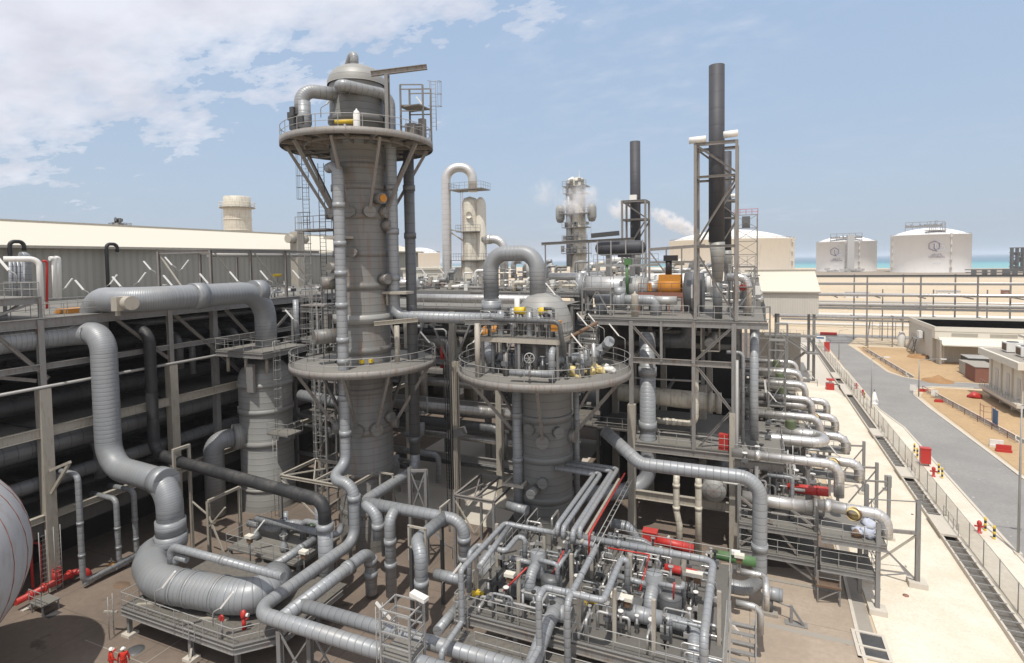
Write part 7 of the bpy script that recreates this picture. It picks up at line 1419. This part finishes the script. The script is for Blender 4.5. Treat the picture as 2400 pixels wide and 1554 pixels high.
m.build('frame', 'rustred', t)
p = pz(2155,838); t = thing('excavator_bucket_pile', 'brown dug pit with an orange and green sheet beside the beige building', 'pit', p); heapm = MB().lathe(p, [(2.6,0),(2.2,.5),(1.6,.7),(.9,.4),(0,.3)], 18); heapm.build('spoil_ring', 'soil', t); MB().bar(p+Vector((.8,-1,.6)), p+Vector((2.2,-1.6,1.2)), 1.,.06).build('orange_sheet', 'orange', t); MB().bar(p+Vector((1.4,-2,.3)), p+Vector((3.2,-2.8,.5)), 1.2,.9).build('dark_box', 'darkgrey', t)
for i, (px, py) in enumerate(((2140,921),(2190,934))):
    p = pz(px,py); t = thing('white_board', 'small white notice board by the trench, '+('at the road corner' if i == 0 else 'behind the near barrier'), 'sign', p); MB().box((p.x-.5,p.y-.03,.5),(p.x+.5,p.y+.03,1.5)).build('board','white',t); MB().cyl((p.x,p.y,0),(p.x,p.y,.5),.04,5).build('post','rail',t)
# road furniture
def street_lamp(label, base, h, arm):
    t = thing('street_lamp', label, 'street lamp', base); MB().tube([base, base+Vector((0,0,h*.6)), base+Vector((0,0,h))], [.11,.09,.06], 8, rb=0).build('pole', 'rail', t); MB().cbox(base+Vector((0,0,.1)), .5,.5,.2).build('foot', 'palecon', t)
    MB().tube([base+Vector((0,0,h)), base+Vector((arm*.5,0,h+.25)), base+Vector((arm,0,h+.35))], .05, 6, rb=0).build('arm', 'rail', t); MB().cbox(base+Vector((arm+.25,0,h+.36)), .8,.3,.14).build('lantern', 'whitebright', t); return t
street_lamp('tall thin street lamp nearest the camera at the road edge', pz(2386,1300), 12.5, 2.2)
street_lamp('street lamp at the corner of the branch road', pz(2153,932), 6.6, 3.2)
street_lamp('street lamp on the left road edge near the far road end', pz(1966,846), 7.2, 2.)
street_lamp('street lamp on the right road edge by the far sand lot', pz(2034,818), 6., 1.8)
street_lamp('street lamp midway along the left road edge', pz(2042,958), 8.2, 1.8)
p = pz(2168,1092,0); t = thing('hose_cabinet', 'tall red hose cabinet on the gravel verge by the road', 'cabinet', p); MB().box((p.x-.5,p.y-.35,.35),(p.x+.5,p.y+.35,2.1)).build('case', 'red', t); MB().box((p.x-.54,p.y-.4,2.1),(p.x+.54,p.y+.4,2.2)).build('lid', 'red', t)
for s in (-.35,.35): MB().bar((p.x+s,p.y,0),(p.x+s,p.y,.36),.1).build('leg', 'steel', t)
def hydrant(label, p):
    t = thing('fire_hydrant', label, 'fire hydrant', p); MB().lathe(p, [(.2,0),(.2,.1),(.13,.12),(.13,.75),(.19,.8),(.19,1.0),(.1,1.15),(0,1.2)], 12).build('barrel', 'red', t); MB().cyl(p+Vector((-.35,0,.65)), p+Vector((.35,0,.65)), .09, 8).build('outlet', 'red', t); return t
hydrant('red fire hydrant just right of the tall red hose cabinet', pz(2188,1118)); hydrant('red fire hydrant beside striped bollards nearest the camera', pz(2295,1250)); hydrant('red fire hydrant at the fence near the white covered post', pz(2022,928)); hydrant('red fire hydrant just behind the one at the white covered post', pz(2007,912))
p = pz(1945,913); t = thing('fire_pump_stand', 'red and dark fire pump stand on the pale apron beside the trench', 'fire pump', p); MB().cbox(p+Vector((0,0,.6)), 1.3,1.4,1.2).build('body', 'red', t); MB().cbox(p+Vector((.1,0,1.9)), 1.3,1.1,.25).build('top_plate', 'red', t); MB().cbox(p+Vector((.1,0,1.5)), .5,.5,.7).build('gauge', 'white', t); MB().tube([p+Vector((.6,0,1)), p+Vector((1.6,0,1.)), p+Vector((1.6,0,.2))], .08, 6, .2).build('hose_arm', 'black', t)
p = pz(1938,824); t = thing('hose_cabinet', 'small red cabinet at the far end of the fence', 'cabinet', p); MB().box((p.x-.6,p.y-.4,0),(p.x+.6,p.y+.4,2.4)).build('case', 'red', t); MB().box((p.x-.65,p.y-.45,2.4),(p.x+.65,p.y+.45,2.5)).build('lid', 'red', t)
p = pz(1925,815); t = thing('sign_board', 'white blue sign board where the far fence meets the road', 'sign', p); MB().box((p.x-1.6,p.y-.06,1.5),(p.x+1.,p.y+.06,3.2)).build('board', 'whitebright', t); m = MB(); m.box((p.x-1.2,p.y-.09,2.5),(p.x+.6,p.y-.06,2.9)); m.build('blue_band', 'blue', t)
for s in (-1.2,.7): MB().cyl((p.x+s,p.y,0),(p.x+s,p.y,1.5),.06,6).build('post', 'rail', t)
p = pz(2049,946); t = thing('covered_post', 'white sheet wrapped over a post at the road edge', 'cover', p); MB().lathe(p, [(.75,0),(.6,.5),(.4,1.2),(.2,1.9),(0,2.1)], 9).build('sheet', 'whitebright', t); MB().cyl(p+Vector((0,0,1.9)),p+Vector((0,0,2.4)),.06,6).build('post', 'black', t)
BO = [(2309,1245),(2330,1265),(2150,1073),(2143,1062),(2208,1122),(2200,1112),(2026,935)]
for i, (px, py) in enumerate(BO):
    p = pz(px,py); w = ('left of a pair by the nearest hydrant','right of a pair by the nearest hydrant','in front at the red hose cabinet','behind at the red hose cabinet','in front right of the cabinet hydrant','behind right of the cabinet hydrant','alone at the far hydrant')[i]
    t = thing('striped_bollard', 'black and yellow striped bollard, '+w, 'bollard', p)
    for k in range(5): MB().cyl(p+Vector((0,0,k*.25)), p+Vector((0,0,(k+1)*.25)), .1, 10).build('band', ('yellow','black')[k%2], t)
p = pz(2081,1152); t = thing('control_post', 'small grey control box on a post in the gravel', 'junction box', p); MB().cyl(p,p+Vector((0,0,.6)),.07,8).build('post', 'steel', t); MB().cbox(p+Vector((0,0,1.1)), .6,.4,1.2).build('case', 'steel', t); MB().cbox(p+Vector((.05,-.21,1.2)), .35,.02,.5).build('window', 'black', t)
p = pz(2123,1398); t = tag(MB().lathe(p, [(.2,0),(.2,.1),(0,.12)], 12).build('drain_marker', 'rustred', origin=p), 'tiny rust brown drain cap in the bright gravel', 'drain cap')
p = pz(2138,1207); t = tag(MB().lathe(p, [(.12,0),(.12,.08),(0,.1)], 10).build('survey_peg', 'brown', origin=p), 'tiny dark peg alone in the gravel near the trench', 'peg')
g = thing('drain_grating', 'two dark drain gratings in a pale kerb at the corner of paving and gravel', 'drain', (7.1,41,0)); m = MB(); m.box((6.2,39.5,.04),(8.1,39.7,.16)); m.box((6.2,42.1,.04),(8.1,42.3,.16)); m.box((6.2,40.6,.04),(8.1,40.75,.16)); m.box((6.2,39.5,.04),(6.4,42.3,.158)); m.box((7.9,39.5,.04),(8.1,42.3,.158)); m.build('kerb', 'palecon', g)
for y0,y1 in ((39.7,40.6),(40.75,42.1)): MB().box((6.4,y0,.05),(7.9,y1,.09)).build('grate', 'darkgrey', g)
# ================================================================ steel pipe rack across the back
rk2 = thing('pipe_rack', 'long open pipe rack crossing the sand behind the road and beige building', 'pipe rack', (70,186,0))
for i in range(9):
    x = 29.3+i*12.2
    for y, dx in ((180,0),(193,-1.2)):
        MB().bar((x+dx,y,0),(x+dx,y,19.4),.34).build('post', 'steelrust', rk2)
    MB().bar((x,180,0),(x+1.6,184,8),.25).build('raker', 'steel', rk2); MB().bar((x+6,193,0),(x+6,193,15),.28).build('mid_post', 'steelrust', rk2); MB().bar((x+6,180,0),(x+6,180,8.),.26).build('mid_post', 'steel', rk2)
for z, y, w, h, mat in ((19.3,180,.4,.5,'darkgrey'),(10.4,180,.35,.55,'steel'),(7.0,180,.35,.5,'steel'),(13.4,193,.35,.5,'steel'),(10.,193,.35,.5,'steelrust'),(16.4,193,.3,.35,'steel')): MB().bar((8,y,z),(135,y,z), w, h, up=(0,0,1)).build('beam', mat, rk2)
for y, z, d, mat, w in ((184,13.9,1.0,'silver','fat silver one on the upper level'),(187,13.8,.7,'white','white one on the upper level'),(190,13.7,.5,'rustred','thin rust red one on the upper level'),(182,7.7,.8,'silver','silver one on the lowest level'),(185,7.6,.55,'silverpaint','thin grey one on the lowest level'),(188,10.9,.5,'white','thin white one on the middle level'),(190.6,16.9,.4,'silverpaint','thin one just under the top beam')):
    pipe('pipe along the long back rack, '+w, [(6,y,z),(136,y,z)], d, mat, seg=10, name='rack_pipe')
for i in range(24):
    x = 12+i*5.1; MB().bar((x,180,7.3),(x,193,7.3),.2,.3).build('cross_beam', 'steel', rk2) if i%2 else MB().bar((x,180,13.3),(x,193,13.3),.2,.3).build('cross_beam', 'steel', rk2)
pl = thing('platform', 'small railed access platform halfway up the back rack', 'platform', (37,184,10)); MB().box((33,180.5,10.6),(43,182,10.7)).build('deck', 'deck', pl); MB().rail([(33,180.5,10.7),(43,180.5,10.7)],1.1,1.2).build('handrail', 'rail', pl)
for i, (x, y, h) in enumerate(((46,176,4),(34,200,5),(78,200,5))):
    t = thing('pipe_guard', 'low rusty steel guard frame by the back rack, '+('nearest the building','behind the rack at left','behind the rack at right')[i], 'steel structure', (x,y,0)); m = MB()
    for k in range(4): m.bar((x+k*2,y,0),(x+k*2,y,h),.15)
    m.bar((x,y,h),(x+6,y,h),.15); m.bar((x,y,h/2),(x+6,y,h/2),.12); m.build('frame', 'steelrust', t)
# ================================================================ pale tank cut by the left edge
c = pD(-272,1350,30); t = thing('spherical_tank', 'rounded pale tank with rusty weld streaks at the left edge', 'tank', (c.x,c.y,0))
m = MB(); n = 24; m.lathe(c, [(6.05*math.sin(math.pi*i/n), -6.05*math.cos(math.pi*i/n)) for i in range(n+1)], 48); m.build('shell', 'tankpale', t)
w_ = MB()
for k in range(26):
    a = 2*math.pi*k/26+.35; P = [c+Vector((math.cos(a)*math.sin(th)*6.06, math.sin(a)*math.sin(th)*6.06, math.cos(th)*6.06)) for th in [math.pi*(j+1)/18 for j in range(17)]]; w_.tube(P, .022, 4, rb=0, caps=False)
w_.build('weld_seam', 'weldrust', t)
MB().cyl((c.x,c.y,0),(c.x,c.y,c.z-4.2), 3.6, 28).build('skirt', 'beige', t)
# ================================================================ red fire manifold at the rack foot
t = thing('fire_manifold', 'red fire water manifold of flanged pipes at the foot of the rack', 'fire manifold', (-48.4,24,0)); a = pz(70,1395,.75); b = pz(172,1342,.75)
MB().tube([a+(a-b)*.3, b, b+Vector((.6,.6,0)), b+Vector((.7,.8,-.7))], .24, 14, .35).build('main_pipe', 'red', t)
for k in range(4): p = a+(b-a)*(k/3.3); u = (b-a).normalized(); MB().tube([p-u*.07, p+u*.07], .36, 14).build('flange', 'red', t)
for px, py, top in ((77,1378,1285),(98,1368,1272)):
    p = pz(px,py,.75); q = along(p,'z',px-2,top); MB().tube([p, q, q+Vector((-1.2,-.3,0))], .09, 8, .2).build('riser', 'red', t)
p = a+(b-a)*.62; MB().cyl(p, p+Vector((0,0,.75)), .3, 14).build('valve', 'red', t); MB().lathe(p+Vector((0,0,.9)), [(.26,0),(.32,0),(.32,.05),(.26,.05)], 14).build('handwheel', 'red', t)
sp = pz(100,1430,0); st = thing('step_platform', 'small pale steel step-over with stairs on the paving by the red manifold', 'steps', sp); MB().box((sp.x-.4,sp.y-.6,.75),(sp.x+1.1,sp.y+.6,.82)).build('deck', 'deck', st); MB().rail([(sp.x-.4,sp.y-.6,.82),(sp.x+1.1,sp.y-.6,.82)],1.,.7).build('handrail', 'rail', st); m = MB()
for k in range(3): m.box((sp.x-.6-k*.3,sp.y-.5,.55-k*.25),(sp.x-.35-k*.3,sp.y+.5,.6-k*.25))
m.build('tread', 'steel', st)
for dx, dy in ((-.3,-.5),(1,-.5),(-.3,.5),(1,.5)): MB().bar((sp.x+dx,sp.y+dy,0),(sp.x+dx,sp.y+dy,.75),.08).build('leg', 'steel', st)
MB().box((sp.x-1.5,sp.y-.7,.03),(sp.x-1.0,sp.y+.6,.12)).build('footing', 'palecon', st)
pipe('grey ground pipe with flanges running beside the rack foot', [pz(195,1368,.45), pz(240,1345,.45), pz(300,1318,.45)], .4, 'grey', bands=((0,.3),(0,.8),(1,.5)), seg=12); v = pz(262,1335,.3); t = thing('rusty_valve', 'rust orange valve body on the ground pipe by the rack foot', 'valve', v); MB().blob(v+Vector((0,0,.3)), .35,.3,.3, 3, 10, 8, .1).build('body', 'orange', t); MB().cyl(v+Vector((0,0,.5)),v+Vector((0,0,1.)),.06,6).build('stem', 'steel', t)
for i, (px, py) in enumerate(((105,1290),(140,1280))): p = pX(px,1375,-49.0); MB_ = MB().ladder((p.x,p.y,0.2),(p.x,p.y,5.2),(0,1,0),.45); one('rack_ladder', MB_, 'rail', 'plain steel ladder at the rack foot, '+('left of the first downcomer' if i == 0 else 'nearest the first downcomer'), 'ladder')
# drains and stains on the paving
for i, (px, py, rx, ry, mat, w) in enumerate(((317,1525,.55,.55,'darkgrey','round dark manhole cover beside the two workers'),(285,1372,.75,.45,'brown','oval brown oil puddle on the paving by the giant U pipe'))):
    p = pz(px,py); m = MB().lathe((p.x,p.y,.031), [(0,.012),(1.,.012),(1.02,.0)], 24); 
    for v in m.v: v.x = p.x+(v.x-p.x)*rx*(1+.12*math.sin(5*v.y)*i); v.y = p.y+(v.y-p.y)*ry*(1+.1*math.sin(4*v.x)*i)
    tag(m.build('manhole_cover' if i == 0 else 'oil_puddle', mat, origin=p), w, 'manhole' if i == 0 else 'puddle')
p = pz(121,1440); tag(MB().box((p.x-.5,p.y-.4,.032),(p.x+.5,p.y+.4,.045)).build('drain_cover', 'darkgrey'), 'square dark drain cover on the paving by the step-over', 'drain cover')
m = MB(); a, b = pz(330,1515), pz(450,1560)
for q0, q1 in (((-35,19.5),(-35,26)),((-41,22.4),(-24,22.4)),((-30.5,12),(-30.5,23))): m.bar((*q0,.032),(*q1,.032),.05,.008,up=(0,0,1))
kind(m.build('paving_joint', 'concrete'), 'structure')
# ================================================================ the two workers
def skinned(name, pts, edges, rad, mat, parent, sub=2, root=0):
    me = bpy.data.meshes.new(name); o0 = WORLD[parent.name]; me.from_pydata([Vector(p)-o0 for p in pts], edges, []); o = bpy.data.objects.new(name, me); COL.objects.link(o)
    md = o.modifiers.new('skin', 'SKIN'); ly = me.skin_vertices[0].data if me.skin_vertices else None
    if ly is None: 
        bpy.context.view_layer.objects.active = o; me.attributes.new('skin_vertices','FLOAT',0) if False else None
    if not me.skin_vertices:
        import bmesh; bm = bmesh.new(); bm.from_mesh(me); bm.verts.layers.skin.verify(); bm.to_mesh(me); bm.free()
    ly = me.skin_vertices[0].data
    for i, r in enumerate(rad): ly[i].radius = r if isinstance(r, tuple) else (r, r); ly[i].use_root = (i == root)
    s = o.modifiers.new('sub', 'SUBSURF'); s.levels = s.render_levels = sub; bpy.context.view_layer.update()
    ev = bpy.data.meshes.new_from_object(o.evaluated_get(bpy.context.evaluated_depsgraph_get())); ev.name = name
    o.modifiers.clear(); o.data = ev; ev.materials.clear(); ev.materials.append(MATS[mat]); ev.polygons.foreach_set('use_smooth', [True]*len(ev.polygons)); o.parent = parent; WORLD[o.name] = o0; return o
def person(label, base, heading, arm):
    b = Vector(base); f = Vector((math.cos(heading), math.sin(heading), 0)); l = Vector((-f.y, f.x, 0)); U = Vector((0,0,1)); t = thing('person', label, 'person', b)
    def P(s, fw, z): return b+l*s+f*fw+U*z
    hand = {}
    pts = [P(0,0,.98), P(0,0,1.16), P(0,.01,1.36), P(0,0,1.49)]; rad = [(.165,.125),(.16,.12),(.19,.13),(.075,.075)]; ed = [(0,1),(1,2),(2,3)]
    for s in (-1,1):
        k = len(pts); pts += [P(s*.105,0,.9), P(s*.115,.03,.5), P(s*.125,-.01,.12)]; rad += [.105,.08,.075]; ed += [(0,k),(k,k+1),(k+1,k+2)]
        k = len(pts); A = arm[0 if s < 0 else 1]; pts += [P(s*.2,0,1.42), P(s*A[0][0],A[0][1],A[0][2]), P(s*A[1][0],A[1][1],A[1][2])]; rad += [.075,.06,.048]; ed += [(2,k),(k,k+1),(k+1,k+2)]
        hand[s] = (pts[k+2], (pts[k+2]-pts[k+1]).normalized())
    skinned('coverall', pts, ed, rad, 'coverall', t)
    h = b+U*1.62+f*.015; m = MB(); m.blob(h, .078,.09,.115, 1, 16, 12, 0); m.tube([b+U*1.45, b+U*1.56], .052, 10); m.blob(h+f*.09-U*.01, .017,.017,.025, 2, 6, 5, 0)
    for s in (-1,1): m.blob(h+l*s*.078, .015,.022,.032, 3, 6, 5, 0)
    hd = m.build('head', 'skin', t); m = MB()
    for s in (-1,1): m.blob(h+l*s*.032+f*.075+U*.012, .012,.012,.01, 4, 6, 5, 0)
    m.build('eyes', 'black', hd); MB().bar(h-l*.025+f*.083-U*.05, h+l*.025+f*.083-U*.05, .01).build('mouth', 'rustred', hd)
    hl = MB().lathe(h+U*.035, [(.115,0),(.118,.03),(.105,.08),(.065,.12),(0,.135)], 18).build('helmet', 'whitebright', t); MB().lathe(h+U*.035+f*.04, [(.10,-.006),(.15,-.006),(.15,.006),(.10,.006)], 18).build('helmet_brim', 'whitebright', hl)
    for s in (-1,1):
        m = MB(); q = P(s*.125,.04,.05); m.blob(q, .06 if abs(f.y) > .7 else .13, .13 if abs(f.y) > .7 else .06, .055, 5, 10, 7, 0); m.build('boot', 'black', t)
        w, d = hand[s]; side = d.cross(U); side = side.normalized() if side.length > .1 else l; m = MB(); m.tube([w-d*.02, w+d*.04, w+d*.09], [.03,.04,.036], 8, rb=0)
        for k in range(4):
            r0 = w+d*.085+side*(k-1.5)*.019; L = (.07,.082,.078,.06)[k]; m.tube([r0, r0+d*L*.55, r0+d*L*.85-U*.02], .0095, 6, rb=0)
        r0 = w+d*.03+side*.036; m.tube([r0, r0+side*.035+d*.03, r0+side*.04+d*.065], .011, 6, rb=0); m.build('hand', 'skin', t)
    MB().lathe(b+U*1.02, [(.172,0),(.178,.01),(.178,.05),(.172,.06)], 16).build('belt', 'coveralldark', t)
    m = MB()
    m.lathe(b+U*1.2, [(.19,0),(.192,.02),(.19,.04)], 14); 
    return t
down = ((.27,.02,1.14),(.29,.1,.9))
p = pz(262,1584); person('worker in orange red coveralls and white helmet pointing, left of the pair', p, math.radians(70), (((.28,.05,1.15),(.22,.2,1.0)),((.34,.12,1.22),(.42,.36,1.32))))
p = pz(291,1583); person('worker in orange red coveralls and white helmet, right of the pair', p, math.radians(150), (down, ((.28,0,1.14),(.27,.12,.92))))
# ================================================================ fluorescent work lights
def tl(px, py, D_, tilt, w, drop=1.6, L=1.25, base=None):
    c = pD(px, py, D_); tv = Vector((_ca*tilt[0], _sa*tilt[0], tilt[1])).normalized(); foot = c-Vector((_ca*tilt[0]*.9,_sa*tilt[0]*.9,drop)); return lamp('slanted tube light '+w, foot, c, tv, L=L)
R_, L_ = (1,1.25), (-1,1.25)          # leaning to the upper right / upper left of the picture
for px, py, d_, tilt, w in ((7,618,40,L_,'at the far left edge of the rack deck'),(186,668,56,L_,'before the shed wall left of the second downpipe'),(161,664,60,R_,'before the shed wall, the leftmost dark backed one'),(273,660,56,L_,'just left of the end of the huge arch pipe'),(266,655,60,R_,'behind the end of the huge arch pipe'),(333,650,58,R_,'above the first bend of the huge arch pipe'),(393,657,54,L_,'over the huge arch pipe at its first collar'),(478,653,55,L_,'over the middle of the huge arch pipe'),(548,648,56,L_,'over the far bend of the huge arch pipe'),(619,645,60,L_,'right of the far bend of the huge arch pipe'),(694,643,64,L_,'on the rack deck near the tall tower'),(434,620,62,R_,'high before the shed wall inside the open frame'),(345,622,64,L_,'high before the shed wall left of the open frame'),(395,612,66,L_,'highest one before the shed wall'),
 (678,737,58,L_,'beside the drum platform'),(784,795,48,R_,'on the lower tower platform at left'),(775,231,49,R_,'on the upper tower platform at left'),(986,240,49,L_,'on the upper tower platform at right'),(996,790,49,L_,'on the lower tower platform at right'),
 (1120,788,45,R_,'left of the domed column gallery'),(1364,748,44,L_,'right of the domed head'),(1390,749,46,L_,'between the domed head and the frame'),(1351,797,42,L_,'on the round platform right of the gallery'),(1439,773,46,L_,'at the corner of the frame and the round platform'),(1290,677,46,L_,'just in front of the domed head and arch'),(1353,667,62,L_,'on the far deck behind the domed head'),(1364,664,62,R_,'on the far deck right of the domed head'),(1622,683,52,(0,1),'upright before the ribbed drum end'),(992,636,62,L_,'on the centre rack left of the looped pipe'),(1033,632,64,L_,'on the centre rack at the looped pipe'),
 (1669,1315,38,L_,'at the back right corner of the pump module'),(1660,1405,36,L_,'at the right of the larger pump barrel'),(1724,1471,34.5,L_,'over the module stair'),(1478,1402,36,R_,'left of the larger pump barrel'),(1557,1271,43,R_,'at the large red cylinder'),(1255,1359,36.5,(.25,1.3),'in front of the left pump bend'),(1131,1315,37,R_,'inside the left edge of the pump module'),(1188,1248,39,R_,'at the back left corner of the pump module'),(1067,1338,37,R_,'outside the left edge of the pump module'),(1032,1262,42,L_,'under the forward grey branch'),(1415,1300,39,R_,'in the middle of the pump module'),
 (396,1358,34.5,R_,'in front of the giant U pipe at left'),(532,1406,34.2,R_,'in front of the giant U pipe at right'),(608,1234,44,R_,'on the mid valve deck'),(898,1431,32,L_,'left of the caged platform'),
 (1891,994,58,L_,'below the second silver cross pipe'),(1953,1055,52,L_,'at the nearest hairpin pipe'),(1974,1022,58,L_,'at the second silver end pipe'),(1862,1101,49,(-.15,1),'behind the nearest silver cross pipe'),(2065,1205,45.5,L_,'at the nearest silver end pipe'),(1860,1085,49,(-.25,1),'just right of the nearest green cylinder foot'),(1794,905,56,(-.12,1),'tall one at the corner of the frame'),(1810,930,58,L_,'at the third green cylinder'),(1900,878,75,L_,'under the farthest hairpin pipe')):
    tl(px, py, d_, tilt, w)
